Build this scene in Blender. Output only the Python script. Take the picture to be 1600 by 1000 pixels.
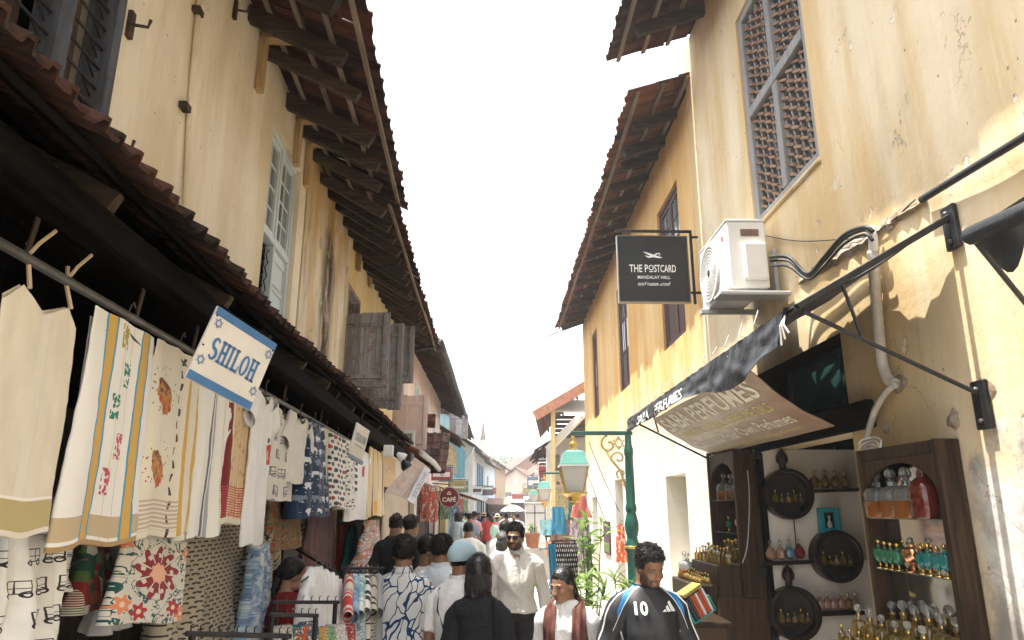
import bpy, bmesh, math, random
import numpy as np
from mathutils import Vector, Matrix, noise as mnoise
from mathutils.bvhtree import BVHTree
for _o in list(bpy.data.objects): bpy.data.objects.remove(_o)
SC = bpy.context.scene
COL = SC.collection
R = math.radians
rnd = random.Random(11)
# ------------------------------------------------------------------ camera
FPX, CAMZ, PITCH = 1100.0, 1.85, math.atan(295/1100)
cam = bpy.data.objects.new('camera', bpy.data.cameras.new('camera'))
COL.objects.link(cam)
cam.location = (0, 0, CAMZ); cam.rotation_euler = (math.pi/2+PITCH, 0, 0)
cam.data.sensor_width = 36; cam.data.lens = FPX/1600*36
cam.data.clip_start = .05; cam.data.clip_end = 2000
SC.camera = cam
# ------------------------------------------------------------------ sky and sun
SUN = Vector((-1.0, -0.10, 3.6)).normalized()          # towards the sun: high, over the left-hand roofs
world = bpy.data.worlds.new('World'); SC.world = world; world.use_nodes = True
_nt = world.node_tree; _nt.nodes.clear()
_sky = _nt.nodes.new('ShaderNodeTexSky'); _sky.sky_type = 'NISHITA'; _sky.sun_disc = False
_sky.sun_elevation = math.asin(SUN.z); _sky.sun_rotation = math.atan2(SUN.x, SUN.y)
_sky.air_density = 1.0; _sky.dust_density = 2.5; _sky.ozone_density = 1.0
_hs = _nt.nodes.new('ShaderNodeHueSaturation'); _hs.inputs['Saturation'].default_value = .28   # hazy white tropical sky
_bg = _nt.nodes.new('ShaderNodeBackground'); _bg.inputs[1].default_value = .15
_ow = _nt.nodes.new('ShaderNodeOutputWorld')
_nt.links.new(_sky.outputs[0], _hs.inputs['Color']); _nt.links.new(_hs.outputs[0], _bg.inputs[0]); _nt.links.new(_bg.outputs[0], _ow.inputs[0])
_sl = bpy.data.lights.new('sun', 'SUN'); _sl.energy = 3.1; _sl.angle = R(.53); _sl.color = (1, .95, .87)
_so = bpy.data.objects.new('sun', _sl); COL.objects.link(_so)
_so.rotation_euler = SUN.to_track_quat('Z', 'Y').to_euler(); _so.location = (-12, -3, 30)
vs = SC.view_settings
vs.view_transform = 'Standard'; vs.look = 'None'; vs.exposure = 2.25; vs.gamma = 1; vs.use_curve_mapping = False
SC.cycles.max_bounces = 9; SC.cycles.diffuse_bounces = 5; SC.cycles.glossy_bounces = 3
SC.cycles.transmission_bounces = 5; SC.cycles.transparent_max_bounces = 8
SC.cycles.caustics_reflective = False; SC.cycles.caustics_refractive = False
SC.cycles.use_denoising = True
SC.cycles.sample_clamp_indirect = 6
# ------------------------------------------------------------------ pixels to directions
_c, _s = math.cos(PITCH), math.sin(PITCH)
def ray(px, py):
    y = FPX*_c-(500-py)*_s
    return Vector(((px-800)/y, 1, (FPX*_s+(500-py)*_c)/y))
def at(px, py, d): return Vector((0, 0, CAMZ))+ray(px, py)*d
class Frame:
    """a street front: x0 at the camera's line, slope t; side +1 faces right, -1 faces left"""
    def __init__(s, x0, t, side):
        s.side = side; s.x0 = x0; s.rz = -math.atan(t)
        s.M = Matrix.Translation((x0, 0, 0)) @ Matrix.Rotation(s.rz, 4, 'Z'); s.I = s.M.inverted()
    def hit(s, px, py, w=0):
        o = s.I @ Vector((0, 0, CAMZ)); d = (s.I.to_3x3() @ ray(px, py))
        k = (s.side*w-o.x)/d.x; p = o+d*k
        return p.y, p.z
    def loc(s, v): return s.I @ Vector(v)
    def p(s, w, u, z): return Vector((s.side*w, u, z))
    def world(s, w, u, z): return s.M @ s.p(w, u, z)
# ------------------------------------------------------------------ materials
def srgb(h):
    h = h.lstrip('#'); o = []
    for i in (0, 2, 4):
        v = int(h[i:i+2], 16)/255; o.append(v/12.92 if v <= .04045 else ((v+.055)/1.055)**2.4)
    return tuple(o)
def col4(c): 
    if isinstance(c, str): c = srgb(c)
    return (c[0], c[1], c[2], 1)
class V:
    def __init__(s, g, k): s.g = g; s.k = k
    def _m(s, op, *a):
        n = s.g.nt.nodes.new('ShaderNodeMath'); n.operation = op
        for i, x in enumerate((s,)+a): s.g.put(n.inputs[i], x)
        return V(s.g, n.outputs[0])
    def __add__(s, o): return s._m('ADD', o)
    __radd__ = __add__
    def __sub__(s, o): return s._m('SUBTRACT', o)
    def __rsub__(s, o): return (s*-1)+o
    def __mul__(s, o): return s._m('MULTIPLY', o)
    __rmul__ = __mul__
    def __truediv__(s, o): return s._m('DIVIDE', o)
    def abs(s): return s._m('ABSOLUTE')
    def fract(s): return s._m('FRACT')
    def floor(s): return s._m('FLOOR')
    def sin(s): return s._m('SINE')
    def sqrt(s): return s._m('SQRT')
    def pw(s, o): return s._m('POWER', o)
    def lt(s, o): return s._m('LESS_THAN', o)
    def gt(s, o): return s._m('GREATER_THAN', o)
    def mn(s, o): return s._m('MINIMUM', o)
    def mx(s, o): return s._m('MAXIMUM', o)
    def at2(s, o): return s._m('ARCTAN2', o)
    def ss(s, a, b):
        n = s.g.nt.nodes.new('ShaderNodeMapRange'); n.interpolation_type = 'SMOOTHSTEP'
        s.g.put(n.inputs[0], s); n.inputs[1].default_value = a; n.inputs[2].default_value = b
        return V(s.g, n.outputs[0])
class Gr:
    def __init__(s, name, rough=.7, metal=0, spec=.3):
        s.m = bpy.data.materials.new(name); s.m.use_nodes = True; s.nt = s.m.node_tree
        s.b = s.nt.nodes['Principled BSDF']
        s.b.inputs['Roughness'].default_value = rough; s.b.inputs['Metallic'].default_value = metal
        s.b.inputs['Specular IOR Level'].default_value = spec
        s._o = None; s._u = None
    def put(s, sock, x):
        if isinstance(x, V): s.nt.links.new(x.k, sock)
        elif isinstance(x, (tuple, list, str)):
            if sock.type == 'RGBA': sock.default_value = col4(x)
            else: sock.default_value = tuple(x)[:3]
        else: sock.default_value = x
    def tc(s):
        if s._o is None: s._o = s.nt.nodes.new('ShaderNodeTexCoord')
        return s._o
    def sep(s, k):
        n = s.nt.nodes.new('ShaderNodeSeparateXYZ'); s.nt.links.new(k, n.inputs[0])
        return [V(s, n.outputs[i]) for i in range(3)]
    def obj(s): return s.sep(s.tc().outputs['Object'])
    def uv(s): return s.sep(s.tc().outputs['UV'])[:2]
    def vec(s, x, y, z=0):
        n = s.nt.nodes.new('ShaderNodeCombineXYZ')
        for i, q in enumerate((x, y, z)): s.put(n.inputs[i], q)
        return V(s, n.outputs[0])
    def ovec(s, st=(1, 1, 1), uv=False):
        n = s.nt.nodes.new('ShaderNodeMapping'); n.inputs['Scale'].default_value = st
        s.nt.links.new(s.tc().outputs['UV' if uv else 'Object'], n.inputs[0])
        # every object gets its own piece of the pattern
        i = s.nt.nodes.new('ShaderNodeObjectInfo'); a = s.nt.nodes.new('ShaderNodeVectorMath'); a.operation = 'ADD'
        k = s.nt.nodes.new('ShaderNodeMath'); k.operation = 'MULTIPLY'; k.inputs[1].default_value = 37.0
        s.nt.links.new(i.outputs['Random'], k.inputs[0])
        s.nt.links.new(n.outputs[0], a.inputs[0]); s.nt.links.new(k.outputs[0], a.inputs[1])
        return V(s, a.outputs[0])
    def noise(s, scale=5, detail=4, rough=.55, st=(1, 1, 1), vec=None, dist=0):
        n = s.nt.nodes.new('ShaderNodeTexNoise'); s.put(n.inputs['Vector'], vec or s.ovec(st))
        n.inputs['Scale'].default_value = scale; n.inputs['Detail'].default_value = detail
        n.inputs['Roughness'].default_value = rough; n.inputs['Distortion'].default_value = dist
        return V(s, n.outputs[0])
    def vor(s, scale=5, feat='F1', out='Distance', vec=None, st=(1, 1, 1), rand=1):
        n = s.nt.nodes.new('ShaderNodeTexVoronoi'); n.feature = feat; s.put(n.inputs['Vector'], vec or s.ovec(st))
        n.inputs['Scale'].default_value = scale; n.inputs['Randomness'].default_value = rand
        return V(s, n.outputs[out])
    def rand(s):
        n = s.nt.nodes.new('ShaderNodeObjectInfo'); return V(s, n.outputs['Random'])
    def attr(s, name):
        n = s.nt.nodes.new('ShaderNodeAttribute'); n.attribute_name = name; return V(s, n.outputs['Color'])
    def mix(s, f, a, b, mode='MIX'):
        n = s.nt.nodes.new('ShaderNodeMix'); n.data_type = 'RGBA'; n.blend_type = mode
        s.put(n.inputs[0], f); s.put(n.inputs[6], a); s.put(n.inputs[7], b)
        return V(s, n.outputs[2])
    def ramp(s, f, stops, const=False):
        n = s.nt.nodes.new('ShaderNodeValToRGB'); s.put(n.inputs[0], f)
        if const: n.color_ramp.interpolation = 'CONSTANT'
        e = n.color_ramp.elements
        while len(e) > 1: e.remove(e[-1])
        e[0].position = stops[0][0]; e[0].color = col4(stops[0][1])
        for p, c in stops[1:]:
            q = e.new(p); q.color = col4(c)
        return V(s, n.outputs[0])
    def bump(s, h, strength=.3, dist=.01):
        n = s.nt.nodes.new('ShaderNodeBump'); s.put(n.inputs['Height'], h)
        n.inputs['Strength'].default_value = strength; n.inputs['Distance'].default_value = dist
        s.nt.links.new(n.outputs[0], s.b.inputs['Normal'])
    def done(s, c, rough=None, **kw):
        s.put(s.b.inputs['Base Color'], c)
        if rough is not None: s.put(s.b.inputs['Roughness'], rough)
        for k, v in kw.items(): s.put(s.b.inputs[k.replace('_', ' ')], v)
        return s.m
MATS = {}
def M(name, c=None, rough=.65, var=.25, scale=9, bump=.25, metal=0, st=(1, 1, 1), spec=.3, **kw):
    """plain material with blotches and fine relief"""
    if name in MATS: return MATS[name]
    g = Gr(name, rough, metal, spec); c = col4(c)[:3]
    n = g.noise(scale, 5, .6, st)
    d = tuple(x*(1-var) for x in c); e = tuple(min(1, x*(1+var*.7)) for x in c)
    cc = g.ramp(n, [(.3, d), (.7, e)])
    if bump: g.bump(g.noise(scale*5, 4, .6, st), bump, .006)
    MATS[name] = g.done(cc, **kw); return MATS[name]
# ------------------------------------------------------------------ mesh building
class MB:
    def __init__(s): s.v = []; s.f = []; s.t = {}
    def add(s, vs, fs, uv=None):
        o = len(s.v); s.v += [tuple(v) for v in vs]; s.f += [tuple(i+o for i in f) for f in fs]
        if uv:
            for i, q in enumerate(uv): s.t[o+i] = q
        return s
    def box(s, x0, x1, y0, y1, z0, z1, j=0):
        vs = [(x, y, z) for x in (x0, x1) for y in (y0, y1) for z in (z0, z1)]
        if j: vs = [tuple(c+rnd.uniform(-j, j) for c in v) for v in vs]
        return s.add(vs, [(0, 1, 3, 2), (4, 6, 7, 5), (0, 4, 5, 1), (2, 3, 7, 6), (0, 2, 6, 4), (1, 5, 7, 3)])
    def cbox(s, x0, x1, y0, y1, z0, z1, ch=.004, j=0, T=None):
        """box with chamfered edges"""
        X = (x0, x1); Y = (y0, y1); Z = (z0, z1); sg = (1, -1); vs = []; idx = {}
        for i in (0, 1):
            for q in (0, 1):
                for k in (0, 1):
                    jit = [rnd.uniform(-j, j) if j else 0 for _ in range(3)]
                    for ax in range(3):
                        p = [X[i]+(0 if ax == 0 else sg[i]*ch), Y[q]+(0 if ax == 1 else sg[q]*ch), Z[k]+(0 if ax == 2 else sg[k]*ch)]
                        idx[i, q, k, ax] = len(vs); p = [a+b for a, b in zip(p, jit)]
                        vs.append(T @ Vector(p) if T is not None else p)
        f = []
        for ax in range(3):
            for e in (0, 1):
                o = [(0, 0), (1, 0), (1, 1), (0, 1)]; F = []
                for a, b in o:
                    key = [0, 0, 0]; key[ax] = e; key[(ax+1) % 3] = a; key[(ax+2) % 3] = b
                    F.append(idx[key[0], key[1], key[2], ax])
                f.append(F if e else F[::-1])
        for ax in range(3):
            b1, b2 = (ax+1) % 3, (ax+2) % 3
            for p in (0, 1):
                for q in (0, 1):
                    k0 = [0, 0, 0]; k0[b1] = p; k0[b2] = q; k1 = list(k0); k1[ax] = 1
                    f.append([idx[(*k0, b1)], idx[(*k1, b1)], idx[(*k1, b2)], idx[(*k0, b2)]])
        for i in (0, 1):
            for q in (0, 1):
                for k in (0, 1): f.append([idx[i, q, k, 0], idx[i, q, k, 1], idx[i, q, k, 2]])
        return s.add(vs, f)
    def bar(s, a, b, w, h, up=(0, 0, 1), ch=0, j=0):
        """beam from a to b, w wide, h along up"""
        a = Vector(a); b = Vector(b); d = b-a; L = d.length; d.normalize(); up = Vector(up)
        sd = d.cross(up)
        if sd.length < 1e-4: sd = d.cross(Vector((1, 0, 0)))
        sd.normalize(); u2 = sd.cross(d)
        T = Matrix(((d.x, sd.x, u2.x, a.x), (d.y, sd.y, u2.y, a.y), (d.z, sd.z, u2.z, a.z), (0, 0, 0, 1)))
        if ch: return s.cbox(0, L, -w/2, w/2, -h/2, h/2, ch, j, T)
        o = len(s.v); s.box(0, L, -w/2, w/2, -h/2, h/2, j)
        for i in range(o, len(s.v)): s.v[i] = tuple(T @ Vector(s.v[i]))
        return s
    def tube(s, pts, r, n=8, caps=True):
        pts = [Vector(p) for p in pts]; k = len(pts); rs = r if isinstance(r, (list, tuple)) else [r]*k
        t0 = (pts[1]-pts[0]).normalized(); nrm = t0.orthogonal().normalized(); o = len(s.v); vs = []; fs = []
        for i, p in enumerate(pts):
            t = ((pts[min(i+1, k-1)]-pts[max(i-1, 0)])).normalized()
            nrm = (nrm-t*nrm.dot(t)); nrm = nrm.normalized() if nrm.length > 1e-6 else t.orthogonal().normalized()
            b = t.cross(nrm)
            rr = rs[i]; ra, rb = rr if isinstance(rr, tuple) else (rr, rr)
            for q in range(n):
                a = 2*math.pi*q/n; vs.append(p+nrm*math.cos(a)*ra+b*math.sin(a)*rb)
        for i in range(k-1):
            for q in range(n): fs.append((i*n+q, i*n+(q+1) % n, (i+1)*n+(q+1) % n, (i+1)*n+q))
        if caps: fs.append(tuple(range(n))[::-1]); fs.append(tuple((k-1)*n+q for q in range(n)))
        return s.add(vs, fs)
    def lathe(s, prof, n=16, c=(0, 0, 0), sx=1, sy=1, sq=0):
        """turned body; sq squares the section off"""
        vs = []; fs = []; k = len(prof)
        for r, z in prof:
            for q in range(n):
                a = 2*math.pi*(q+.5)/n; ca, sa = math.cos(a), math.sin(a)
                m = 1/max(abs(ca), abs(sa)) if sq else 1; m = 1+(m-1)*sq
                vs.append((c[0]+r*ca*m*sx, c[1]+r*sa*m*sy, c[2]+z))
        for i in range(k-1):
            for q in range(n): fs.append((i*n+q, i*n+(q+1) % n, (i+1)*n+(q+1) % n, (i+1)*n+q))
        if prof[0][0] > 1e-6: fs.append(tuple(range(n))[::-1])
        if prof[-1][0] > 1e-6: fs.append(tuple((k-1)*n+q for q in range(n)))
        return s.add(vs, fs)
    def prism(s, poly, vec):
        n = len(poly); vec = Vector(vec); vs = [Vector(p) for p in poly]; vs += [p+vec for p in vs]
        return s.add(vs, [tuple(range(n))[::-1], tuple(range(n, 2*n))]+[(i, (i+1) % n, n+(i+1) % n, n+i) for i in range(n)])
    def sphere(s, c, r, n=10, m=7):
        rx, ry, rz = r if isinstance(r, tuple) else (r, r, r)
        return s.lathe([(max(math.sin(math.pi*i/m), 0)*1.0, -math.cos(math.pi*i/m)) for i in range(m+1)], n, (0, 0, 0)) and s._fix(n*(m+1), c, rx, ry, rz)
    def _fix(s, k, c, rx, ry, rz):
        for i in range(len(s.v)-k, len(s.v)):
            x, y, z = s.v[i]; s.v[i] = (c[0]+x*rx, c[1]+y*ry, c[2]+z*rz)
        return s
    def grid(s, fn, nu, nv, wrap=False, uvf=None):
        vs = []; uv = []
        for j in range(nv+1):
            for i in range(nu if wrap else nu+1):
                vs.append(fn(i/nu, j/nv)); uv.append(uvf(i/nu, j/nv) if uvf else (i/nu, j/nv))
        W = nu if wrap else nu+1
        fs = [(j*W+i, j*W+(i+1) % W, (j+1)*W+(i+1) % W, (j+1)*W+i) for j in range(nv) for i in range(nu)]
        return s.add(vs, fs, uv)
    def xf(s, T):
        s.v = [tuple(T @ Vector(v)) for v in s.v]; return s
    def mesh(s, name='mesh', smooth=False):
        me = bpy.data.meshes.new(name); me.from_pydata(s.v, [], s.f)
        if s.t:
            L = me.uv_layers.new(name='UVMap'); vi = np.zeros(len(me.loops), np.int32); me.loops.foreach_get('vertex_index', vi)
            a = np.array([s.t.get(i, (0, 0)) for i in range(len(s.v))], np.float32)
            L.data.foreach_set('uv', a[vi].ravel())
        bm = bmesh.new(); bm.from_mesh(me); bmesh.ops.remove_doubles(bm, verts=bm.verts, dist=1e-6) if not s.t else None
        bmesh.ops.recalc_face_normals(bm, faces=bm.faces); bm.to_mesh(me); bm.free()
        if smooth: me.polygons.foreach_set('use_smooth', [True]*len(me.polygons))
        return me
    def build(s, name, mat, parent=None, smooth=False, **kw):
        me = s.mesh(name, smooth)
        if smooth and smooth != True: me.set_sharp_from_angle(angle=R(smooth))
        return link(name, me, mat, parent, **kw)
def link(name, me, mat, parent=None, loc=None, rot=None, scale=None, mw=None, **kw):
    o = bpy.data.objects.new(name, me); COL.objects.link(o)
    if mat is not None and me is not None and not me.materials: me.materials.append(mat)
    if parent is not None: o.parent = parent
    if mw is not None: o.matrix_local = mw
    if loc is not None: o.location = loc
    if rot is not None: o.rotation_euler = rot
    if scale is not None: o.scale = scale if isinstance(scale, (tuple, list)) else (scale,)*3
    return tag(o, **kw)
def tag(o, label=None, cat=None, group=None, kind=None):
    if label: o['label'] = label
    if cat: o['category'] = cat
    if group: o['group'] = group
    if kind: o['kind'] = kind
    return o
def thing(name, label, cat, loc=(0, 0, 0), rz=0, group=None, frame=None, kind=None):
    o = bpy.data.objects.new(name, None); COL.objects.link(o); o.empty_display_size = .1
    o.location = loc; o.rotation_euler = (0, 0, rz)
    if frame is not None:
        o.location = frame.M @ Vector(loc); o.rotation_euler = (0, 0, frame.rz+rz)
    return tag(o, label, cat, group, kind)
def copy_tree(o, parent=None):
    c = o.copy(); COL.objects.link(c); c.parent = parent
    for ch in o.children: copy_tree(ch, c)
    return c
def mesh_of_text(txt, w, h, bold=0, shear=0, font=None):
    """flat lettering fitted into a w x h box, centred, in the xz plane facing -y"""
    cu = bpy.data.curves.new('t', 'FONT'); cu.body = txt; cu.size = 1; cu.offset = bold; cu.shear = shear; cu.resolution_u = 3
    cu.fill_mode = 'FRONT'
    o = bpy.data.objects.new('t', cu); me = o.to_mesh()
    v = [(q.co.x, q.co.y) for q in me.vertices]; f = [tuple(p.vertices) for p in me.polygons]
    o.to_mesh_clear(); bpy.data.objects.remove(o); bpy.data.curves.remove(cu)
    xs = [a for a, b in v]; ys = [b for a, b in v]
    x0, x1, y0, y1 = min(xs), max(xs), min(ys), max(ys)
    m = MB(); m.add([((a-(x0+x1)/2)/(x1-x0)*w, 0, (b-(y0+y1)/2)/(y1-y0)*h) for a, b in v], f)
    return m
WORK = bpy.data.scenes.new('work')           # small scene used only to grow skins quickly; removed at the end
def evaled(o):
    with bpy.context.temp_override(scene=WORK, view_layer=WORK.view_layers[0]):
        dg = bpy.context.evaluated_depsgraph_get(); dg.update()
        return bpy.data.meshes.new_from_object(o.evaluated_get(dg))
def remesh(mb, voxel, smooth_it=6, fac=.5, name='mesh'):
    """grow overlapping closed shapes into one continuous skin"""
    me = mb.mesh(name); o = bpy.data.objects.new('tmp', me); WORK.collection.objects.link(o)
    q = o.modifiers.new('r', 'REMESH'); q.mode = 'VOXEL'; q.voxel_size = voxel
    if smooth_it:
        k = o.modifiers.new('s', 'SMOOTH'); k.iterations = smooth_it; k.factor = fac
    r = evaled(o); bpy.data.objects.remove(o); bpy.data.meshes.remove(me)
    r.polygons.foreach_set('use_smooth', [True]*len(r.polygons)); r.name = name
    return r
def wob(u, k=1.0, seed=0.0): return mnoise.noise(Vector((u*k+seed, seed*1.7, 0)))
# ------------------------------------------------------------------ surface materials
def plaster(name, a, b, white=None, stain=0.0, peel=0.0, wcol=(.74, .71, .64), wsoft=.5, cement=False, gutter=None):
    g = Gr(name, .92, spec=.12); x, y, z = g.obj()
    streak = g.noise(1.7, 7, .62, st=(1, 1, .16)); blot = g.noise(.8, 5, .6); fine = g.noise(26, 4, .6)
    c = g.mix(streak.ss(.38, .62), a, b)
    hair_ = g.noise(5.5, 8, .75, st=(1, 1, .10)); c = g.mix(hair_.ss(.56, .72)*.5, c, tuple(min(1, q*1.12+.04) for q in col4(b)[:3])); c = g.mix(hair_.ss(.44, .30)*.35, c, tuple(q*.72 for q in col4(a)[:3]))
    c = g.mix(blot.ss(.35, .75)*.45, c, tuple(q*.78 for q in col4(a)[:3]))
    if white is not None:
        drip = g.noise(2.2, 6, .65, st=(1, 1, .2))
        w = (z+(drip-.5)*2.6).ss(white+wsoft, white-wsoft)
        c = g.mix(w*.93, c, g.mix(blot.ss(.3, .7), wcol, tuple(q*.8 for q in wcol)))
    if cement:
        w = (z+(g.noise(1.9, 7, .7)-.5)*1.3).ss(2.25, 2.05)*(y+(g.noise(2.3, 6, .7)-.5)*.5).ss(3.62, 3.45)
        c = g.mix(w, c, g.mix(g.noise(1.5, 7, .7).ss(.38, .62), (.66, .64, .60), (.26, .24, .22)))
    patch = g.noise(2.6, 8, .7).ss(.66, .70)
    c = g.mix(patch*.55, c, (.70, .64, .52))
    if stain:
        s = g.noise(1.15, 8, .72, st=(1, 1, .17)).ss(.60-.16*stain, .80-.1*stain)
        c = g.mix(s*min(1, .9*stain), c, (.085, .06, .035))
        s2 = g.noise(2.1, 6, .7, st=(1, 1, .3)).ss(.5, .72)
        c = g.mix(s2*.55*stain, c, (.50, .43, .32))
    if gutter is not None:                       # one long black damp run under a broken tile
        dd = (y-gutter+(g.noise(1.3, 6, .7, st=(1, 1, .4))-.5)*.9).abs(); k_ = dd.ss(.55, .08)*g.noise(2.5, 8, .75, st=(1, 1, .3)).ss(.36, .54)
        c = g.mix(k_*.95, c, (.030, .022, .016))
        c = g.mix(z.ss(5.2, 6.2)*g.noise(1.4, 7, .7).ss(.42, .55)*.8, c, (.50, .30, .10))
    if peel:
        p = g.noise(1.6, 9, .72).ss(.68-.14*peel, .70-.14*peel)
        c = g.mix(p*.85, c, g.mix(fine.ss(.3, .7), (.42, .36, .28), (.28, .24, .19)))
    ck = g.vor(.9, 'DISTANCE_TO_EDGE', vec=g.vec(x*1.0+g.noise(2.2, 5)*.9, y*1.0+g.noise(2.6, 5)*.9, z*.7+g.noise(1.9, 5)*.9)).lt(.0045)*g.noise(.9, 3).ss(.56, .62)
    c = g.mix(ck*.45, c, (.20, .13, .07))
    chip = g.noise(6.5, 3, .55, st=(1, 1, .7)).ss(.715, .73); c = g.mix(chip*.8, c, (.74, .68, .58))
    edge = g.noise(6.5, 3, .55, st=(1, 1, .7)).ss(.695, .715)*(1-chip); c = g.mix(edge*.35, c, (.30, .19, .09))
    scr = g.noise(3.3, 9, .78, st=(1, 1, .45)).ss(.70, .73)
    c = g.mix(scr*.6, c, (.17, .115, .06))
    pit = g.vor(7, st=(1, 1, .8)).lt(.055)
    c = g.mix(pit*.6, c, (.10, .07, .04))
    g.bump(streak*.35+g.noise(9, 6, .65)*.6+fine*.18-patch*.25-scr*.3-chip*.5-ck*.6, .6, .014)
    return g.done(c)
P_LEFT = plaster('cream_plaster', (.62, .51, .34), (.73, .65, .50), stain=.3)
P_STAIN = plaster('stained_plaster', (.56, .43, .25), (.76, .71, .60), stain=.85, peel=.7, gutter=9.55)
P_RIGHT = plaster('ochre_plaster', (.62, .45, .23), (.74, .63, .44), white=.62, peel=.38, stain=.32, wsoft=.25, cement=True)
P_POST = plaster('ochre_limewash_plaster', (.60, .35, .12), (.68, .48, .23), white=3.0, wsoft=1.0, wcol=(.77, .74, .67), stain=.1)  # ochre deepened so its colour carries the orange bounce under the eave
P_PINK = plaster('pink_plaster', (.66, .50, .43), (.72, .62, .55), peel=.2)
P_WHITE = plaster('white_plaster', (.66, .64, .58), (.74, .72, .68), stain=.15)
P_GREY = plaster('grey_cement_plaster', (.40, .38, .34), (.5, .47, .42), stain=.4)
P_BLUE = plaster('blue_plaster', (.30, .48, .53), (.40, .57, .60), stain=.4)
P_YELL = plaster('yellow_plaster', (.72, .56, .26), (.76, .66, .40), stain=.15)
P_LBLUE = plaster('pale_blue_plaster', (.55, .65, .70), (.66, .74, .78))
P_TAN = plaster('tan_plaster', (.52, .38, .24), (.6, .48, .33), stain=.4)
P_BRICK = plaster('brick_red_plaster', (.36, .17, .12), (.44, .24, .17), stain=.3)
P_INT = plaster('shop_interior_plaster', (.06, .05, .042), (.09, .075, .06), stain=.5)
def terracotta(name, a, b, soot, amt):
    g = Gr(name, .88, spec=.15); r = g.rand()
    n = g.noise(9, 6, .65); c = g.mix((r*.7+n*.5).ss(.25, .95), a, b)
    s = (g.noise(4, 6, .7)+(r-.5)*.5).ss(.62-amt, .80-amt*.6)
    c = g.mix(s*.9, c, soot); c = g.mix(g.noise(16, 5, .7).ss(.62, .72)*.35, c, (.30, .27, .2))
    g.bump(n+g.noise(40, 3)*.4, .5, .006)
    return g.done(c)
T_OLD = terracotta('weathered_roof_tile', (.075, .030, .020), (.135, .056, .035), (.016, .012, .011), .28)
T_SOOT = terracotta('sooty_canopy_tile', (.055, .026, .019), (.125, .060, .043), (.014, .011, .010), .34)
T_RED = terracotta('red_roof_tile', (.14, .055, .03), (.22, .092, .052), (.028, .02, .016), .16)
T_BRN = terracotta('brown_roof_tile', (.12, .07, .055), (.19, .115, .09), (.04, .03, .028), .2)
def oldwood(name, a, b, st=(1, 14, 14), rough=.8, peelcol=None):
    g = Gr(name, rough, spec=.2); n = g.noise(2.2, 7, .65, st=st); r = g.rand()
    c = g.mix((n+(r-.5)*.25).ss(.3, .72), a, b)
    if peelcol: c = g.mix(g.noise(5, 8, .72).ss(.52, .58)*.8, c, peelcol)
    c = g.mix(g.noise(3, 5, .6, st=st).ss(.62, .75)*.6, c, tuple(q*.35 for q in col4(a)[:3]))
    g.bump(n+g.noise(30, 3)*.2, .5, .006)
    return g.done(c)
W_RAFT = oldwood('sooty_rafter_wood', (.028, .020, .015), (.085, .062, .043))
W_RAFT2 = oldwood('bleached_batten_wood', (.12, .09, .065), (.27, .21, .155), st=(14, 1, 14))
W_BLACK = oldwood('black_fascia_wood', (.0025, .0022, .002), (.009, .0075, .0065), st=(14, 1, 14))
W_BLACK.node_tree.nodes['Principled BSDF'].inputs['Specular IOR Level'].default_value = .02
W_GREY = oldwood('grey_shutter_wood', (.15, .145, .14), (.33, .32, .31), st=(14, 14, 1), peelcol=(.19, .13, .11))
W_BLUEG = oldwood('grey_paint_wood', (.20, .20, .20), (.31, .305, .295), st=(14, 14, 1), peelcol=(.26, .25, .23))
W_SLATE = oldwood('slate_paint_wood', (.045, .050, .060), (.095, .10, .115), st=(14, 14, 1), peelcol=(.06, .055, .05))
W_PALE = oldwood('pale_blue_paint_wood', (.47, .53, .54), (.58, .63, .62), st=(14, 14, 1))
W_BROWN = oldwood('brown_window_wood', (.075, .045, .04), (.13, .085, .075), st=(14, 14, 1))
W_SHOP = oldwood('shop_frame_wood', (.016, .010, .006), (.065, .036, .018), st=(14, 14, 1), rough=.4)
W_TAN = oldwood('tan_bracket_wood', (.30, .19, .08), (.48, .33, .17), st=(14, 14, 1))
W_DARK = oldwood('dark_door_wood', (.05, .028, .02), (.10, .06, .045), st=(14, 14, 1))
W_PINK = oldwood('pink_paint_wood', (.46, .35, .33), (.56, .46, .44), st=(14, 14, 1), peelcol=(.5, .42, .4))
W_TEAL = oldwood('teal_paint_wood', (.18, .40, .46), (.28, .52, .57), st=(14, 14, 1))
IRON = M('black_iron', (.022, .022, .024), .5, .4, 12, .3, metal=.4)
RUSTY = M('rusty_iron', (.06, .04, .03), .75, .5, 10, .4, metal=.2)
STEEL = M('grey_steel_pipe', (.12, .115, .11), .5, .35, 8, .3, metal=.5)
PVC = M('grey_pvc', (.42, .42, .41), .5, .15, 6, .1)
WHITEP = M('white_plastic', (.66, .65, .62), .45, .08, 5, .05)
CABLE = M('black_cable', (.018, .019, .02), .5, .2, 5, .05)
GLASSM = Gr('window_glass', .08, spec=.6).done((.30, .34, .36), Transmission_Weight=.45)
GLASSW = Gr('sky_bright_glass', .12, spec=.7).done((.72, .75, .76))  # pale base colour paints the sky's reflection into the panes
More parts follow.
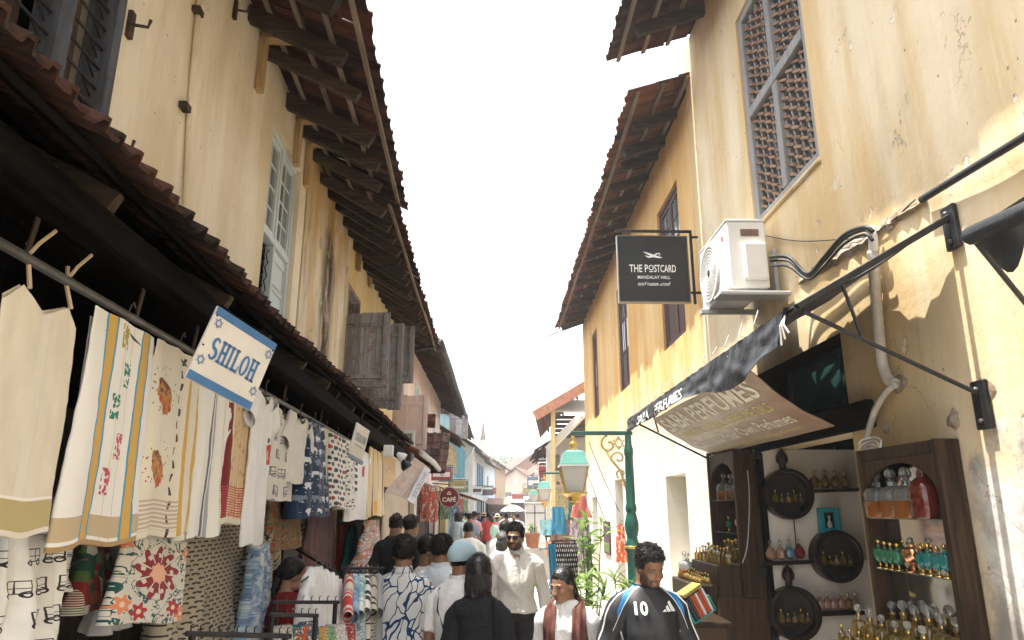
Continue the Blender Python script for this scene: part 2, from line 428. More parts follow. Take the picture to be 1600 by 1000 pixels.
# ------------------------------------------------------------------ ground
g = Gr('street_paving', .85, spec=.2); x, y, z = g.obj()
br = g.nt.nodes.new('ShaderNodeTexBrick'); g.put(br.inputs['Vector'], g.ovec((1, 1, 1))); br.inputs['Scale'].default_value = 1.6
br.inputs['Color1'].default_value = (.44, .41, .37, 1); br.inputs['Color2'].default_value = (.52, .49, .45, 1); br.inputs['Mortar'].default_value = (.25, .23, .2, 1)
br.inputs['Mortar Size'].default_value = .012
cc = g.mix(g.noise(2, 6).ss(.35, .8)*.5, V(g, br.outputs[0]), (.34, .31, .27)); g.bump(g.noise(30, 4)+V(g, br.outputs[1])*-1, .4, .006)
g.done(cc); PAVE = g.m
GROUNDM = M('earth', (.26, .21, .15), .95, .3, .6, .3)
MB().box(-300, 300, -60, 700, -.5, -.02).build('ground', GROUNDM, kind='structure')
MB().box(-2.9, 2.35, -6, 110, -.2, 0).build('street', PAVE, kind='structure')
# ------------------------------------------------------------------ building parts
def wall(parent, fr, u0, u1, z0, z1, mat, openings=(), thick=.32, name='wall', w=0, back=False):
    us = sorted({u0, u1, *[q for o in openings for q in o[:2]]}); zs = sorted({z0, z1, *[q for o in openings for q in o[2:4]]})
    us = [q for q in us if u0 <= q <= u1]; zs = [q for q in zs if z0 <= q <= z1]
    m = MB(); P = fr.p
    def inside(u, z): return any(o[0] < u < o[1] and o[2] < z < o[3] for o in openings)
    for a, b in zip(us, us[1:]):
        for c, d in zip(zs, zs[1:]):
            if inside((a+b)/2, (c+d)/2): continue
            for ww in (w, w-thick): m.add([P(ww, a, c), P(ww, b, c), P(ww, b, d), P(ww, a, d)], [(0, 1, 2, 3)])
            for (ua, ub, ca, cb, nu, nz) in ((a, a, c, d, a-1e-4, (c+d)/2), (b, b, c, d, b+1e-4, (c+d)/2), (a, b, c, c, (a+b)/2, c-1e-4), (a, b, d, d, (a+b)/2, d+1e-4)):
                if inside(nu, nz) or not (u0 < nu < u1 and z0 < nz < z1):
                    if ua == ub: m.add([P(w, ua, ca), P(w, ua, cb), P(w-thick, ua, cb), P(w-thick, ua, ca)], [(0, 1, 2, 3)])
                    else: m.add([P(w, ua, ca), P(w, ub, ca), P(w-thick, ub, ca), P(w-thick, ua, ca)], [(0, 1, 2, 3)])
    me = bpy.data.meshes.new(name); me.from_pydata(m.v, [], m.f)
    bm = bmesh.new(); bm.from_mesh(me); bmesh.ops.remove_doubles(bm, verts=bm.verts, dist=1e-5); bmesh.ops.recalc_face_normals(bm, faces=bm.faces); bm.to_mesh(me); bm.free()
    return link(name, me, mat, parent)
_tiles = {}
def tile_mesh(tw, mat):
    k = (round(tw, 3), mat.name)
    if k not in _tiles:
        m = MB(); h = tw/2; tl = .40
        top = [(-h-.012, .004), (-h*.82, .034), (-h*.45, .036), (-h*.2, .008), (h*.45, .006), (h-.002, .012)]
        sec = top+[(a, b-.014) for a, b in top[::-1]]
        n = len(sec); vs = [(x, a, b+(.022 if x == 0 else 0)) for x in (0, -tl) for a, b in sec]
        m.add(vs, [tuple(range(n)), tuple(range(n, 2*n))[::-1]]+[(i, n+i, n+(i+1) % n, (i+1) % n) for i in range(n)])
        me = m.mesh('tile'); me.materials.append(mat); _tiles[k] = me
    return _tiles[k]
def roof(b, fr, u0, u1, wl, zl, wt, zt, mat=None, tw=.235, pitch_len=.31, single=300, sag=.03, seed=0., raft=.75, rw=.075, rh=.13, bmat=None,
         battens=True, deck=True, raftmat=None, rin=.0, skipend=.12, name='roof', wback=-2.2):
    """one slope of a tiled roof: lip at (wl, zl), passing (wt, zt) on the wall, running back over the house"""
    mat = mat or T_OLD; raftmat = raftmat or W_RAFT
    a, e = Vector((fr.side*wl, 0, zl)), Vector((fr.side*wt, 0, zt)); up = (e-a).normalized(); dn = -up
    nrm = Vector((-up.z*fr.side*1.0, 0, abs(up.x)))
    nrm = Vector((dn.z*-fr.side, 0, abs(dn.x))); nrm.normalize()
    L = (e-a).length; Lb = L*(wl-wback)/(wl-wt)
    def pt(s, u, n=0):
        q = a+up*s+nrm*n; return Vector((q.x, u, q.z+sag*wob(u, .35, seed)*2-sag*abs(wob(u, .9, seed+5))))
    d = MB()
    d.add([pt(L+.05, u0, -.035), pt(L+.05, u1, -.035), pt(Lb, u1, -.035), pt(Lb, u0, -.035), pt(L+.05, u0, -.005), pt(L+.05, u1, -.005), pt(Lb, u1, -.005), pt(Lb, u0, -.005)],
          [(0, 1, 2, 3), (7, 6, 5, 4), (0, 4, 5, 1), (1, 5, 6, 2), (2, 6, 7, 3), (3, 7, 4, 0)])
    rf = d.build(name, raftmat, b)
    # tiles
    tm = tile_mesh(tw, mat); cols = int((u1-u0)/tw); rows = int((L+.35)/pitch_len)+1
    Y = nrm.cross(dn)
    spots = [(i, j) for i in range(rows) for j in range(cols)]
    n = 0; rest = MB(); tv = [Vector(v.co) for v in tm.vertices]; tf = [tuple(p.vertices) for p in tm.polygons]
    for i, j in spots:
        u = u0+(j+.5)*tw; o = pt(i*pitch_len+rnd.uniform(-.028, .022), u+rnd.uniform(-.006, .006), rnd.uniform(-.002, .006))
        T = Matrix(((dn.x, Y.x, nrm.x, o.x), (dn.y, Y.y, nrm.y, o.y), (dn.z, Y.z, nrm.z, o.z), (0, 0, 0, 1)))
        T = T @ Matrix.Rotation(rnd.uniform(-.03, .03), 4, 'Z') @ Matrix.Rotation(rnd.uniform(-.02, .03), 4, 'Y')
        if n < single: link('tile', tm, mat, rf, mw=T); n += 1
        else: rest.add([T @ v for v in tv], tf)
    up_rows = int((Lb-L-.35)/pitch_len)   # far side of the slope above the wall
    for i in range(rows, rows+max(0, up_rows)):
        for j in range(cols):
            o = pt(i*pitch_len, u0+(j+.5)*tw); T = Matrix(((dn.x, Y.x, nrm.x, o.x), (dn.y, Y.y, nrm.y, o.y), (dn.z, Y.z, nrm.z, o.z), (0, 0, 0, 1)))
            rest.add([T @ v for v in tv], tf)
    if rest.v: rest.build('tile_field', mat, rf, kind='stuff')
    if battens:
        for i in range(0, int((L-.05)/pitch_len)+1):
            s = .10+i*pitch_len; u = u0
            while u < u1-.1:
                v = min(u1, u+rnd.uniform(1.6, 2.4)); m = MB(); m.bar(pt(s+rnd.uniform(-.012, .012), u, -.032), pt(s+rnd.uniform(-.012, .012), v-.01, -.032), .05, .028, nrm, .003)
                m.build('batten', bmat or W_RAFT2, rf); u = v
    if raft:
        u = u0+.15+rin
        while u < u1-.05:
            uu = u+rnd.uniform(-.15, .15)*min(1, raft); hh = rh*rnd.uniform(.8, 1.15)
            m = MB(); m.bar(pt(skipend+rnd.uniform(-.03, .08), uu, -.05-hh/2), pt(L+.3, uu+rnd.uniform(-.07, .07), -.05-hh/2), rw, hh, nrm, .006, .004)
            m.build('rafter', raftmat, rf); u += raft
    return rf, pt
# ------------------------------------------------------------------ left-hand fronts
L1 = Frame(-2.1, -.06, 1); L2 = Frame(-2.3, -.036, 1); L3 = Frame(-2.45, -.02, 1); RF = Frame(2.3, -.018, -1)
B1 = thing('shop_house', 'long cream plastered shop house with dark barred window over the clothes stall', 'house', frame=L1)
w1 = (2.45, 3.55, 3.35, 5.75); w2 = (6.62, 7.85, 3.8, 5.82)
wall(B1, L1, -2.0, 8.15, 2.95, 6.42, P_LEFT, [w1, w2])
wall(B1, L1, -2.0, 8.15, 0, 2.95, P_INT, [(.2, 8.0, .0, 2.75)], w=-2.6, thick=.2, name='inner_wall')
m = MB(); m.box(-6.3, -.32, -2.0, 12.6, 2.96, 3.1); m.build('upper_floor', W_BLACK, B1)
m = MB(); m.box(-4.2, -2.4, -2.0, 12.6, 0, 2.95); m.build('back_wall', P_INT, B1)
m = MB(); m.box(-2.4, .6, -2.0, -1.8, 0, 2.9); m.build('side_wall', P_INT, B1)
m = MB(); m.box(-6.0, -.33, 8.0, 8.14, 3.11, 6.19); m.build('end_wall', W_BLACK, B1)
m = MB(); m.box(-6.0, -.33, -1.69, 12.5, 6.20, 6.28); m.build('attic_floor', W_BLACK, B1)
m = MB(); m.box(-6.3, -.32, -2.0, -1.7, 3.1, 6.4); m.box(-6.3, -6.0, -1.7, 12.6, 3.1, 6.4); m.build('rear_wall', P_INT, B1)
roof(B1, L1, -2.0, 9.05, 1.18, 5.84, .0, 6.42, T_OLD, tw=.24, pitch_len=.33, single=230, sag=.02, seed=1.3, raft=.70, rw=.085, rh=.15, rin=.35, skipend=.2)
# tan bracket boards nailed up under the eave
for u in (5.95, 7.45, 8.0):
    m = MB(); m.cbox(.0, .07, u-.05, u+.05, 5.75-.05*u/8, 6.27, .006); m.build('bracket_board', W_TAN, B1)
    m = MB(); m.cbox(-.05, .32, u-.06, u+.06, 6.265, 6.325, .006); m.build('bracket_cap', W_TAN, B1)
# drain strip down the wall and iron hooks
ua, za = L1.hit(300, 5); ub, zb = L1.hit(283, 330)
m = MB(); m.tube([L1.p(.028, ua, za+.6), L1.p(.022, (ua+ub)/2, (za+zb)/2), L1.p(.03, ub, zb), L1.p(.03, ub+.02, 3.3)], .022, 8); m.build('wall_pipe', P_LEFT, B1, True)
for z in (5.4, 4.6):
    m = MB(); m.cbox(0, .06, ua+.0, ua+.09, z, z+.05, .004); m.build('pipe_clip', RUSTY, B1)
for px, py in ((365, 15), (200, 38), (172, 228)):
    u, z = L1.hit(px, py); m = MB(); m.box(0, .03, u-.02, u+.02, z-.09, z+.09, .004); m.tube([L1.p(.02, u, z), L1.p(.11, u+.02, z), L1.p(.12, u+.02, z+.05)], .011, 6); m.build('wall_hook', RUSTY, B1)
# barred window near the street lamp side
def barred_window(b, fr, o, mull):
    u0, u1, z0, z1 = o; m = MB()
    for u in (u0, u1-.075): m.cbox(-.14, .035, u, u+.075, z0, z1, .006)
    m.cbox(-.14, .03, u0+.0755, u1-.0755, z1-.08, z1, .006); m.cbox(-.14, .04, u0+.0755, u1-.0755, z0, z0+.07, .006)
    f = m.build('window', W_SLATE, b)
    m = MB(); m.cbox(-.12, .03, mull-.055, mull+.055, z0+.071, z1-.081, .008); m.build('mullion', W_SLATE, f)
    for a, c in ((u0+.08, mull-.06), (mull+.06, u1-.08)):
        z = z0+.14
        while z < z1-.1:
            m = MB(); m.tube([fr.p(-.02, a, z), fr.p(-.02, c, z)], .0085, 6); m.build('bar', IRON, f)
            m = MB(); k = .05; m.tube([fr.p(-.03, c-.11, z), fr.p(-.03, c-.02, z+.062), fr.p(-.03, c-.11, z+.125)], .006, 5); m.build('bar_ornament', IRON, f)
            z += .125
        n = 4
        for i in range(n):
            q = a+(c-a)*i/n; m = MB(); m.cbox(-.20, -.165, q+.004, q+(c-a)/n-.004, z0+.07, z1-.08, .005); m.build('shutter_board', oldwood('brown_shutter_board', (.06, .042, .032), (.13, .095, .072), st=(14, 14, 1)) if 'bsb' not in MATS else MATS['bsb'], f)
            MATS.setdefault('bsb', bpy.data.materials['brown_shutter_board'])
    return f
barred_window(B1, L1, w1, 3.06)
def glazed_leaf(par, fr, u0, u1, z0, z1, w, cols, rows, wood, glass, th=.035, st=.045, gb=.018, fname='window_leaf'):
    m = MB()
    for u in (u0, u1-st): m.cbox(fr.side*w-th/2, fr.side*w+th/2, u, u+st, z0, z1, .004)
    for z in (z0, z1-st): m.cbox(fr.side*w-th/2, fr.side*w+th/2, u0+st+.0005, u1-st-.0005, z, z+st, .004)
    lf = m.build(fname, wood, par)
    return lf, (u0+st, u1-st, z0+st, z1-st)
def panes(par, fr, box, w, cols, rows, wood, glass, gb=.018, th=.022):
    u0, u1, z0, z1 = box; du = (u1-u0)/cols; dz = (z1-z0)/rows; S = fr.side
    m = MB()
    for i in range(1, cols): m.cbox(S*w-th/2, S*w+th/2, u0+i*du-gb/2, u0+i*du+gb/2, z0, z1, .003)
    for j in range(1, rows): m.cbox(S*w-th/2-.001, S*w+th/2+.001, u0, u1, z0+j*dz-gb/2, z0+j*dz+gb/2, .003)
    if m.v: m.build('glazing_bar', wood, par)
    for i in range(cols):
        for j in range(rows):
            q = MB(); q.box(S*w-.002, S*w+.002, u0+i*du+gb/2, u0+(i+1)*du-gb/2, z0+j*dz+gb/2, z0+(j+1)*dz-gb/2); q.build('pane', glass, par)
# casement window with pale shutters
u0, u1, z0, z1 = w2; mid = (u0+u1)/2; m = MB(); wd = -.10
for u in (u0, u1-.06): m.cbox(wd-.06, wd+.05, u, u+.06, z0, z1, .005)
for z in (z0, 4.62, z1-.06): m.cbox(wd-.059, wd+.049, u0+.061, u1-.061, z, z+.07 if z == 4.62 else z+.06, .005)
cw = m.build('window', W_PALE, B1)
m = MB(); m.cbox(wd-.05, wd+.045, mid-.03, mid+.03, z0+.061, 4.619, .005); m.cbox(wd-.05, wd+.045, mid-.03, mid+.03, 4.691, z1-.061, .005); m.build('mullion', W_PALE, cw)
for a, c in ((u0+.065, mid-.035), (mid+.035, u1-.065)):
    m = MB(); S = 1
    for u in (a, c-.04): m.cbox(wd-.02, wd+.03, u, u+.04, 4.70, z1-.07, .004)
    for z in (4.70, z1-.11): m.cbox(wd-.019, wd+.029, a+.0405, c-.0405, z, z+.04, .004)
    m.build('casement', W_PALE, cw)
    panes(cw, L1, (a+.04, c-.04, 4.74, z1-.11), wd, 2, 4, W_PALE, GLASSM, .022)
a, c = u0+.065, mid-.035     # open lower half shows iron zigzag bars
for k in range(4):
    q = a+(c-a)*(k+.5)/4; m = MB(); pts = [L1.p(wd+.0, q+(.045 if i % 2 else -.045), z0+.08+i*.075) for i in range(10)]; m.tube(pts, .007, 5); m.build('zigzag_bar', IRON, cw)
a, c = mid+.035, u1-.065
m = MB(); m.cbox(wd-.02, wd+.015, a, c, z0+.065, 4.615, .004); sh = m.build('lower_shutter', W_PALE, cw)
for z in (z0+.09, z0+.42):
    m = MB()
    for q in (a+.04, c-.055): m.cbox(wd+.0155, wd+.028, q, q+.018, z, z+.28, .003)
    for zz in (z, z+.262): m.cbox(wd+.0155, wd+.028, a+.0585, c-.0555, zz, zz+.018, .003)
    m.build('panel_moulding', W_PALE, sh)
# low tiled canopy over the stalls
S1 = thing('stall_canopy', 'low canopy of weathered clay tiles over the hanging clothes', 'canopy', frame=L1)
roof(S1, L1, .35, 7.55, 1.0, 2.90, 0.03, 3.42, T_SOOT, tw=.115, pitch_len=.30, single=190, sag=.025, seed=4.1, bmat=W_BLACK, raft=.9, rw=.05, rh=.09, name='canopy_roof', wback=0.01, skipend=.1)
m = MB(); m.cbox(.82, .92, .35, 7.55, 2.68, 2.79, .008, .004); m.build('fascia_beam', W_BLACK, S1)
m = MB(); m.cbox(-.40, .79, .2, 7.55, 2.80, 2.83, .004); m.build('soffit', W_BLACK, S1)  # added black sheet, stands in for the deep shade under the canopy
S2 = thing('stall_canopy', 'low clay tiled canopy ending beside the pink shutters', 'canopy', frame=L2)
roof(S2, L2, 7.45, 12.6, 1.02, 2.92, 0.03, 3.45, T_SOOT, tw=.115, pitch_len=.30, single=100, sag=.025, seed=6.4, bmat=W_BLACK, raft=.9, rw=.05, rh=.09, name='canopy_roof', wback=0.01, skipend=.1)
m = MB(); m.cbox(.83, .95, 7.56, 12.6, 2.655, 2.80, .008, .004); m.build('fascia_beam', W_BLACK, S2)
m = MB(); m.cbox(-.40, .82, 7.56, 12.6, 2.80, 2.83, .004); m.build('soffit', W_BLACK, S2)  # black sheet added here too in place of the canopy's shade
# stained house with weathered plank shutters
B2 = thing('shop_house', 'streaked and peeling plaster house with grey plank shutters swung open', 'house', frame=L2)
wa = (11.05, 12.15, 3.6, 5.45); wb = (13.2, 14.3, 3.6, 5.5)
wall(B2, L2, 8.17, 11.0, 2.95, 6.42, P_STAIN, [], name='stained_wall', w=.02)
wall(B2, L2, 11.0, 17.2, 0, 6.42, P_YELL, [wa, wb, (11.3, 16.6, 0, 2.75)])
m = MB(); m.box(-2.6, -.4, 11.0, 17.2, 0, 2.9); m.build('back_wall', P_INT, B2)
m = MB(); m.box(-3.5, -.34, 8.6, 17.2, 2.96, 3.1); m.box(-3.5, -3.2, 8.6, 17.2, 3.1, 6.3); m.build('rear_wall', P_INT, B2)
roof(B2, L2, 8.45, 17.35, 1.1, 5.70, .0, 6.38, T_OLD, tw=.235, pitch_len=.33, single=170, sag=.05, seed=8.2, raft=.5, rw=.08, rh=.13, rin=.1, skipend=.16)
for (a, c, lo, hi) in (wa, wb):
    m = MB()
    for u in (a, c-.07): m.cbox(-.2, .02, u, u+.07, lo, hi, .005)
    for z in (lo, hi-.07): m.cbox(-.199, .019, a+.0705, c-.0705, z, z+.07, .005)
    f = m.build('window', W_GREY, B2)
    for k in range(3):
        q = a+.07+(c-a-.14)*k/3; m = MB(); m.box(-.17, -.14, q+.003, q+(c-a-.14)/3-.003, lo+.071, hi-.071); m.build('shutter_board', W_DARK, f)
def plank_shutter(b, fr, u, w0, w1, z0, z1, wood, nb=3, yaw=0.0, label=None):
    """leaf standing square to the wall, ledged with two battens"""
    S = fr.side; m = MB(); n = nb; bw = (w1-w0)/n
    cy, sy = math.cos(yaw), math.sin(yaw)
    def T(q):                                   # swing about the hinge
        m_ = Matrix.Translation((S*w0, u, 0)) @ Matrix.Rotation(yaw, 4, 'Z') @ Matrix.Translation((-S*w0, -u, 0)); return m_
    fr_ = MB(); fr_.cbox(min(S*(w0+.01), S*(w1-.01)), max(S*(w0+.01), S*(w1-.01)), u-.035, u-.0125, z0+.14, z0+.205, .004)
    fr2 = MB(); fr2.cbox(min(S*(w0+.01), S*(w1-.01)), max(S*(w0+.01), S*(w1-.01)), u-.035, u-.0125, z1-.24, z1-.175, .004)
    root = fr_.xf(T(0)).build('shutter', wood, b); fr2.xf(T(0)).build('shutter_ledge', wood, root)
    for k in range(n):
        a, c = w0+k*bw+.003, w0+(k+1)*bw-.003; q = MB(); q.cbox(min(S*a, S*c), max(S*a, S*c), u-.012, u+.012, z0+rnd.uniform(-.02, .02), z1+rnd.uniform(-.02, .015), .003, .002); q.xf(T(0)).build('shutter_plank', wood, root)
    q = MB(); q.cbox(min(S*(w1-.10), S*(w1-.02)), max(S*(w1-.10), S*(w1-.02)), u-.052, u-.0355, z0+.02, z1-.02, .004); q.cbox(min(S*(w0+.005), S*(w1-.101)), max(S*(w0+.005), S*(w1-.101)), u-.05, u-.0355, z0-.0, z0+.1, .004); q.xf(T(0)).build('shutter_stile', wood, root)
    q = MB()
    for z in (z0+.17, z1-.2): q.tube([Vector((S*(w0-.05), u-.02, z)), Vector((S*(w0+.12), u-.045, z))], .008, 5)
    q.xf(T(0)).build('hinge', IRON, root)
    if label: root['label'] = label
    return root
plank_shutter(B2, L2, 11.02, .03, .73, 3.70, 4.92, W_GREY, 3, -.05)
plank_shutter(B2, L2, 12.5, .03, .78, 3.56, 5.12, W_GREY, 3, -.06)
plank_shutter(B2, L2, 13.9, .03, .83, 4.28, 5.45, W_GREY, 3, -.04)
for px, py in ((505, 235), (520, 250), (557, 398), (575, 425)):
    u, z = L2.hit(px, py); m = MB(); m.cbox(.02, .09, u-.05, u+.05, z-.30, z+.12, .006); m.build('bracket_board', W_TAN, B2)
# ------------------------------------------------------------------ right-hand fronts
N1 = thing('perfume_shop_house', 'tall ochre plastered house with grey lattice window above the perfume shop', 'house', frame=RF)
wl_ = (4.6, 5.93, 4.30, 6.47); shop = (4.62, 6.36, 0.0, 2.36); fan = (4.62, 6.9, 2.47, 3.0)
wall(N1, RF, -3.0, 7.72, 0, 7.42, P_RIGHT, [wl_, shop, fan], thick=.35)
m = MB(); m.box(.36, .5, -3, 7.7, 3.05, 3.2); m.build('rear_lining', W_BLACK, N1)
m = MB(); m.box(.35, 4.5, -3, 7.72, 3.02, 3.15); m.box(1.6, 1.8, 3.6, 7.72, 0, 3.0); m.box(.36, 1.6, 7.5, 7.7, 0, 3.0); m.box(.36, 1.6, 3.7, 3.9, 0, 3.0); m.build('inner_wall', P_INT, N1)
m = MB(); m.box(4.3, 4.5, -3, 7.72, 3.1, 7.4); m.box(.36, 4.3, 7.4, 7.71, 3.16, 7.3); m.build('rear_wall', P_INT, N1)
roof(N1, RF, -1.5, 7.45, .99, 7.08, .0, 7.46, T_OLD, tw=.235, pitch_len=.33, single=150, sag=.012, seed=2.2, raft=.8, rw=.08, rh=.13, rin=.2, skipend=.15)
# lattice window
u0, u1, z0, z1 = wl_; S = -1; wd = .07; m = MB()
for u in (u0, u1-.085): m.cbox(wd-.05, wd+.05, u, u+.085, z0, z1, .006)
for z in (z0, z1-.08): m.cbox(wd-.05, wd+.05, u0+.0855, u1-.0855, z, z+.08, .006)
lw = m.build('window', W_BLUEG, N1)
um, zm = (u0+u1)/2-.01, 5.40
m = MB(); m.cbox(wd-.06, wd+.045, u0+.0855, u1-.0855, zm-.05, zm+.05, .006); m.build('transom', W_BLUEG, lw)
m = MB(); m.cbox(wd-.055, wd+.042, um-.05, um+.05, z0+.081, zm-.051, .006); m.cbox(wd-.055, wd+.042, um-.05, um+.05, zm+.051, z1-.081, .006); m.build('mullion', W_BLUEG, lw)
rung = MB(); rung.bar((0, -.066, -.032), (0, .066, .032), .020, .024, (0, 0, 1), .002); rung = rung.mesh('rung')
RUNGM = oldwood('brown_lattice_wood', (.16, .09, .055), (.30, .19, .12), st=(14, 1, 14))
for a, c in ((u0+.085, um-.05), (um+.05, u1-.085)):
    for lo, hi in ((z0+.08, zm-.05), (zm+.05, z1-.08)):
        n = 4
        for k in range(n+1):
            q = a+(c-a)*k/n; m = MB(); m.cbox(wd-.012, wd+.022, q-.016 if k else q, q+.016 if k < n else q, lo+.0005, hi-.0005, .003) if 0 < k < n else m.cbox(wd-.012, wd+.022, q if k == 0 else q-.02, q+.02 if k == 0 else q, lo+.0005, hi-.0005, .003); m.build('lattice_slat', W_BLUEG, lw)
        for k in range(n):
            q = a+(c-a)*(k+.5)/n; z = lo+.06
            while z < hi-.04: link('lattice_rung', rung, RUNGM, lw, loc=(wd-.020, q, z+rnd.uniform(-.006, .006))); z += .085
m = MB(); m.box(wd+.10, wd+.13, u0+.01, u1-.01, z0+.01, z1-.01); m.build('inner_shutter', W_GREY, lw)
m = MB(); m.cbox(-.02, .3, u0-.02, u1+.02, z0-.05, z0-.002, .01, .006); m.build('sill', P_RIGHT, lw)
# neighbour with brown windows
N2 = thing('hotel_house', 'ochre and limewashed house with brown shuttered windows behind the square sign', 'house', frame=RF)
pw = [(8.42, 9.6, 3.97, 6.02), (12.25, 13.3, 3.97, 6.0), (16.2, 17.1, 3.94, 6.02)]
pd = [(8.87, 9.95, .62, 2.28), (13.45, 14.35, .15, 2.40), (17.0, 17.95, .15, 2.12)]
wall(N2, RF, 7.73, 18.95, 0, 6.84, P_POST, pw+pd, thick=.4)
m = MB(); m.box(.4, 4.5, 18.6, 18.94, 0, 6.8); m.box(4.2, 4.5, 7.73, 18.6, 0, 6.8); m.box(.4, 4.2, 7.75, 8.0, 3.16, 6.8); m.build('rear_wall', P_POST, N2)
m = MB(); m.box(.401, 4.2, 8.0, 18.6, 3.0, 3.15); m.box(1.3, 1.5, 8.0, 18.6, 0, 3.0); m.box(1.3, 1.5, 8.0, 18.6, 3.16, 6.7); m.build('inner_wall', P_INT, N2)
roof(N2, RF, 7.5, 19.1, .74, 6.70, .0, 6.97, T_RED, tw=.235, pitch_len=.33, single=240, sag=.012, seed=3.7, raft=.62, rw=.085, rh=.13, rin=.5, skipend=.12)
for (a, c, lo, hi) in pw:
    wd = .07; m = MB()
    for u in (a, c-.05): m.cbox(wd-.04, wd+.04, u, u+.05, lo, hi, .005)
    for z in (lo, hi-.05): m.cbox(wd-.04, wd+.04, a+.0505, c-.0505, z, z+.05, .005)
    f = m.build('window', W_BROWN, N2); mid = (a+c)/2
    for q0, q1 in ((a+.052, mid-.004), (mid+.004, c-.052)):
        m = MB()
        for u in (q0, q1-.045): m.cbox(wd-.022, wd+.018, u, u+.045, lo+.052, hi-.052, .004)
        zt = lo+.052+(hi-lo-.1)*.34
        for z in (lo+.052, zt, lo+(hi-lo)*.66, hi-.11): m.cbox(wd-.021, wd+.017, q0+.0455, q1-.0455, z, z+.055, .004)
        m.build('window_leaf', W_BROWN, f)
        panes(f, RF, (q0+.046, q1-.046, zt+.056, lo+(hi-lo)*.66-.001), -wd, 2, 1, W_BROWN, GLASSW, .016)
        panes(f, RF, (q0+.046, q1-.046, lo+(hi-lo)*.66+.056, hi-.111), -wd, 2, 2, W_BROWN, GLASSM, .016)
        m = MB(); m.cbox(wd-.005, wd+.012, q0+.046, q1-.046, lo+.108, zt-.001, .004); m.build('window_panel', W_BROWN, f)
for i, (a, c, lo, hi) in enumerate(pd):
    if i == 1: 
        m = MB(); m.cbox(.36, .40, a+.02, a+.12, lo, hi-.02, .005); m.cbox(.36, .40, a+.121, c-.02, hi-.12, hi-.02, .005); m.build('door_frame', W_DARK, N2); continue
    m = MB(); m.cbox(.30, .34, a+.01, (a+c)/2-.004, lo+.01, hi-.02, .006); d = m.build('door', P_WHITE, N2)
    m = MB(); m.cbox(.30, .34, (a+c)/2+.004, c-.01, lo+.01, hi-.02, .006); m.build('door_leaf', P_WHITE, d)
    for z in (lo+.35, hi-.4):
        m = MB(); m.cbox(.285, .2995, a+.02, a+.05, z, z+.09, .003); m.build('hinge', IRON, d)
m = MB(); m.cbox(-.55, -.004, 8.3, 12.6, .0, .55, .02, .008); m.build('plinth', P_WHITE, N2)
# ------------------------------------------------------------------ the street further on, left side
def strip_window(b, fr, u0, u1, z0, z1, wood, glass=None, w=0, leaf=None, bars=2):
    """small sash seen at a distance: frame, panes, optional open leaves"""
    S = fr.side; m = MB(); x = S*(w-.06)
    for u in (u0, u1-.07): m.box(x-.05, x+.09, u, u+.07, z0, z1)
    for z in (z0, z1-.07): m.box(x-.049, x+.089, u0+.0705, u1-.0705, z, z+.07)
    f = m.build('window', wood, b)
    n = bars; du = (u1-u0-.14)/n
    for i in range(n):
        q = MB(); q.box(x-.012, x+.012, u0+.07+i*du+.015, u0+.07+(i+1)*du-.015, z0+.071, z1-.071); q.build('pane', glass or GLASSM, f)
    if leaf:
        for u, k in ((u0, -1), (u1, 1)):
            q = MB(); q.box(min(S*(w+.02), S*(w+.5)), max(S*(w+.02), S*(w+.5)), u-.02, u+.02, z0+.03, z1-.03); q.build('shutter_leaf', leaf, f)
    return f
BK = thing('shop_house', 'pale pink plastered house with black gutter along its eave', 'house', frame=L3)
wins = []
for px, py in ((651, 612), (667, 632), (678, 646)):
    u, z = L3.hit(px, py); wins.append((u-.45, u+.45, 4.35, 5.45))
wall(BK, L3, 17.25, 30.0, 0, 6.3, P_PINK, wins+[(18, 29, 0, 2.7)], thick=.25)
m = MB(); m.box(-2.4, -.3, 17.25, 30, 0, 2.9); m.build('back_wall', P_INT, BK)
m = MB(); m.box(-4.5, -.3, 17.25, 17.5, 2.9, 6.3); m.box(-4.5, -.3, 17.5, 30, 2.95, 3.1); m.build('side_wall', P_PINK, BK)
for o in wins: strip_window(BK, L3, *o, W_PALE, GLASSW, 0, None)
for o in wins:
    m = MB(); m.cbox(-.02, .10, o[0]-.1, o[1]+.1, 4.27, 4.345, .01); m.build('window_sill', P_WHITE, BK)
_, PT3 = roof(BK, L3, 17.0, 32.5, .98, 5.90, 0, 6.42, T_BRN, tw=.24, pitch_len=.33, single=150, sag=.01, seed=9, raft=.36, rw=.06, rh=.10, battens=False, skipend=.06)
m = MB(); m.tube([L3.p(1.03, u, 5.87+.02*math.sin(u)) for u in np.linspace(16.95, 32.4, 14)], .075, 8); m.build('gutter', CABLE, BK, True)
m = MB(); m.tube([L3.p(1.03, 16.95, 5.84), L3.p(.85, 16.9, 5.70), L3.p(.3, 16.9, 5.62), L3.p(.08, 16.95, 5.45)], .055, 8); m.build('gutter_elbow', CABLE, BK, True)
m = MB(); m.tube([L3.p(.08, 17.35, 5.60), L3.p(.07, 17.4, 4.6), L3.p(.07, 17.4, .1)], .045, 8); m.build('downpipe', PVC, BK, True)
plank_shutter(BK, L3, 16.6, .06, .80, 3.16, 4.45, W_PINK, 3, -.05)
m = MB()
for q in (.02, .52): m.cbox(q, q+.07, 15.9, 15.96, 2.75, 3.55, .006)
m.cbox(.0905, .5195, 15.9, 15.96, 3.48, 3.549, .006); f = m.build('shop_window_frame', W_PALE, BK)
m = MB(); m.box(.0905, .5195, 15.92, 15.94, 2.75, 3.479); m.build('pane', GLASSM, f)
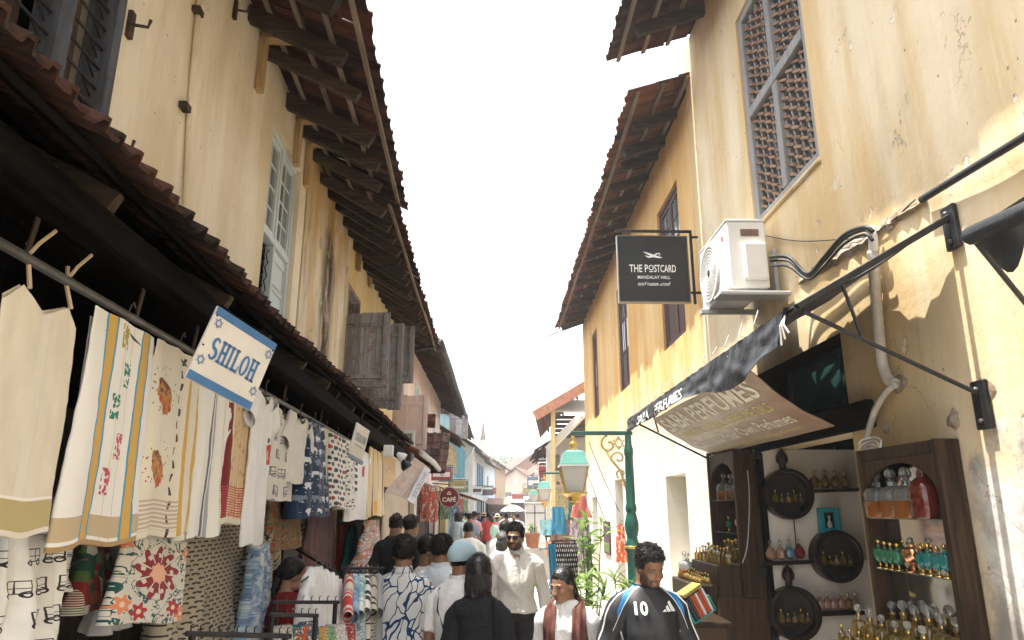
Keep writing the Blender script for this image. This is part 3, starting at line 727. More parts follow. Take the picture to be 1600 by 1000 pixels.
# small hood of brown tiles
HD = thing('tiled_hood', 'small hood of brown clay tiles jutting from the pink house', 'roof', loc=at(668, 735, 17.2))
m = MB(); m.add([(-.42, .0, -.03), (.42, 0, -.03), (.36, 1.0, .95), (-.36, 1.0, .95), (-.42, 0.02, -.07), (.42, .02, -.07), (.36, 1.02, .90), (-.36, 1.02, .90)], [(0, 1, 2, 3), (7, 6, 5, 4), (0, 4, 5, 1), (1, 5, 6, 2), (2, 6, 7, 3), (3, 7, 4, 0)]); m.build('hood_deck', W_RAFT, HD)
dn = Vector((0, -1, -.95)).normalized(); nm = Vector((0, -.95, 1)).normalized(); Y = nm.cross(dn)
for i in range(5):
    for j in range(4):
        o = Vector((-.33+j*.22, .02+i*.19, .0+i*.18)); T = Matrix(((dn.x, Y.x, nm.x, o.x), (dn.y, Y.y, nm.y, o.y), (dn.z, Y.z, nm.z, o.z), (0, 0, 0, 1)))
        link('tile', tile_mesh(.225, T_BRN), T_BRN, HD, mw=T @ Matrix.Rotation(rnd.uniform(-.05, .05), 4, 'Z'))
for i, (px, s) in enumerate(((658, .26), (671, .22))):
    p = at(px, 668, 18.1); m = MB(); m.cbox(-.14, .14, -.1, .1, 0, s*1.3, .02, .006); m.cbox(-.16, .16, -.12, .12, s*1.3+.001, s*1.3+.05, .015); m.build('clay_chimney', T_RED, loc=p, label=('taller', 'shorter')[i]+' terracotta flue box above the small tiled hood', cat='flue')
# yellow and teal houses
def far_house(fr, u0, u1, z1, pl, label, lip=.7, rise=.3, tm=None, wins=(), wood=None, glass=None, leaf=None, depth=5, shopdark=True, name='shop_house'):
    b = thing(name, label, 'house', frame=fr)
    ops = [w for w in wins]
    if shopdark: ops = ops+[(u0+.8, u1-.8, 0, 2.5)]
    wall(b, fr, u0, u1, 0, z1, pl, ops, thick=.25)
    S = fr.side
    m = MB(); m.box(*sorted((S*-.26, S*-depth)), u0+.001, u0+.2, 0, z1); m.box(*sorted((S*-.9, S*-1.1)), u0+.2, u1, 0, z1-.2); m.build('side_wall', pl, b)
    for o in wins: strip_window(b, fr, *o, wood or W_PALE, glass, 0, leaf)
    roof(b, fr, u0-.25, u1+.25, lip, z1-rise*.9, 0, z1+.12, tm or T_BRN, tw=.27, pitch_len=.36, single=0, sag=.02, seed=u0, raft=.6, rw=.07, rh=.1, battens=False, wback=-3)
    return b
YB = far_house(L3, 30.2, 35.5, 5.15, P_YELL, 'low yellow plastered house with open cream shutters past the pink one', .8, .4, wins=[(31, 32, 3.4, 4.6), (33.2, 34.2, 3.4, 4.6)], wood=W_PALE, leaf=M('cream_paint', (.66, .56, .34), .6))
TB = far_house(L3, 35.8, 45.0, 6.5, P_BLUE, 'teal blue plastered house under a dark eave', .95, .5, wins=[(36.6, 37.7, 3.6, 5.2), (39, 40.1, 3.6, 5.2), (41.6, 42.7, 3.6, 5.2)], wood=W_TEAL, leaf=W_TEAL)
plank_shutter(TB, L3, 34.6, .1, 1.0, 5.15, 6.35, W_GREY, 3, 0)
L4 = Frame(-5.5, .053, 1); L5 = Frame(-7.1, .08, 1)
WB = far_house(L4, 45.3, 53.0, 6.1, P_WHITE, 'plain white house with white gable side and downpipe', .75, .4, wins=[(47, 48, 3.6, 5.0), (50, 51, 3.6, 5.0)])
m = MB(); m.prism([L4.p(.65, 45.28, 0), L4.p(.0, 45.28, 0), L4.p(0, 45.28, 6.0), L4.p(.65, 45.28, 5.6)], (0, .12, 0)); m.build('end_wall', P_WHITE, WB)
m = MB(); m.tube([L4.p(.72, 45.2, 5.6), L4.p(.55, 45.2, 5.2), L4.p(.1, 45.2, 4.9)], .06, 6); m.build('downpipe', WHITEP, WB, True)
m = MB(); m.box(-.2, -.1, 45.2, 45.3, 4.5, 5.2)
SB = far_house(L4, 53.3, 60.0, 5.9, P_LBLUE, 'pale house with dark blue posts between its upper windows', .85, .4, wins=[(54+i*1.4, 54.8+i*1.4, 2.9, 5.2) for i in range(4)], wood=M('deep_blue_paint', (.06, .20, .30), .6))
GB = far_house(L5, 60.3, 69.0, 5.7, P_LBLUE, 'pale sky blue house with a small red sign', .6, .3, wins=[(62, 63, 3.4, 4.6)])
m = MB(); m.cbox(.12, 1.0, 60.1, 60.2, 3.0, 3.55, .03); m.build('red_sign', M('sign_red', (.36, .10, .09), .5), GB)
NB = far_house(L5, 69.3, 80.0, 6.2, P_TAN, 'tan plastered house where the street bends', .9, .5)
# white tower far behind the roofs
tw_ = thing('clock_tower', 'slim white tower with pointed roof rising behind the left roofs', 'tower', loc=at(746, 800, 112).xy.to_3d())
m = MB(); m.cbox(-1.6, 1.1, -1.2, 1.2, 0, 11.3, .05); m.build('tower_shaft', P_WHITE, tw_)
m = MB(); m.prism([(-2.0, -.9, 11.302), (.3, -.9, 11.302), (.2, -.9, 15.2), (-2.0, -.9, 14.4)], (0, 1.8, 0)); m.build('belfry_wall', P_WHITE, tw_)
m = MB(); m.cbox(.34, 1.2, -.45, .45, 11.302, 12.3, .03); m.build('turret', P_GREY, tw_)
m = MB(); m.lathe([(.62, 12.31), (.55, 12.7), (.30, 14.2), (.02, 15.6)], 4, (.75, 0, 0)); m.build('turret_spire', T_BRN, tw_)
m = MB(); m.cbox(.3, 1.6, -.6, .6, 9.6, 10.2, .05); m.build('balcony', P_WHITE, tw_)
# ------------------------------------------------------------------ end of the street
def gable_house(px, pyb, d, w, h, rh, pl, tm, label, depth=8, rz=0):
    b = thing('far_house', label, 'house', loc=at(px, pyb, d).xy.to_3d(), rz=rz)
    m = MB(); m.box(-w/2, w/2, 0, depth, 0, h); m.prism([(-w/2, .01, h), (w/2, .01, h), (0, .01, h+rh*.96)], (0, depth-.02, 0)); m.build('wall', pl, b)
    for s in (-1, 1):
        m = MB(); m.add([(s*(w/2+.5), -.5, h-rh*.5/(w/2)), (0, -.5, h+rh), (0, depth+.5, h+rh), (s*(w/2+.5), depth+.5, h-rh*.5/(w/2))]+[(s*(w/2+.5), -.5, h-rh*.5/(w/2)+.18), (0, -.5, h+rh+.18), (0, depth+.5, h+rh+.18), (s*(w/2+.5), depth+.5, h-rh*.5/(w/2)+.18)], [(0, 1, 2, 3), (7, 6, 5, 4), (0, 4, 5, 1), (1, 5, 6, 2), (2, 6, 7, 3), (3, 7, 4, 0)]); m.build('roof_slope', tm, b)
    for k in (-.28, .12):
        q = MB(); q.cbox(w*k, w*k+w*.17, -.08, -.001, h*.52, h*.8, .03); f = q.build('window', W_BROWN, b)
        q = MB(); q.box(w*k+.08, w*k+w*.17-.08, -.1, -.0805, h*.52+.08, h*.8-.08); q.build('pane', GLASSM, f)
    return b
gable_house(832, 790, 96, 7.5, 6.2, 2.6, P_BRICK, T_BRN, 'red roofed gable house closing the end of the street', 9, .25)
gable_house(806, 790, 84, 5.0, 4.6, 1.8, P_PINK, T_BRN, 'smaller pinkish house in front of the red gable', 6, -.2)
gable_house(868, 790, 88, 6.5, 5.6, 2.2, P_BRICK, T_BRN, 'brick red house beside the striped pole signs', 8, .2)
gable_house(786, 790, 104, 6, 5.6, 1.6, P_TAN, T_BRN, 'tan house under the distant treetops', 8, 0)
gable_house(916, 790, 70, 8, 5.0, 2.0, P_GREY, T_BRN, 'grey house half hidden by the limewashed corner', 10, -.1)
for i, (px, py, d, w, zt, c, lab) in enumerate(((797, 778, 74, 4.2, 3.0, (.62, .62, .6), 'long whitish sheet awning at the far corner'), (822, 776, 66, 3.4, 2.9, (.6, .6, .58), 'sagging pale sheet awning beside the red shop sign'), (776, 776, 62, 2.4, 2.7, (.25, .14, .1), 'rusty sheet awning by the pale blue house'))):
    b = thing('sheet_awning', lab, 'awning', loc=at(px, 790, d).xy.to_3d()); mt = M('awning_sheet%d' % i, c, .6)
    m = MB(); m.add([(-w/2, -1.2, zt-.5), (w/2, -1.2, zt-.55), (w/2, .9, zt), (-w/2, .9, zt)]+[(-w/2, -1.2, zt-.46), (w/2, -1.2, zt-.51), (w/2, .9, zt+.04), (-w/2, .9, zt+.04)], [(0, 1, 2, 3), (7, 6, 5, 4), (0, 4, 5, 1), (1, 5, 6, 2), (2, 6, 7, 3), (3, 7, 4, 0)]); m.build('sheet', mt, b)
    for x in (-w/2+.1, w/2-.1):
        m = MB(); m.tube([(x, -1.1, 0), (x, -1.1, zt-.5)], .05, 6); m.build('post', IRON, b)
    m = MB(); m.box(-w/2+.1, w/2-.1, .8, .9, 0, zt-.05); m.build('shop_back', W_BROWN, b)
m = MB(); m.cbox(-.5, .5, -.04, .04, 0, .45, .03); m.build('shop_sign', M('sign_red', (.45, .06, .06), .5), loc=at(809, 780, 60), label='bright red shop board under the pale awning', cat='sign')
# ------------------------------------------------------------------ right side past the limewashed house
VB = thing('timber_veranda', 'open timber veranda with clay tile roof past the limewashed house', 'veranda')
D = 21.0
A, B, C2, E2 = at(925, 597, D), at(835, 650, D), at(844, 690, 25.0), at(925, 640, 26)
m = MB(); m.bar(A, B, .06, .30, (0, 0, 1), .01); m.build('barge_board', M('terracotta_paint', (.45, .22, .14), .7), VB)
m = MB(); q = [A+Vector((0, .1, .15)), B+Vector((0, .1, .15)), C2+Vector((0, 0, .2)), E2+Vector((0, 0, 1.2))]; m.add(q+[p+Vector((0, 0, -.09)) for p in q], [(0, 1, 2, 3), (7, 6, 5, 4), (0, 4, 5, 1), (1, 5, 6, 2), (2, 6, 7, 3), (3, 7, 4, 0)]); vr = m.build('roof', W_DARK, VB)
for i in range(7):
    f_ = i/7; a_, b_ = A.lerp(B, f_*.98), E2.lerp(C2, f_*.98)
    m = MB(); m.bar(a_+Vector((0, .2, -.02)), b_+Vector((0, 0, .9*(1-f_)+.05)), .06, .1, (0, 0, 1)); m.build('rafter', T_RED, vr)
m = MB(); m.bar(at(864, 640, 21.3), at(864, 830, 21.3), .13, .13, (0, 1, 0), .01); m.build('post', P_YELL, VB)
m = MB(); m.bar(at(910, 648, 21.1), at(856, 703, 21.6), .16, .2, (0, 0, 1), .01); m.build('brace_beam', P_WHITE, VB)
m = MB(); m.bar(at(857, 698, 22), at(857, 830, 22), .14, .14, (0, 1, 0), .01); m.build('post', P_WHITE, VB)
m = MB(); m.add([at(868, 644, 21.6), at(925, 644, 21.6), at(925, 628, 22.4), at(882, 628, 22.4), at(868, 641, 21.6), at(925, 641, 21.6), at(925, 625, 22.4), at(882, 625, 22.4)], [(0, 1, 2, 3), (7, 6, 5, 4), (0, 4, 5, 1), (1, 5, 6, 2), (2, 6, 7, 3), (3, 7, 4, 0)]); m.build('soffit', P_WHITE, VB)
for i in range(5):
    y = 652+i*7; m = MB(); m.bar(at(866, y, 23.6), at(940, y, 23.6), .03, .12, (0, 0, 1)); m.build('louvre_board', W_DARK, VB)
m = MB(); m.bar(at(866, 700, 24), at(940, 690, 24), .05, .45, (0, 0, 1)); m.build('panel', P_GREY, VB)
for k, x in enumerate((846, 852, 862, 872)):
    for r_ in range(4):
        m = MB(); m.bar(at(x-4, 702+r_*8, 27+k), at(x+4, 700+r_*8, 27+k), .04, .07, (0, 0, 1)); m.build('louvre_board', (W_PALE, W_BROWN)[r_ % 2], VB)
for (px, y0, y1, d, lab, band) in ((853, 722, 800, 34, 'tall white pole board with red top band', (.5, .08, .08)), (845, 735, 800, 44, 'narrower pale pole board further off', (.55, .55, .53))):
    b = thing('pole_board', lab, 'sign', loc=at(px, 800, d).xy.to_3d()); h0, h1 = at(px, y1, d).z, at(px, y0, d).z
    m = MB(); m.cbox(-.35, .35, -.05, .05, h1-1.9, h1, .02); m.build('board', P_WHITE, b)
    m = MB(); m.cbox(-.33, .33, -.075, -.051, h1-.6, h1-.2, .02); m.build('board_band', M('band%.2f' % band[0], band, .5), b)
    m = MB(); m.tube([(0, 0, 0), (0, 0, h1-1.9)], .05, 6); m.build('pole', IRON, b)
# far right shop fronts in shade behind the lamps
RB = far_house(Frame(2.05, -.01, -1), 26.5, 33.5, 4.4, P_GREY, 'grey low shop house behind the second street lamp', .9, .5, tm=T_BRN)
RC = far_house(Frame(2.6, -.005, -1), 34.0, 46.0, 5.0, P_PINK, 'pinkish shop house behind the farthest street lamp', .9, .5, tm=T_BRN, wins=[(37, 38, 3.0, 4.1), (41, 42, 3.0, 4.1)], wood=W_BROWN)
RD = far_house(Frame(3.3, -.005, -1), 46.5, 62.0, 5.4, P_TAN, 'tan shop house far down the right side', .9, .5, tm=T_BRN)
# bamboo stick poking out of the eave
m = MB(); m.tube([at(872, 519, 18.6), at(813, 543, 18.3)], [.02, .008], 6); m.build('bamboo_stick', W_RAFT2, label='thin bamboo stick poking out from the tiled eave', cat='stick')
# ------------------------------------------------------------------ trees far behind
LEAFM = None
def leaf_mat(name, a, b):
    g = Gr(name, .6, spec=.25); r = g.noise(3, 3); c = g.mix(r.ss(.3, .7), a, b)
    g.b.inputs['Subsurface Weight'].default_value = 0
    t = g.nt.nodes.new('ShaderNodeBsdfTranslucent'); mx = g.nt.nodes.new('ShaderNodeMixShader'); mx.inputs[0].default_value = .3
    g.put(t.inputs[0], g.mix(r.ss(.3, .7), tuple(q*1.5 for q in a), tuple(q*1.4 for q in b)))
    out = g.nt.nodes['Material Output']; g.nt.links.new(g.b.outputs[0], mx.inputs[1]); g.nt.links.new(t.outputs[0], mx.inputs[2]); g.nt.links.new(mx.outputs[0], out.inputs[0])
    return g.done(c)
TREE_L = leaf_mat('tree_leaf', (.05, .09, .025), (.10, .15, .04))
def tree(px, py, d, r, label):
    p = at(px, py, d); b = thing('tree', label, 'tree', loc=(p.x, p.y, 0), group='trees past the roofs')
    m = MB(); m.tube([(0, 0, 0), (.2, 0, p.z*.5), (.1, .1, p.z)], [.3, .22, .1], 7)
    for k in range(6):
        a = k*1.05; m.tube([(.1, .1, p.z*.7), (math.cos(a)*r*.6, math.sin(a)*r*.6, p.z+r*.3*math.sin(k*2.1))], [.1, .03], 5)
    m.build('trunk', W_RAFT, b)
    m = MB(); rr = random.Random(px)
    for k in range(26):
        c = Vector((rr.gauss(0, .5), rr.gauss(0, .5), rr.gauss(0, .32)))*r+Vector((0, 0, p.z))
        for i in range(70):
            q = c+Vector((rr.gauss(0, 1), rr.gauss(0, 1), rr.gauss(0, .8)))*r*.2; s = rr.uniform(.1, .24)
            a = Vector((rr.uniform(-1, 1), rr.uniform(-1, 1), rr.uniform(-1, 1)))*s; e = Vector((rr.uniform(-1, 1), rr.uniform(-1, 1), rr.uniform(-1, 1)))*s
            m.add([q, q+a, q+a+e, q+e], [(0, 1, 2, 3)])
    m.build('crown', TREE_L, b)
tree(780, 728, 125, 3.6, 'round green treetop left of the distant gable')
tree(797, 734, 140, 3.2, 'smaller treetop showing beside the red gable roof')
# ------------------------------------------------------------------ stall rails and signs, left
def rail(name, pts, r, mat, label, cat='rail'):
    m = MB(); m.tube(pts, r, 8); return m.build(name, mat, label=label, cat=cat, smooth=40)
def l1p(px, py, w): u, z = L1.hit(px, py, w); return L1.world(w, u, z)
HW = .80                                   # hangers' plane in front of the stalls
ra = [l1p(-60, 345, HW), l1p(62, 415, HW), l1p(250, 520, HW), l1p(405, 609, HW), l1p(546, 690, HW)]
d_ = (ra[3]-ra[1]).normalized(); R0, R1 = ra[1], ra[3]
def rail_at(t): return R0.lerp(R1, t)      # t by length between the two known points
def rail_px(px):                           # point of the lower rail seen at pixel column px
    lo, hi = -.6, 6.0
    for _ in range(50):
        k = (lo+hi)/2; p = rail_at(k); s = FPX*_c*p.y-0
        f_ = p.y*_c+(p.z-CAMZ)*_s; x = 800+p.x/f_*FPX
        if x < px: lo = k
        else: hi = k
    return rail_at(lo)
rail('garment_rail', [rail_at(-.45), rail_at(1.0), rail_px(548)], .016, STEEL, 'lower dark steel pipe that the clothes hangers hook over')
r2 = [l1p(154, 369, HW+.05), l1p(307, 484, HW+.05), l1p(421, 563, HW+.05), l1p(552, 661, HW+.05)]
rail('support_rail', [r2[0]+(r2[0]-r2[1])*1.0, r2[1], r2[3]], .016, STEEL, 'upper steel pipe under the canopy fascia')
for i, px in enumerate((40, 212, 300, 442, 500)):
    p = rail_px(px); m = MB(); m.tube([p, p+Vector((.03, .01, .30))], .008, 6); m.build('rail_drop', RUSTY, label='thin drop rod tying the two stall pipes together', cat='rod', group='rods between the stall pipes')
for i, (pa, pb) in enumerate((((432, 586), (492, 629)), ((512, 643), (539, 664)))):
    a, b = l1p(*pa, .55), l1p(*pb, .55); m = MB(); m.tube([a, b], .017, 8)
    t = thing('tube_light', ('longer', 'shorter')[i]+' white fluorescent tube fitting under the canopy', 'light', loc=a)
    m.xf(Matrix.Translation(-a)); m.build('tube', WHITEP, t, True); m = MB(); m.bar(Vector((-.02, 0, .03)), b-a+Vector((-.02, 0, .03)), .04, .03); m.build('batten', PVC, t)
# hanging sign boards
BLUEP = M('sign_blue', (.06, .16, .33), .55, .15, 12, .05); BOARD = M('sign_board_white', (.62, .59, .53), .6, .1, 3, .1)
def stroke(m, pts, w, flat=0):
    """flat brush stroke in the xz plane, w may vary"""
    n = len(pts); ws = w if isinstance(w, list) else [w]*n; L = []; Rr = []
    for i, (x, z) in enumerate(pts):
        a = pts[max(i-1, 0)]; b = pts[min(i+1, n-1)]; dx, dz = b[0]-a[0], b[1]-a[1]; l = math.hypot(dx, dz) or 1
        nx, nz = -dz/l*ws[i]/2, dx/l*ws[i]/2; L.append((x+nx, 0, z+nz)); Rr.append((x-nx, 0, z-nz))
    m.add(L+Rr, [(i, i+1, n+i+1, n+i) for i in range(n-1)])
def rect(m, x0, x1, z0, z1): m.add([(x0, 0, z0), (x1, 0, z0), (x1, 0, z1), (x0, 0, z1)], [(0, 1, 2, 3)])
def slab_letter(m, ch, x, w, h):
    """bold slab-serif capital"""
    s = w*.28; f = h*.11; e = w*.12
    def stem(a): rect(m, a-s/2, a+s/2, 0, h); rect(m, a-s/2-e, a+s/2+e, 0, f); rect(m, a-s/2-e, a+s/2+e, h-f, h)
    arc = lambda cx, cz, rx, rz, a0, a1, n=14: [(cx+rx*math.cos(R(a0+(a1-a0)*i/n)), cz+rz*math.sin(R(a0+(a1-a0)*i/n))) for i in range(n+1)]
    if ch == 'I': stem(x+w*.3)
    if ch == 'H': stem(x+w*.24); stem(x+w*.82); rect(m, x+w*.24, x+w*.82, h*.45, h*.58)
    if ch == 'L': stem(x+w*.26); rect(m, x+w*.26, x+w*.95, 0, f*1.3); rect(m, x+w*.83, x+w*.95, 0, h*.34)
    if ch == 'O': stroke(m, arc(x+w*.5, h/2, w*.37, h*.43, 0, 360, 24), [s*(.62+.42*abs(math.cos(R(15*i)))) for i in range(25)])
    if ch == 'A': stroke(m, [(x+w*.12, 0), (x+w*.5, h)], s*.6); stroke(m, [(x+w*.5, h), (x+w*.88, 0)], s); rect(m, x+w*.25, x+w*.75, h*.25, h*.37); rect(m, x, x+w*.3, 0, f); rect(m, x+w*.68, x+w, 0, f)
    if ch == 'M': stem(x+w*.16); stem(x+w*.9); stroke(m, [(x+w*.16, h), (x+w*.52, h*.2)], s*.8); stroke(m, [(x+w*.52, h*.2), (x+w*.9, h)], s*.8)
    if ch == 'S':
        stroke(m, arc(x+w*.5, h*.72, w*.33, h*.22, 25, 250, 12)+arc(x+w*.5, h*.27, w*.35, h*.22, 70, -155, 12), [s*.75+s*.45*math.sin(math.pi*i/25) for i in range(26)])
def word(txt, w, h):
    m = MB(); ws = {'I': .62, 'M': 1.12}; tot = sum(ws.get(c, 1)+.12 for c in txt); x = 0
    for c in txt:
        cw = ws.get(c, 1)/tot*w; slab_letter(m, c, x-w/2, cw, h); x += cw+.12/tot*w
    m.xf(Matrix.Translation((0, 0, -h/2))); return m
def star(m, cx, cz, r, w=.006):
    for k in (0, 180):
        p = [(cx+r*math.cos(R(90+k+120*i)), cz+r*math.sin(R(90+k+120*i))) for i in range(4)]; stroke(m, p, w)
def quad_sign(tl, tr, br, bl, w, h):
    """matrix of a board whose corners sit at the four points (x right, z up, -y towards the viewer)"""
    X = ((tr-tl)+(br-bl)).normalized(); Z = ((tl-bl)+(tr-br)); Z = (Z-X*Z.dot(X)).normalized(); Yv = Z.cross(X)
    c = (tl+tr+br+bl)/4
    return Matrix(((X.x, Yv.x, Z.x, c.x), (X.y, Yv.y, Z.y, c.y), (X.z, Yv.z, Z.z, c.z), (0, 0, 0, 1)))
def lettering(par, m, mat, y, name='lettering', x=0, z=0):
    m.xf(Matrix.Translation((x, y, z))); return m.build(name, mat, par)
# large stall sign: hangs from the upper pipe, turned down the street
a, b = l1p(331, 466, .86), l1p(423, 541, .86); dq = 3.05
tl, tr = at(331, 466, 2.72), at(424, 541, 3.0); bl, br = at(298, 601, 2.70), at(396, 636, 3.02)
T = quad_sign(tl, tr, br, bl, 1, 1); W_, H_ = (tr-tl).length*.5+(br-bl).length*.5, (tl-bl).length*.5+(tr-br).length*.5
sg = thing('shop_sign', 'large white board reading SHILOH in blue slab letters with star outlines', 'sign'); sg.matrix_world = T
m = MB(); m.cbox(-W_/2, W_/2, -.006, .006, -H_/2, H_/2, .002); m.build('board', BOARD, sg)
m = MB(); m.box(-W_/2+.002, W_/2-.002, -.0085, -.0062, H_/2-.035, H_/2-.001); m.build('blue_band', BLUEP, sg)
m = MB(); m.box(-W_/2+.002, W_/2-.002, -.0085, -.0062, -H_/2+.001, -H_/2+.035); m.build('blue_band', BLUEP, sg)
for i, ch in enumerate('SHILOH'):
    ws = [1, 1, .6, .95, 1, 1]; x = -W_*.37+W_*.74*(sum(ws[:i])+.0)/sum(ws); m = MB(); slab_letter(m, ch, 0, W_*.74/sum(ws)*.9, H_*.30); lettering(sg, m, BLUEP, -.0088, 'letter', x, -H_*.16)
for x, z in ((-.40, .30), (-.42, -.22), (.43, .30), (.43, -.25)):
    m = MB(); star(m, W_*x, H_*z, .021, .004); lettering(sg, m, BLUEP, -.0088, 'star')
for x, z in ((-.46, .38), (-.47, -.04), (.47, .38)):
    m = MB(); m.lathe([(.004, 0), (.004, .003)], 8); m.xf(Matrix.Rotation(math.pi/2, 4, 'X')); m.xf(Matrix.Translation((W_*x, -.0065, H_*z))); m.build('nail', IRON, sg)
# second, smaller board further along
tl, tr, br, bl = at(556, 659, 6.1), at(575, 674, 6.35), at(567, 719, 6.35), at(546, 709, 6.1)
T = quad_sign(tl, tr, br, bl, 1, 1); W_, H_ = (tr-tl).length, (tl-bl).length
sg = thing('shop_sign', 'small cream board reading SHALOM hung further along the stall', 'sign'); sg.matrix_world = T
m = MB(); m.cbox(-W_/2, W_/2, -.006, .006, -H_/2, H_/2, .002); m.build('board', BOARD, sg)
m = MB(); m.cbox(-W_/2, W_/2, -.02, .0, -H_/2-.035, -H_/2-.001, .002); m.build('blue_band', M('sign_blue_grey', (.22, .28, .36), .6), sg)
m = word('SHALOM', W_*.78, H_*.24); lettering(sg, m, M('sign_blue_grey', None), -.0085, 'lettering', 0, H_*.10)
m = MB(); [rect(m, -W_*.3+W_*.1*k, -W_*.3+W_*.07+W_*.1*k, -H_*.02, H_*.02) for k in range(6)]; lettering(sg, m, M('sign_blue_grey', None), -.0085, 'small_lettering', 0, -H_*.15)
# cafe further on: canopy board, round sign, timber front
CF = thing('cafe', 'brown timber shopfront with curved brackets below the cafe sign', 'shopfront', frame=L2)
for k in range(7):
    u = 13.2+k*.42; m = MB(); m.cbox(.55, .60, u, u+.405, .02, 2.05, .006); m.build('door_board', M('cafe_maroon_wood', (.115, .045, .035), .5, .35, 3, .3, st=(8, 8, 1)), CF)
for k in range(6):
    u = 13.3+k*.55; m = MB(); m.tube([L2.p(.62, u, 2.1), L2.p(.66, u+.05, 2.35), L2.p(.8, u+.08, 2.55), L2.p(1.05, u+.1, 2.65)], .03, 6); m.build('bracket', W_DARK, CF)
m = MB(); m.box(.5, .56, 12.7, 17, 2.055, 2.8); m.build('transom_panel', P_WHITE, CF)
m = MB(); m.cbox(.60, .72, 16.2, 16.3, 0, 2.5, .01); m.cbox(.60, .72, 16.5, 16.6, 0, 2.5, .01); m.build('white_post', P_WHITE, CF)
m = MB()
m.tube([L2.p(1.12, 12.9, 2.83), L2.p(1.2, 15, 2.78), L2.p(1.15, 19, 2.74)], .055, 8); m.build('gutter', PVC, CF, True)
roof(CF, L2, 12.7, 19.5, 1.1, 2.82, .1, 3.35, T_RED, tw=.24, pitch_len=.31, single=90, sag=.03, seed=3, raft=0, battens=False, name='front_roof', wback=0.05)
q = at(702, 777, 14.4); cs = thing('cafe_sign', 'round maroon hanging sign reading CAFE with coffee bean mark', 'sign', loc=q)
CREAM = M('cream_lettering', (.72, .68, .58), .6)
m = MB(); m.lathe([(.0, -.02), (.20, -.02), (.205, -.014), (.205, .014), (.20, .02), (0, .02)], 28); m.xf(Matrix.Rotation(math.pi/2, 4, 'X')); m.build('disc', M('cafe_maroon', (.12, .02, .022), .4), cs)
m = MB(); n = 28; m.add([((.196+.008*k)*math.cos(2*math.pi*i/n), -.0225, (.196+.008*k)*math.sin(2*math.pi*i/n)) for k in (-1, 0) for i in range(n)], [(i, (i+1) % n, n+(i+1) % n, n+i) for i in range(n)]); m.build('rim_line', CREAM, cs)
lettering(cs, mesh_of_text('CAFÉ', .27, .105, .02), CREAM, -.0225, 'lettering', 0, -.035)
m = MB(); stroke(m, [(-.04, .055), (-.025, .09), (0, .115), (.025, .09), (.04, .055), (-.04, .055)], .012); stroke(m, [(0, .06), (0, .09)], .014); lettering(cs, m, CREAM, -.0225, 'mark')
m = MB(); m.tube([(-.35, .1, .27), (0, 0, .25), (0, 0, .19)], .01, 5); m.build('hanger', IRON, cs)
# slanting menu canopy board
tl, tr, br, bl = at(648, 717, 9.6), at(672, 734, 9.9), at(634, 780, 9.2), at(603, 768, 9.0)
mc = thing('plank_awning', 'slanting awning of pinkish grey planks beyond the clothes', 'awning')
PLK = oldwood('pink_grey_plank', (.34, .27, .24), (.46, .38, .34), st=(6, 6, 6))
for k in range(5):
    a0, a1, b0, b1 = tl.lerp(tr, k/5+.006), tl.lerp(tr, (k+1)/5-.006), bl.lerp(br, k/5+.006), bl.lerp(br, (k+1)/5-.006); up_ = Vector((0, .01, .02))
    m = MB(); m.add([a0, a1, b1, b0, a0+up_, a1+up_, b1+up_, b0+up_], [(0, 1, 2, 3), (7, 6, 5, 4), (0, 4, 5, 1), (1, 5, 6, 2), (2, 6, 7, 3), (3, 7, 4, 0)]); m.build('plank', PLK, mc)
# narrow hanging board with lettering at its edge
tl, tr, br, bl = at(667, 731, 9.7), at(673, 740, 9.7), at(645, 783, 9.25), at(632, 779, 9.2)
T = quad_sign(tl, tr, br, bl, 1, 1); W_, H_ = .10, (tl-bl).length
sb = thing('banner_board', 'narrow pale board with grey letters along the plank awning', 'sign'); sb.matrix_world = T
m = MB(); m.cbox(-W_/2, W_/2, -.008, .008, -H_/2, H_/2, .003); m.build('board', M('pale_board', (.55, .55, .58), .6), sb)
m = mesh_of_text('ANTIQUES', H_*.7, W_*.6, .01); m.xf(Matrix.Rotation(math.pi/2, 4, 'Y')); lettering(sb, m, M('board_grey_ink', (.25, .25, .3), .6), -.0095)
# floodlight and loudspeaker hung at the canopy's end
q = at(607, 706, 7.6); fl = thing('flood_lamp', 'white twin flood lamp with black housing at the canopy edge', 'lamp', loc=q)
m = MB(); m.cbox(-.05, .05, -.04, .04, -.05, .07, .008); m.build('junction_box', WHITEP, fl)
m = MB(); m.lathe([(.02, 0), (.05, .06), (.055, .09), (0, .085)], 12, (0, 0, 0)); m.xf(Matrix.Translation((.1, -.02, -.02)) @ Matrix.Rotation(2.2, 4, 'Y')); m.build('lamp_head', WHITEP, fl, 40)
m = MB(); m.lathe([(.02, 0), (.055, .06), (.06, .1), (0, .09)], 12); m.xf(Matrix.Translation((.15, 0, -.09)) @ Matrix.Rotation(2.5, 4, 'Y')); m.build('lamp_head', IRON, fl, 40)
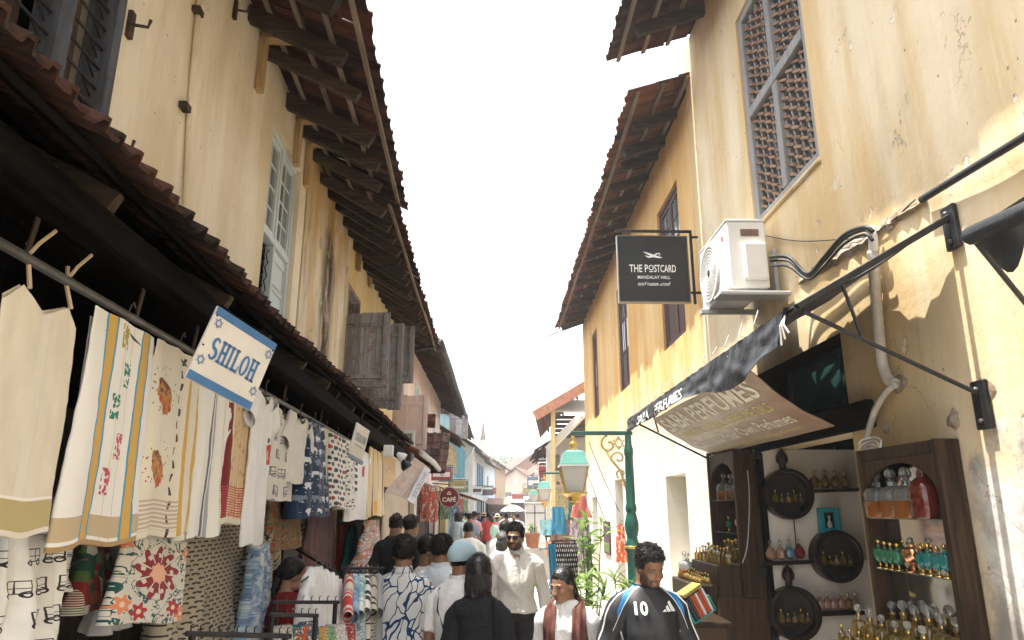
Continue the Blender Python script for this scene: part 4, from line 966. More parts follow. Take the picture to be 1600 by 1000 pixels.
# ------------------------------------------------------------------ right wall: sign, air conditioner, cables, awning
def rp(px, py, w=0.0): u, z = RF.hit(px, py, w); return RF.p(w, u, z)
def rw(px, py, w=0.0): u, z = RF.hit(px, py, w); return RF.world(w, u, z)
WHITEL = M('white_lettering', (.78, .78, .76), .6, .05); SIGNBK = M('charcoal_sign', (.020, .022, .024), .45, .15, 3, .05)
D = 7.55; a, b = at(964, 371, D), at(1078, 472, D); W_, H_ = b.x-a.x, a.z-b.z; c = (a+b)/2
ps = thing('hanging_sign', 'square black sign reading THE POSTCARD with a bird mark on an iron bracket', 'sign', loc=c, rz=R(1.5))
m = MB(); m.cbox(-W_/2, W_/2, -.03, .03, -H_/2, H_/2, .006); m.build('board', SIGNBK, ps)
m = MB()
for x0, x1, z0, z1 in ((-W_/2-.012, -W_/2-.0005, -H_/2, H_/2), (W_/2+.0005, W_/2+.012, -H_/2, H_/2), (-W_/2-.012, W_/2+.012, H_/2+.0005, H_/2+.012), (-W_/2-.012, W_/2+.012, -H_/2-.012, -H_/2-.0005)): m.box(x0, x1, -.034, .034, z0, z1)
m.build('edge_trim', M('sign_trim', (.20, .17, .13), .4, metal=.5), ps)
fz = H_/2+.075; fx = W_/2+.045
m = MB(); m.cbox(-W_/2-.02, fx+.03, -.015, .015, fz-.015, fz+.015, .003); m.cbox(fx, fx+.03, -.015, .015, -H_/2-.02, fz-.0155, .003)
m.cbox(fx+.0305, fx+.10, -.012, .012, fz-.08, fz-.055, .003); m.cbox(W_/2+.013, fx+.10, -.0125, .0125, -H_/2+.10, -H_/2+.125, .003); m.build('bracket', IRON, ps)
for x in (-W_*.32, W_*.32):
    m = MB(); m.tube([(x, 0, H_/2+.012), (x, 0, fz-.015)], .006, 6); m.build('hook', IRON, ps)
y = -.0312
lettering(ps, mesh_of_text('THE P', W_*.27, H_*.115, .012), WHITEL, y, 'lettering', -W_*.215, -H_*.0)
lettering(ps, mesh_of_text('STCARD', W_*.315, H_*.115, .012), WHITEL, y, 'lettering', W_*.165, -H_*.0)
lettering(ps, mesh_of_text('O', W_*.075, H_*.085, .012), WHITEL, y, 'lettering', -W_*.035, H_*.012)
m = MB(); rect(m, -W_*.065, -W_*.005, -H_*.055, -H_*.042); lettering(ps, m, WHITEL, y, 'underline')
lettering(ps, mesh_of_text('MANDALAY HALL', W_*.47, H_*.05, .008), WHITEL, y, 'lettering', 0, -H_*.135)
lettering(ps, mesh_of_text('മാൻഡലേ ഹാൾ', W_*.47, H_*.055, .012), WHITEL, y, 'lettering', 0, -H_*.235)
m = MB(); stroke(m, [(-.105, .075), (-.05, .05), (.0, .028), (.06, .012), (.105, .006)], [.006, .022, .03, .022, .004])
stroke(m, [(-.09, .03), (-.05, .012), (0, .02), (.04, .05), (.07, .06), (.085, .045), (.07, .03)], [.004, .02, .02, .014, .012, .01, .004])
lettering(ps, m, WHITEL, y, 'bird_mark', -W_*.0, H_*.16)
# air conditioner
AC = thing('air_conditioner', 'white outdoor air conditioner unit bracketed to the ochre wall', 'air conditioner', frame=RF)
u0, u1, z0, z1 = 5.38, 6.16, 3.56, 4.13; xa, xb = -.45, -.13
ACW = M('ac_white_paint', (.70, .69, .65), .4, .07, 4, .03)
m = MB(); m.cbox(xa, xb, u0, u1, z0, z1, .012); m.build('casing', ACW, AC)
m = MB(); m.cbox(xa-.004, xb+.004, u0-.004, u1+.004, z1+.0005, z1+.02, .006); m.build('top_lid', ACW, AC)
cu, cz, rr = u0+.50, z0+.285, .235
m = MB(); n = 40
def ring(m, r0, r1, x, th=.012):
    o = [(x, cu+r*math.cos(2*math.pi*i/n), cz+r*math.sin(2*math.pi*i/n)) for r in (r0, r1) for i in range(n)]
    m.add(o+[(x-th, q[1], q[2]) for q in o], [(i, (i+1) % n, n+(i+1) % n, n+i) for i in range(n)]+[(2*n+i, 2*n+(i+1) % n, 3*n+(i+1) % n, 3*n+i) for i in range(n)]+[(i, (i+1) % n, 2*n+(i+1) % n, 2*n+i) for i in range(n)]+[(n+i, n+(i+1) % n, 3*n+(i+1) % n, 3*n+i) for i in range(n)])
m = MB(); ring(m, rr, rr+.018, xa-.001, .02); m.build('fan_rim', ACW, AC)
m = MB(); o = [(xa-.002, cu+rr*math.cos(2*math.pi*i/n), cz+rr*math.sin(2*math.pi*i/n)) for i in range(n)]; m.add(o, [tuple(range(n))]); m.add([(xa-.0035, q[1], q[2]) for q in o], [tuple(range(n))]); m.build('fan_well', M('fan_dark', (.06, .06, .06), .6), AC)
for k in range(7):
    m = MB(); ring(m, .04+k*.028, .046+k*.028, xa-.014, .005); m.build('grille_ring', ACW, AC)
for k in range(36):
    a_ = 2*math.pi*k/36; m = MB(); m.bar((xa-.014, cu+.04*math.cos(a_), cz+.04*math.sin(a_)), (xa-.014, cu+rr*math.cos(a_+.25), cz+rr*math.sin(a_+.25)), .005, .005, (1, 0, 0)); m.build('grille_spoke', ACW, AC)
m = MB(); m.cbox(xa+.11, xb-.02, u0-.055, u0-.0005, z0+.06, z1-.2, .014); m.build('valve_cover', ACW, AC)
m = MB(); m.cbox(xa+.11, xb-.06, u0-.012, u0-.0005, z1-.13, z1-.07, .003); m.build('handle_shade', M('ac_handle_shadow', (.16, .1, .08), .6), AC)  # raised dark plate, its colour paints the shade of the hand hold
m = MB(); m.box(xa-.003, xa-.0008, u0+.10, u0+.14, z1-.13, z1-.09); m.build('badge', M('badge_red', (.5, .06, .06), .5), AC)
for u in (u0+.12, u1-.16):
    m = MB(); m.cbox(-.52, -.006, u, u+.04, z0-.045, z0-.001, .004); m.build('bracket_arm', PVC, AC)
    m = MB(); m.cbox(-.04, -.004, u, u+.04, z0+.0, z0+.38, .004); m.build('bracket_upright', PVC, AC)
m = MB(); m.cbox(-.58, -.02, u0-.12, u0+.06, z0-.095, z0-.062, .006); m.build('support_plate', PVC, AC)
def wallpipe(name, pts, r, mat, par, n=8):
    q = [Vector(p) for p in pts]; sm = []
    for i in range(len(q)-1):                # Catmull-Rom
        p0, p1, p2, p3 = q[max(i-1, 0)], q[i], q[i+1], q[min(i+2, len(q)-1)]
        for k in range(6):
            t = k/6; sm.append(.5*((2*p1)+(p2-p0)*t+(2*p0-5*p1+4*p2-p3)*t*t+(3*p1-p0-3*p2+p3)*t**3))
    sm.append(q[-1]); m = MB(); m.tube(sm, r, n); return m.build(name, mat, par, True)
for k, (w_, dz) in enumerate(((.10, 0), (.07, 6), (.12, 14))):
    wallpipe('refrigerant_hose', [rp(1203, 402+dz, .22), rp(1232, 402+dz, w_+.06), rp(1262, 428+dz*.6, w_), rp(1285, 405+dz, w_), rp(1318, 368+dz, w_), rp(1350, 355+dz*.8, w_), rp(1364, 362+dz, w_-.02)], .010+.004*(k == 0), CABLE, AC)
wallpipe('taped_hose_end', [rp(1360, 356, .06), rp(1364, 372, .06), rp(1365, 392, .05)], .028, WHITEP, AC)
cb = wallpipe('wall_cable', [rp(1700, 150, .05), rp(1600, 214, .05), rp(1520, 263, .05), rp(1440, 312, .04)], .020, CABLE, None); cb.matrix_world = RF.M
tag(cb, 'thick black cable running along the upper ochre wall', 'cable')
cb = wallpipe('thin_wire', [rp(1185, 366, .02), rp(1240, 376, .02), rp(1300, 375, .03), rp(1365, 365, .02), rp(1430, 312, .02)], .004, CABLE, None); cb.matrix_world = RF.M
tag(cb, 'thin dark wire strung from the air conditioner along the wall', 'wire')
cd = wallpipe('drain_conduit', [rp(1364, 392, .05), rp(1367, 440, .05), rp(1372, 500, .05), rp(1378, 565, .05), rp(1388, 592, .05), rp(1400, 600, .04)], .032, M('dirty_white_pvc', (.46, .42, .36), .55, .25, 10, .2), None, 10); cd.matrix_world = RF.M
tag(cd, 'dirty white conduit coming down the ochre wall to a bend', 'pipe')
cd = wallpipe('flexible_hose', [rp(1400, 600, .05), rp(1385, 612, .06), rp(1368, 640, .06), rp(1357, 675, .06), rp(1352, 700, .08)], .02, M('dirty_white_pvc', None), None, 8); cd.matrix_world = RF.M
tag(cd, 'thinner pale hose curling down to the perfume cabinet', 'hose')
m = MB(); cx, cz_ = rp(1360, 695, .1).y, rp(1360, 695, .1).z
m.tube([Vector((-.10-.01*math.sin(i), cx+.13*math.cos(i*.45)*(1-.002*i), cz_+.05*math.sin(i*.45)-.0015*i)) for i in range(52)], .006, 5); o = m.build('cable_coil', WHITEP, None, True, label='loose coil of white cable above the perfume cabinet', cat='cable'); o.matrix_world = RF.M
# broken plaster channel
BRK = plaster('exposed_rubble', (.20, .14, .10), (.36, .28, .20), peel=1.2, stain=.6)
m = MB(); tp = []; bt = []
for i in range(31):
    t = i/30; px = 1248+(1446-1248)*t; py = 440+(310-440)*t; k = .004+.014*math.sin(math.pi*t)**.5
    tp.append((px, py-4-rnd.uniform(0, 9)*math.sin(math.pi*t))); bt.append((px, py+6+rnd.uniform(0, 12)*math.sin(math.pi*t)))
vs_ = [rp(*q, .004) for q in tp]+[rp((a_[0]+b_[0])/2, (a_[1]+b_[1])/2, .022+rnd.uniform(-.008, .016)) for a_, b_ in zip(tp, bt)]+[rp(*q, .004) for q in bt]
m.add(vs_, [(i, i+1, 32+i, 31+i) for i in range(30)]+[(31+i, 32+i, 63+i, 62+i) for i in range(30)]); m.build('broken_plaster', BRK, N1)
for px, py, s in ((1404, 600, .09), (1490, 655, .07), (1385, 670, .05), (1540, 610, .08), (1270, 425, .05)):
    p = rp(px, py, .002); m = MB(); n = 11; ring_ = [p+Vector((0, s*rnd.uniform(.6, 1.1)*math.cos(2*math.pi*i/n), s*rnd.uniform(.6, 1.1)*math.sin(2*math.pi*i/n)*.8)) for i in range(n)]
    m.add(ring_+[p+Vector((-.014, .01, .0))], [(i, (i+1) % n, n) for i in range(n)]); m.build('broken_plaster', BRK, N1)
# ------------------------------------------------------------------ perfume awning
AW = thing('shop_awning', 'black tarpaulin awning on iron brackets over the perfume shop', 'awning', frame=RF)
FW, FZ, UA, UB = .85, 2.80, 3.32, 7.85
TARP = Gr('black_tarpaulin', .5, spec=.3); n_ = TARP.noise(5, 4); TARP.bump(TARP.noise(3.2, 6, .6, dist=.6), .8, .03); TARP = TARP.done(TARP.mix(n_.ss(.3, .7), (.012, .013, .015), (.035, .037, .04)))
m = MB(); m.tube([RF.p(FW, UA, FZ), RF.p(FW, UB, FZ-.02)], .018, 8); m.build('front_bar', IRON, AW, 40)
for u in (UA, UB-.05):
    m = MB(); m.bar(RF.p(.02, u, 3.28), RF.p(FW, u, FZ), .035, .035, (0, 0, 1), .004); m.build('arm', IRON, AW)
    m = MB(); m.tube([RF.p(.03, u, 2.38), RF.p(FW-.03, u, FZ-.02)], .011, 6); m.build('brace', IRON, AW)
    m = MB(); m.tube([RF.p(.55, u, 2.66), RF.p(.62, u, 2.95)], .009, 6); m.build('brace_tie', IRON, AW)
    for z in (3.28, 2.38):
        m = MB(); m.cbox(*sorted((RF.side*.004, RF.side*.03)), u-.05, u+.05, z-.17, z+.06, .004); pl_ = m.build('wall_plate', IRON, AW)
        for dz in (-.13, .02):
            q = MB(); q.lathe([(.012, 0), (.012, .01), (.006, .016), (0, .017)], 6); q.xf(Matrix.Translation((-.031, u, z+dz)) @ Matrix.Rotation(-math.pi/2, 4, 'Y')); q.build('bolt', STEEL, pl_)
def tarp(t, s):
    """t along the street, s from the wall edge out to the bar"""
    u = UA+.05+(UB-UA-.05)*t; gap = .075+.06*wob(u, 2.1, 2.0)+.03*wob(u, 7, 1)
    w_ = gap+(FW-gap)*s; z = 3.26+(FZ-3.26)*((w_-.02)/(FW-.02)) - .05*math.sin(math.pi*s)*(1+.6*wob(u, 1.7, 4)) + .012*wob(u, 6, s*3)
    return RF.p(w_, u, z+.02)
m = MB(); m.grid(lambda i, j: tarp(i, j), 60, 10); m.grid(lambda i, j: tarp(i, j)+Vector((0, 0, .006)), 60, 10); m.t = {}; m.build('tarp_top', TARP, AW, True)
def val(t, s):
    u = UA+.05+(UB-UA-.02)*t; h = .150+.11*math.exp(-((t-.20)/.13)**2)+.02*wob(u, 2.0, 7)
    fold = .030*wob(u*2.4, 1.9, 3+s*1.3)*s+.012*wob(u*7, 1.2, s*2)
    if t < .03: h *= t/.03
    return RF.p(FW+.022+fold+.02*s, u, FZ+.015-h*s)
m = MB(); m.grid(lambda i, j: val(i, j), 130, 10); m.grid(lambda i, j: val(i, j)+Vector((.006, 0, 0)), 130, 10); m.t = {}; vl = m.build('valance', TARP, AW, True)
for txt, t0, t1 in (('SABA', .86, .73), ('PERFUMES', .68, .46)):
    q = mesh_of_text(txt, 1, 1, .015); mm = MB(); vs_ = []
    for (x, y_, z) in q.v: p = val(t0+(t1-t0)*(x+.5), .97-.62*(z+.5)); vs_.append(p+Vector((-.004, 0, 0)))
    mm.add(vs_, q.f); mm.build('lettering', WHITEL, AW)
for k in range(16):
    u = UA+.5+k*(UB-UA-.6)/15; m = MB(); m.tube([RF.p(FW+.02, u, FZ-.03), RF.p(FW-.02, u+.01, FZ+.03), RF.p(FW+.03, u, FZ+.045), RF.p(FW+.01, u-.03, FZ+.10+rnd.uniform(-.02, .03))], .004, 4); m.build('cable_tie', WHITEP, AW)
p = RF.p(FW+.03, UA+.08, FZ-.02); m = MB()
for k in range(3): m.tube([p, p+Vector((-.02, .02*k-.02, -.05)), p+Vector((-.01, .05*k-.05, -.10-.02*k))], .005, 4)
m.build('tie_knot', WHITEP, AW)
# printed banner slung beneath
TL, TR, BR, BL = rp(1020, 655, .84), rp(1168, 576, .84), rp(1305, 666, .16), rp(1114, 711, .16)
BN = thing('shop_banner', 'brown printed banner reading SABA PERFUMES slung under the black awning', 'banner', frame=RF)
g = Gr('feather_print_banner', .5, spec=.35); u_, v_ = g.uv()
q = g.vor(1, vec=g.vec((u_*1.0+v_*.35)*9, (v_-u_*.4)*7, 0), out='Distance'); st_ = g.noise(1, 4, vec=g.vec(u_*40+v_*60, v_*6, 0))
cc = g.mix(q.ss(.2, .75), (.40, .325, .25), (.31, .235, .17)); cc = g.mix(st_.ss(.4, .7)*.35, cc, (.45, .37, .29)); cc = g.mix(u_.ss(.55, 1.0)*.5, cc, (.24, .11, .06))
BANM = g.done(cc)
nrm_ = (TR-TL).cross(BL-TL).normalized()
if nrm_.z > 0: nrm_ = -nrm_
def ban(x, y_, off=0): 
    p = (TL.lerp(TR, x)).lerp(BL.lerp(BR, x), y_); return p+nrm_*(off+.035*math.sin(math.pi*y_)+.012*wob(x*3, 1.3, y_*2))
m = MB(); m.grid(lambda i, j: ban(i, j), 30, 14); m.grid(lambda i, j: ban(i, j, -.005), 30, 14); m.build('sheet', BANM, BN, True)
CRM = M('banner_cream', (.78, .73, .62), .6, .05); YLW = M('banner_gold', (.72, .60, .24), .6, .05)
for txt, x0, x1, y0, y1, mt, bd in (('SABA PERFUMES', .05, .93, .05, .30, CRM, .02), ('NATURAL INCENSE & PERFUME OILS', .10, .90, .37, .50, YLW, .0), ('Customise Your Own Perfumes', .08, .92, .57, .75, CRM, .01), ('ATTAR AGARBATHI ROSE WATER · SANDAL PERFUMES', .12, .88, .83, .89, YLW, .0)):
    q = mesh_of_text(txt, 1, 1, bd); mm = MB(); mm.add([ban(x0+(x1-x0)*(x+.5), y1+(y0-y1)*(z+.5), .004) for x, _, z in q.v], q.f); mm.build('lettering', mt, BN)
for x in (.02, .98):
    m = MB(); m.tube([ban(x, 0), ban(x, 0)+Vector((0, 0, .09))], .005, 4); m.build('tie', WHITEP, BN)
# second awning, its corner only
A2 = thing('shop_awning', 'rolled black awning corner of the next shop', 'awning', frame=RF)
a_, b_ = rp(1516, 369, .55), rp(1760, 262, .55)
m = MB(); m.tube([a_, b_], .035, 10); m.build('roller', TARP, A2, True)
m = MB(); m.grid(lambda i, j: a_.lerp(b_, i)+Vector((.05*j, 0, -.02-(.10+.05*math.sin(i*9))*math.sin(math.pi*min(1, i*3+.05))**.6*j)), 24, 5); m.t = {}; m.build('scallop', TARP, A2, True)
m = MB(); m.tube([a_+Vector((.01, 0, -.01)), rp(1640, 520, .02)], .011, 6); m.build('brace', IRON, A2)
m = MB(); m.bar(a_, rp(1700, 250, .02), .03, .03); m.build('arm', IRON, A2)
# ------------------------------------------------------------------ perfume shop opening
m = MB(); m.cbox(-.06, -.001, 4.3, 7.2, 2.33, 2.50, .008); m.build('lintel_beam', W_BLACK, N1)
PS = thing('perfume_display', 'cream inner wall of the perfume shop with round wooden niches', 'display', frame=RF)
PANEL = M('cream_panel_paint', (.76, .71, .63), .6, .06, 2, .05)
m = MB(); m.box(-.02, 1.25, 6.30, 6.355, 0, 2.355); m.build('panel', PANEL, PS)
m = MB(); m.cbox(.36, 1.3, 6.28, 6.299, 1.42, 1.435, .002); m.build('panel_joint', M('cream_panel_paint', None), PS)
m = MB(); m.cbox(-.045, .0, 6.24, 6.299, 0, 2.32, .006); m.build('door_post', W_BLACK, PS)
DARKW = M('dark_lacquer_wood', (.022, .013, .009), .35, .4, 6, .2)
def lp(px, py, d): return RF.I @ at(px, py, d)
BOT_SPOTS = []
for k, (px, py) in enumerate(((1227, 772), (1302, 868), (1237, 957))):
    c = lp(px, py, 6.29); r0, r1 = .175, .212; n = 32; y0, y1 = c.y-.10, c.y+.005
    m = MB(); pr = [(r0, y0), (r0+.008, y0-.008), (r1-.008, y0-.008), (r1, y0), (r1, y1), (r0, y1)]
    vs_ = [(c.x+r*math.cos(2*math.pi*i/n), yy, c.z+r*math.sin(2*math.pi*i/n)) for r, yy in pr for i in range(n)]
    m.add(vs_, [(j*n+i, j*n+(i+1) % n, ((j+1) % 6)*n+(i+1) % n, ((j+1) % 6)*n+i) for j in range(6) for i in range(n)]); rg = m.build('niche_ring', DARKW, PS, 35)
    m = MB(); m.lathe([(0, 0), (r0, 0), (r0, .004), (0, .004)], n); m.xf(Matrix.Translation((c.x, c.y+.002, c.z)) @ Matrix.Rotation(math.pi/2, 4, 'X')); m.build('niche_back', M('niche_mirror', (.05, .045, .04), .12, .1, 2, 0, spec=.6), rg)
    m = MB(); m.box(c.x-.15, c.x+.15, y0+.01, y1-.012, c.z-.085, c.z-.075); m.build('niche_shelf', DARKW, rg)
    BOT_SPOTS.append((c, y0))
    if k != 1:
        m = MB(); m.lathe([(.03, 0), (.028, .04), (.05, .07), (.052, .10), (.035, .14), (.012, .16), (.012, .2), (.0, .205)], 12, (c.x-.02, c.y-.05, c.z+r1-.004)); m.build('niche_finial', DARKW, rg, True)
for px0, px1, py, k in ((1262, 1338, 768, 0), (1190, 1266, 880, 1), (1270, 1345, 958, 2)):
    a_, b_ = lp(px0, py, 6.29), lp(px1, py-3, 6.29); m = MB(); m.bar(a_+Vector((0, -.05, 0)), b_+Vector((0, -.05, 0)), .10, .028, (0, 0, 1), .004); m.build('shelf', DARKW, PS)
for k, pts in enumerate(([(1240, 808), (1243, 840), (1246, 872)], [(1212, 1000), (1222, 990), (1235, 985)], [(1168, 735), (1171, 780), (1168, 850), (1160, 880)])):
    o = wallpipe('cord', [lp(px, py, 6.22) for px, py in pts], .005, CABLE if k < 2 else PVC, PS, 5)
c = lp(1193, 892, 6.28); m = MB(); m.cbox(c.x-.035, c.x+.035, c.y-.012, c.y+.005, c.z-.035, c.z+.035, .004); m.build('switch', IRON, PS)
c = lp(1297, 832, 6.22); tf = thing('picture_box', 'small turquoise framed box with a dark bottle picture above the middle niche', 'frame', loc=RF.M @ Vector(c))
TQ = M('turquoise_paint', (.02, .28, .36), .5, .1)
m = MB()
for x0, x1, z0, z1 in ((-.085, -.045, 0, .20), (.045, .085, 0, .20), (-.0445, .0445, 0, .035), (-.0445, .0445, .165, .20)): m.cbox(x0, x1, -.03, .03, z0, z1, .004)
m.build('frame', TQ, tf); m = MB(); m.box(-.0445, .0445, .0, .02, .0355, .1645); m.build('backing', SIGNBK, tf)
m = MB(); m.lathe([(.018, 0), (.022, .03), (.008, .06), (.006, .08), (.012, .085), (.01, .1), (0, .1)], 10, (0, -.012, .04)); m.build('picture_bottle', PVC, tf, True)
m = MB(); a_, b_ = lp(1262, 555, 5.6), lp(1352, 682, 4.75); gb = thing('meter_box', 'dark green electricity meter box in the shadow under the awning', 'box', frame=RF)
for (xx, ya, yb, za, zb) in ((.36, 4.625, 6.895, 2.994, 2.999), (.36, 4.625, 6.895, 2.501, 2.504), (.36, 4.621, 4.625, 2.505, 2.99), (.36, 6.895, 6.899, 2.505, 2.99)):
    m = MB(); m.box(.001, xx, ya, yb, za, zb); m.build('opening_shade_board', W_BLACK, N1)  # added black boards put the opening's shade onto its reveals
m = MB(); m.box(.352, .358, 4.62, 6.9, 2.48, 3.0); m.build('opening_shade_back', W_BLACK, N1)  # black board added so the opening reads as deep shade
GRN = M('dark_green_paint', (.014, .050, .045), .95, .25, 4, .1, spec=.05)
m = MB(); m.cbox(.06, .30, 4.72, 5.72, 2.505, 2.94, .012); m.build('case', GRN, gb); m = MB(); m.cbox(.045, .059, 4.78, 5.66, 2.55, 2.90, .006); m.build('door', GRN, gb)
m = MB(); m.cbox(.036, .0445, 5.55, 5.60, 2.68, 2.78, .004); m.build('latch', RUSTY, gb)
m = MB(); m.cbox(-.10, -.04, 6.15, 6.22, 2.27, 2.345, .006); o = m.build('shop_camera', IRON, None, label='small black camera under the lintel beam', cat='camera'); o.matrix_world = RF.M
# cabinets either side of the opening
MIRROR = Gr('cabinet_mirror', .05, 1.0).done((.62, .62, .60)); GLSH = Gr('glass_shelf', .05, spec=.6).done((.45, .62, .55), Transmission_Weight=.8, Alpha=1.0)
def cabinet(name, label, u0, u1, z0, z1, dep, shelves, posts):
    b = thing(name, label, 'cabinet', frame=RF)
    pa, pb = posts
    m = MB(); m.cbox(-dep, -.004, u0, u0+pa, z0, z1, .006); m.build('side_post', W_SHOP, b)
    m = MB(); m.cbox(-dep, -.004, u1-pb, u1, z0, z1, .006); m.build('side_post', W_SHOP, b)
    m = MB(); m.cbox(-dep+.01, -.004, u0+pa+.001, u1-pb-.001, z1-.07, z1-.002, .006); m.build('top_board', W_SHOP, b)
    ua, ub = u0+pa+.001, u1-pb-.001; um_ = (ua+ub)/2; rad = (ub-ua)/2; zs = z1-.07-rad*.62
    m = MB(); arch = [(ua, zs)]+[(um_-rad*math.cos(math.pi*i/14)*.985, zs+rad*.55*math.sin(math.pi*i/14)) for i in range(15)]+[(ub, zs)]
    poly = arch+[(ub, z1-.071), (ua, z1-.071)]; top = []
    vs_ = [(-dep+.012, u, z) for u, z in arch]+[(-dep+.012, u, z1-.071) for u, z in arch]; k = len(arch)
    m.add(vs_+[(x+.02, y_, z) for x, y_, z in vs_], [(i, i+1, k+i+1, k+i) for i in range(k-1)]+[(2*k+i, 2*k+i+1, 3*k+i+1, 3*k+i) for i in range(k-1)]+[(i, i+1, 2*k+i+1, 2*k+i) for i in range(k-1)]); m.build('arched_head', W_SHOP, b)
    m = MB(); m.box(-.03, -.02, ua, ub, z0+.02, z1-.08); m.build('mirror_back', MIRROR, b)
    m = MB(); m.box(-.019, -.006, ua, ub, z0+.02, z1-.08); m.build('back_board', W_SHOP, b)
    for z in shelves:
        m = MB(); m.box(-dep+.02, -.031, ua+.001, ub-.001, z-.006, z); m.build('shelf', GLSH, b)
    m = MB(); m.cbox(-dep-.22, -.004, u0, u1, .0, z0-.001, .008); base = m.build('base_cupboard', W_SHOP, b)
    for i, (dw, zz) in enumerate(((.14, z0+.0), (.22, z0-.16))): pass
    return b
CA = cabinet('perfume_cabinet', 'wooden arched mirror cabinet of perfumes beside the bare concrete patch', 3.55, 4.36, 1.12, 2.19, .13, (1.80, 1.52), (.04, .035))
CB = cabinet('perfume_cabinet', 'narrow dark cabinet of gold capped perfumes on the limewashed side', 6.37, 7.20, 1.12, 2.36, .22, (1.93, 1.64), (.05, .05))
m = MB(); m.cbox(-.42, -.221, 6.40, 7.25, .0, 1.38, .008); st1 = m.build('display_step', W_SHOP, CB)
m = MB(); m.cbox(-.62, -.421, 6.40, 7.25, .0, 1.22, .008); m.build('display_step', W_SHOP, CB)
# ------------------------------------------------------------------ bottles
def glass(name, c, tr=.75, rough=.06): return Gr(name, rough, spec=.6).done(c, Transmission_Weight=tr)
G_CLEAR = glass('clear_glass', (.80, .82, .80), .85); G_AMB = glass('amber_liquid', (.42, .14, .02), .5); G_GOLD = Gr('gold_metal', .22, 1.0).done((.75, .50, .16))
G_YEL = glass('yellow_oil', (.50, .33, .07), .75, .04); G_RED = glass('dark_red_oil', (.16, .02, .012), .4); G_GRN = glass('green_glass', (.05, .32, .16), .5); G_TEAL = glass('teal_glass', (.02, .30, .30), .5)
G_COP = Gr('copper_metal', .22, 1.0).done((.72, .36, .20)); G_PEACH = glass('peach_glass', (.62, .36, .24), .5); G_BLU = glass('blue_glass', (.16, .36, .55), .5); G_RUBY = glass('ruby_glass', (.42, .05, .06), .5); G_PINK = glass('rose_glass', (.58, .34, .32), .5)
def proto(name, cat, parts):
    o = thing(name, 'x', cat, loc=(0, 0, -50))
    for pn, prof, n, sq, mt in parts:
        m = MB(); m.lathe(prof, n, sq=sq); m.build(pn, mt, o, 40)
    return o
def stopper(z, r): return [(r*.35, z), (r*.4, z+r*.5), (r*.9, z+r*.9), (r, z+r*1.5), (r*.7, z+r*2.2), (0, z+r*2.5)]
P = {}
P['tall'] = proto('perfume_bottle', 'bottle', [('glass_body', [(.022, 0), (.025, .006), (.025, .085), (.021, .095), (.009, .105), (.009, .12), (0, .12)], 12, .85, G_YEL), ('stopper', stopper(.121, .015), 10, 0, G_GOLD)])
P['slab'] = proto('perfume_bottle', 'bottle', [('glass_body', [(.036, 0), (.04, .008), (.04, .10), (.034, .115), (.012, .125), (.012, .145), (0, .145)], 16, .9, G_YEL), ('collar', [(.016, .146), (.016, .158), (0, .158)], 10, 0, G_GOLD), ('stopper', stopper(.159, .022), 12, 0, G_CLEAR)])
P['decanter'] = proto('perfume_decanter', 'bottle', [('glass_body', [(.07, 0), (.075, .01), (.075, .15), (.06, .175), (.022, .19), (.02, .215), (.026, .22), (0, .22)], 16, .8, G_CLEAR), ('perfume_oil', [(.0705, -.001), (.0765, .009), (.0765, .10), (.0745, .102)], 16, .8, G_AMB), ('stopper', stopper(.221, .03), 12, 0, G_CLEAR)])
P['redflask'] = proto('perfume_decanter', 'bottle', [('glass_body', [(.07, 0), (.078, .012), (.08, .16), (.05, .20), (.03, .215), (.03, .235), (0, .235)], 18, .3, G_RED), ('stopper', stopper(.236, .036), 12, 0, G_CLEAR)])
P['vial'] = proto('perfume_bottle', 'bottle', [('glass_body', [(.014, 0), (.026, .012), (.03, .035), (.02, .06), (.008, .07), (.008, .08), (0, .08)], 12, .2, G_YEL), ('stopper', stopper(.081, .012), 10, 0, G_GOLD)])
for nm, mt in (('peach', G_PEACH), ('blue', G_BLU), ('ruby', G_RUBY), ('rose', G_PINK)):
    P[nm] = proto('perfume_bottle', 'bottle', [('glass_body', [(.016, 0), (.028, .012), (.03, .04), (.018, .066), (.008, .075), (.008, .085), (0, .085)], 12, .3, mt), ('stopper', stopper(.086, .012), 10, 0, G_CLEAR)])
for nm, mt in (('urn', G_GRN), ('tealurn', G_TEAL), ('copurn', G_COP)):
    P[nm] = proto('perfume_urn', 'bottle', [('foot', [(.022, 0), (.024, .006), (.008, .014), (.007, .03), (0, .03)], 12, 0, G_GOLD if nm != 'copurn' else G_COP), ('glass_body', [(.008, .031), (.026, .05), (.034, .08), (.03, .105), (.012, .115), (.01, .125), (0, .125)], 14, 0, mt), ('stopper', stopper(.126, .013), 10, 0, G_GOLD if nm != 'copurn' else G_CLEAR)])
def put(kind, p, label, group, s=1.0, wide=1.0):
    o = copy_tree(P[kind]); o.location = RF.M @ Vector(p); o.rotation_euler = (0, 0, rnd.uniform(-.5, .5)); o.scale = (s*wide, s*wide, s); o['label'] = label; o['group'] = group
    return o
def row(kind, u0, u1, n, x, z, label, group, s=1.0):
    for i in range(n): put(kind, (x, u0+(u1-u0)*(i+.5)/n+rnd.uniform(-.006, .006), z+.0005), label, group, s*rnd.uniform(.86, 1.10))
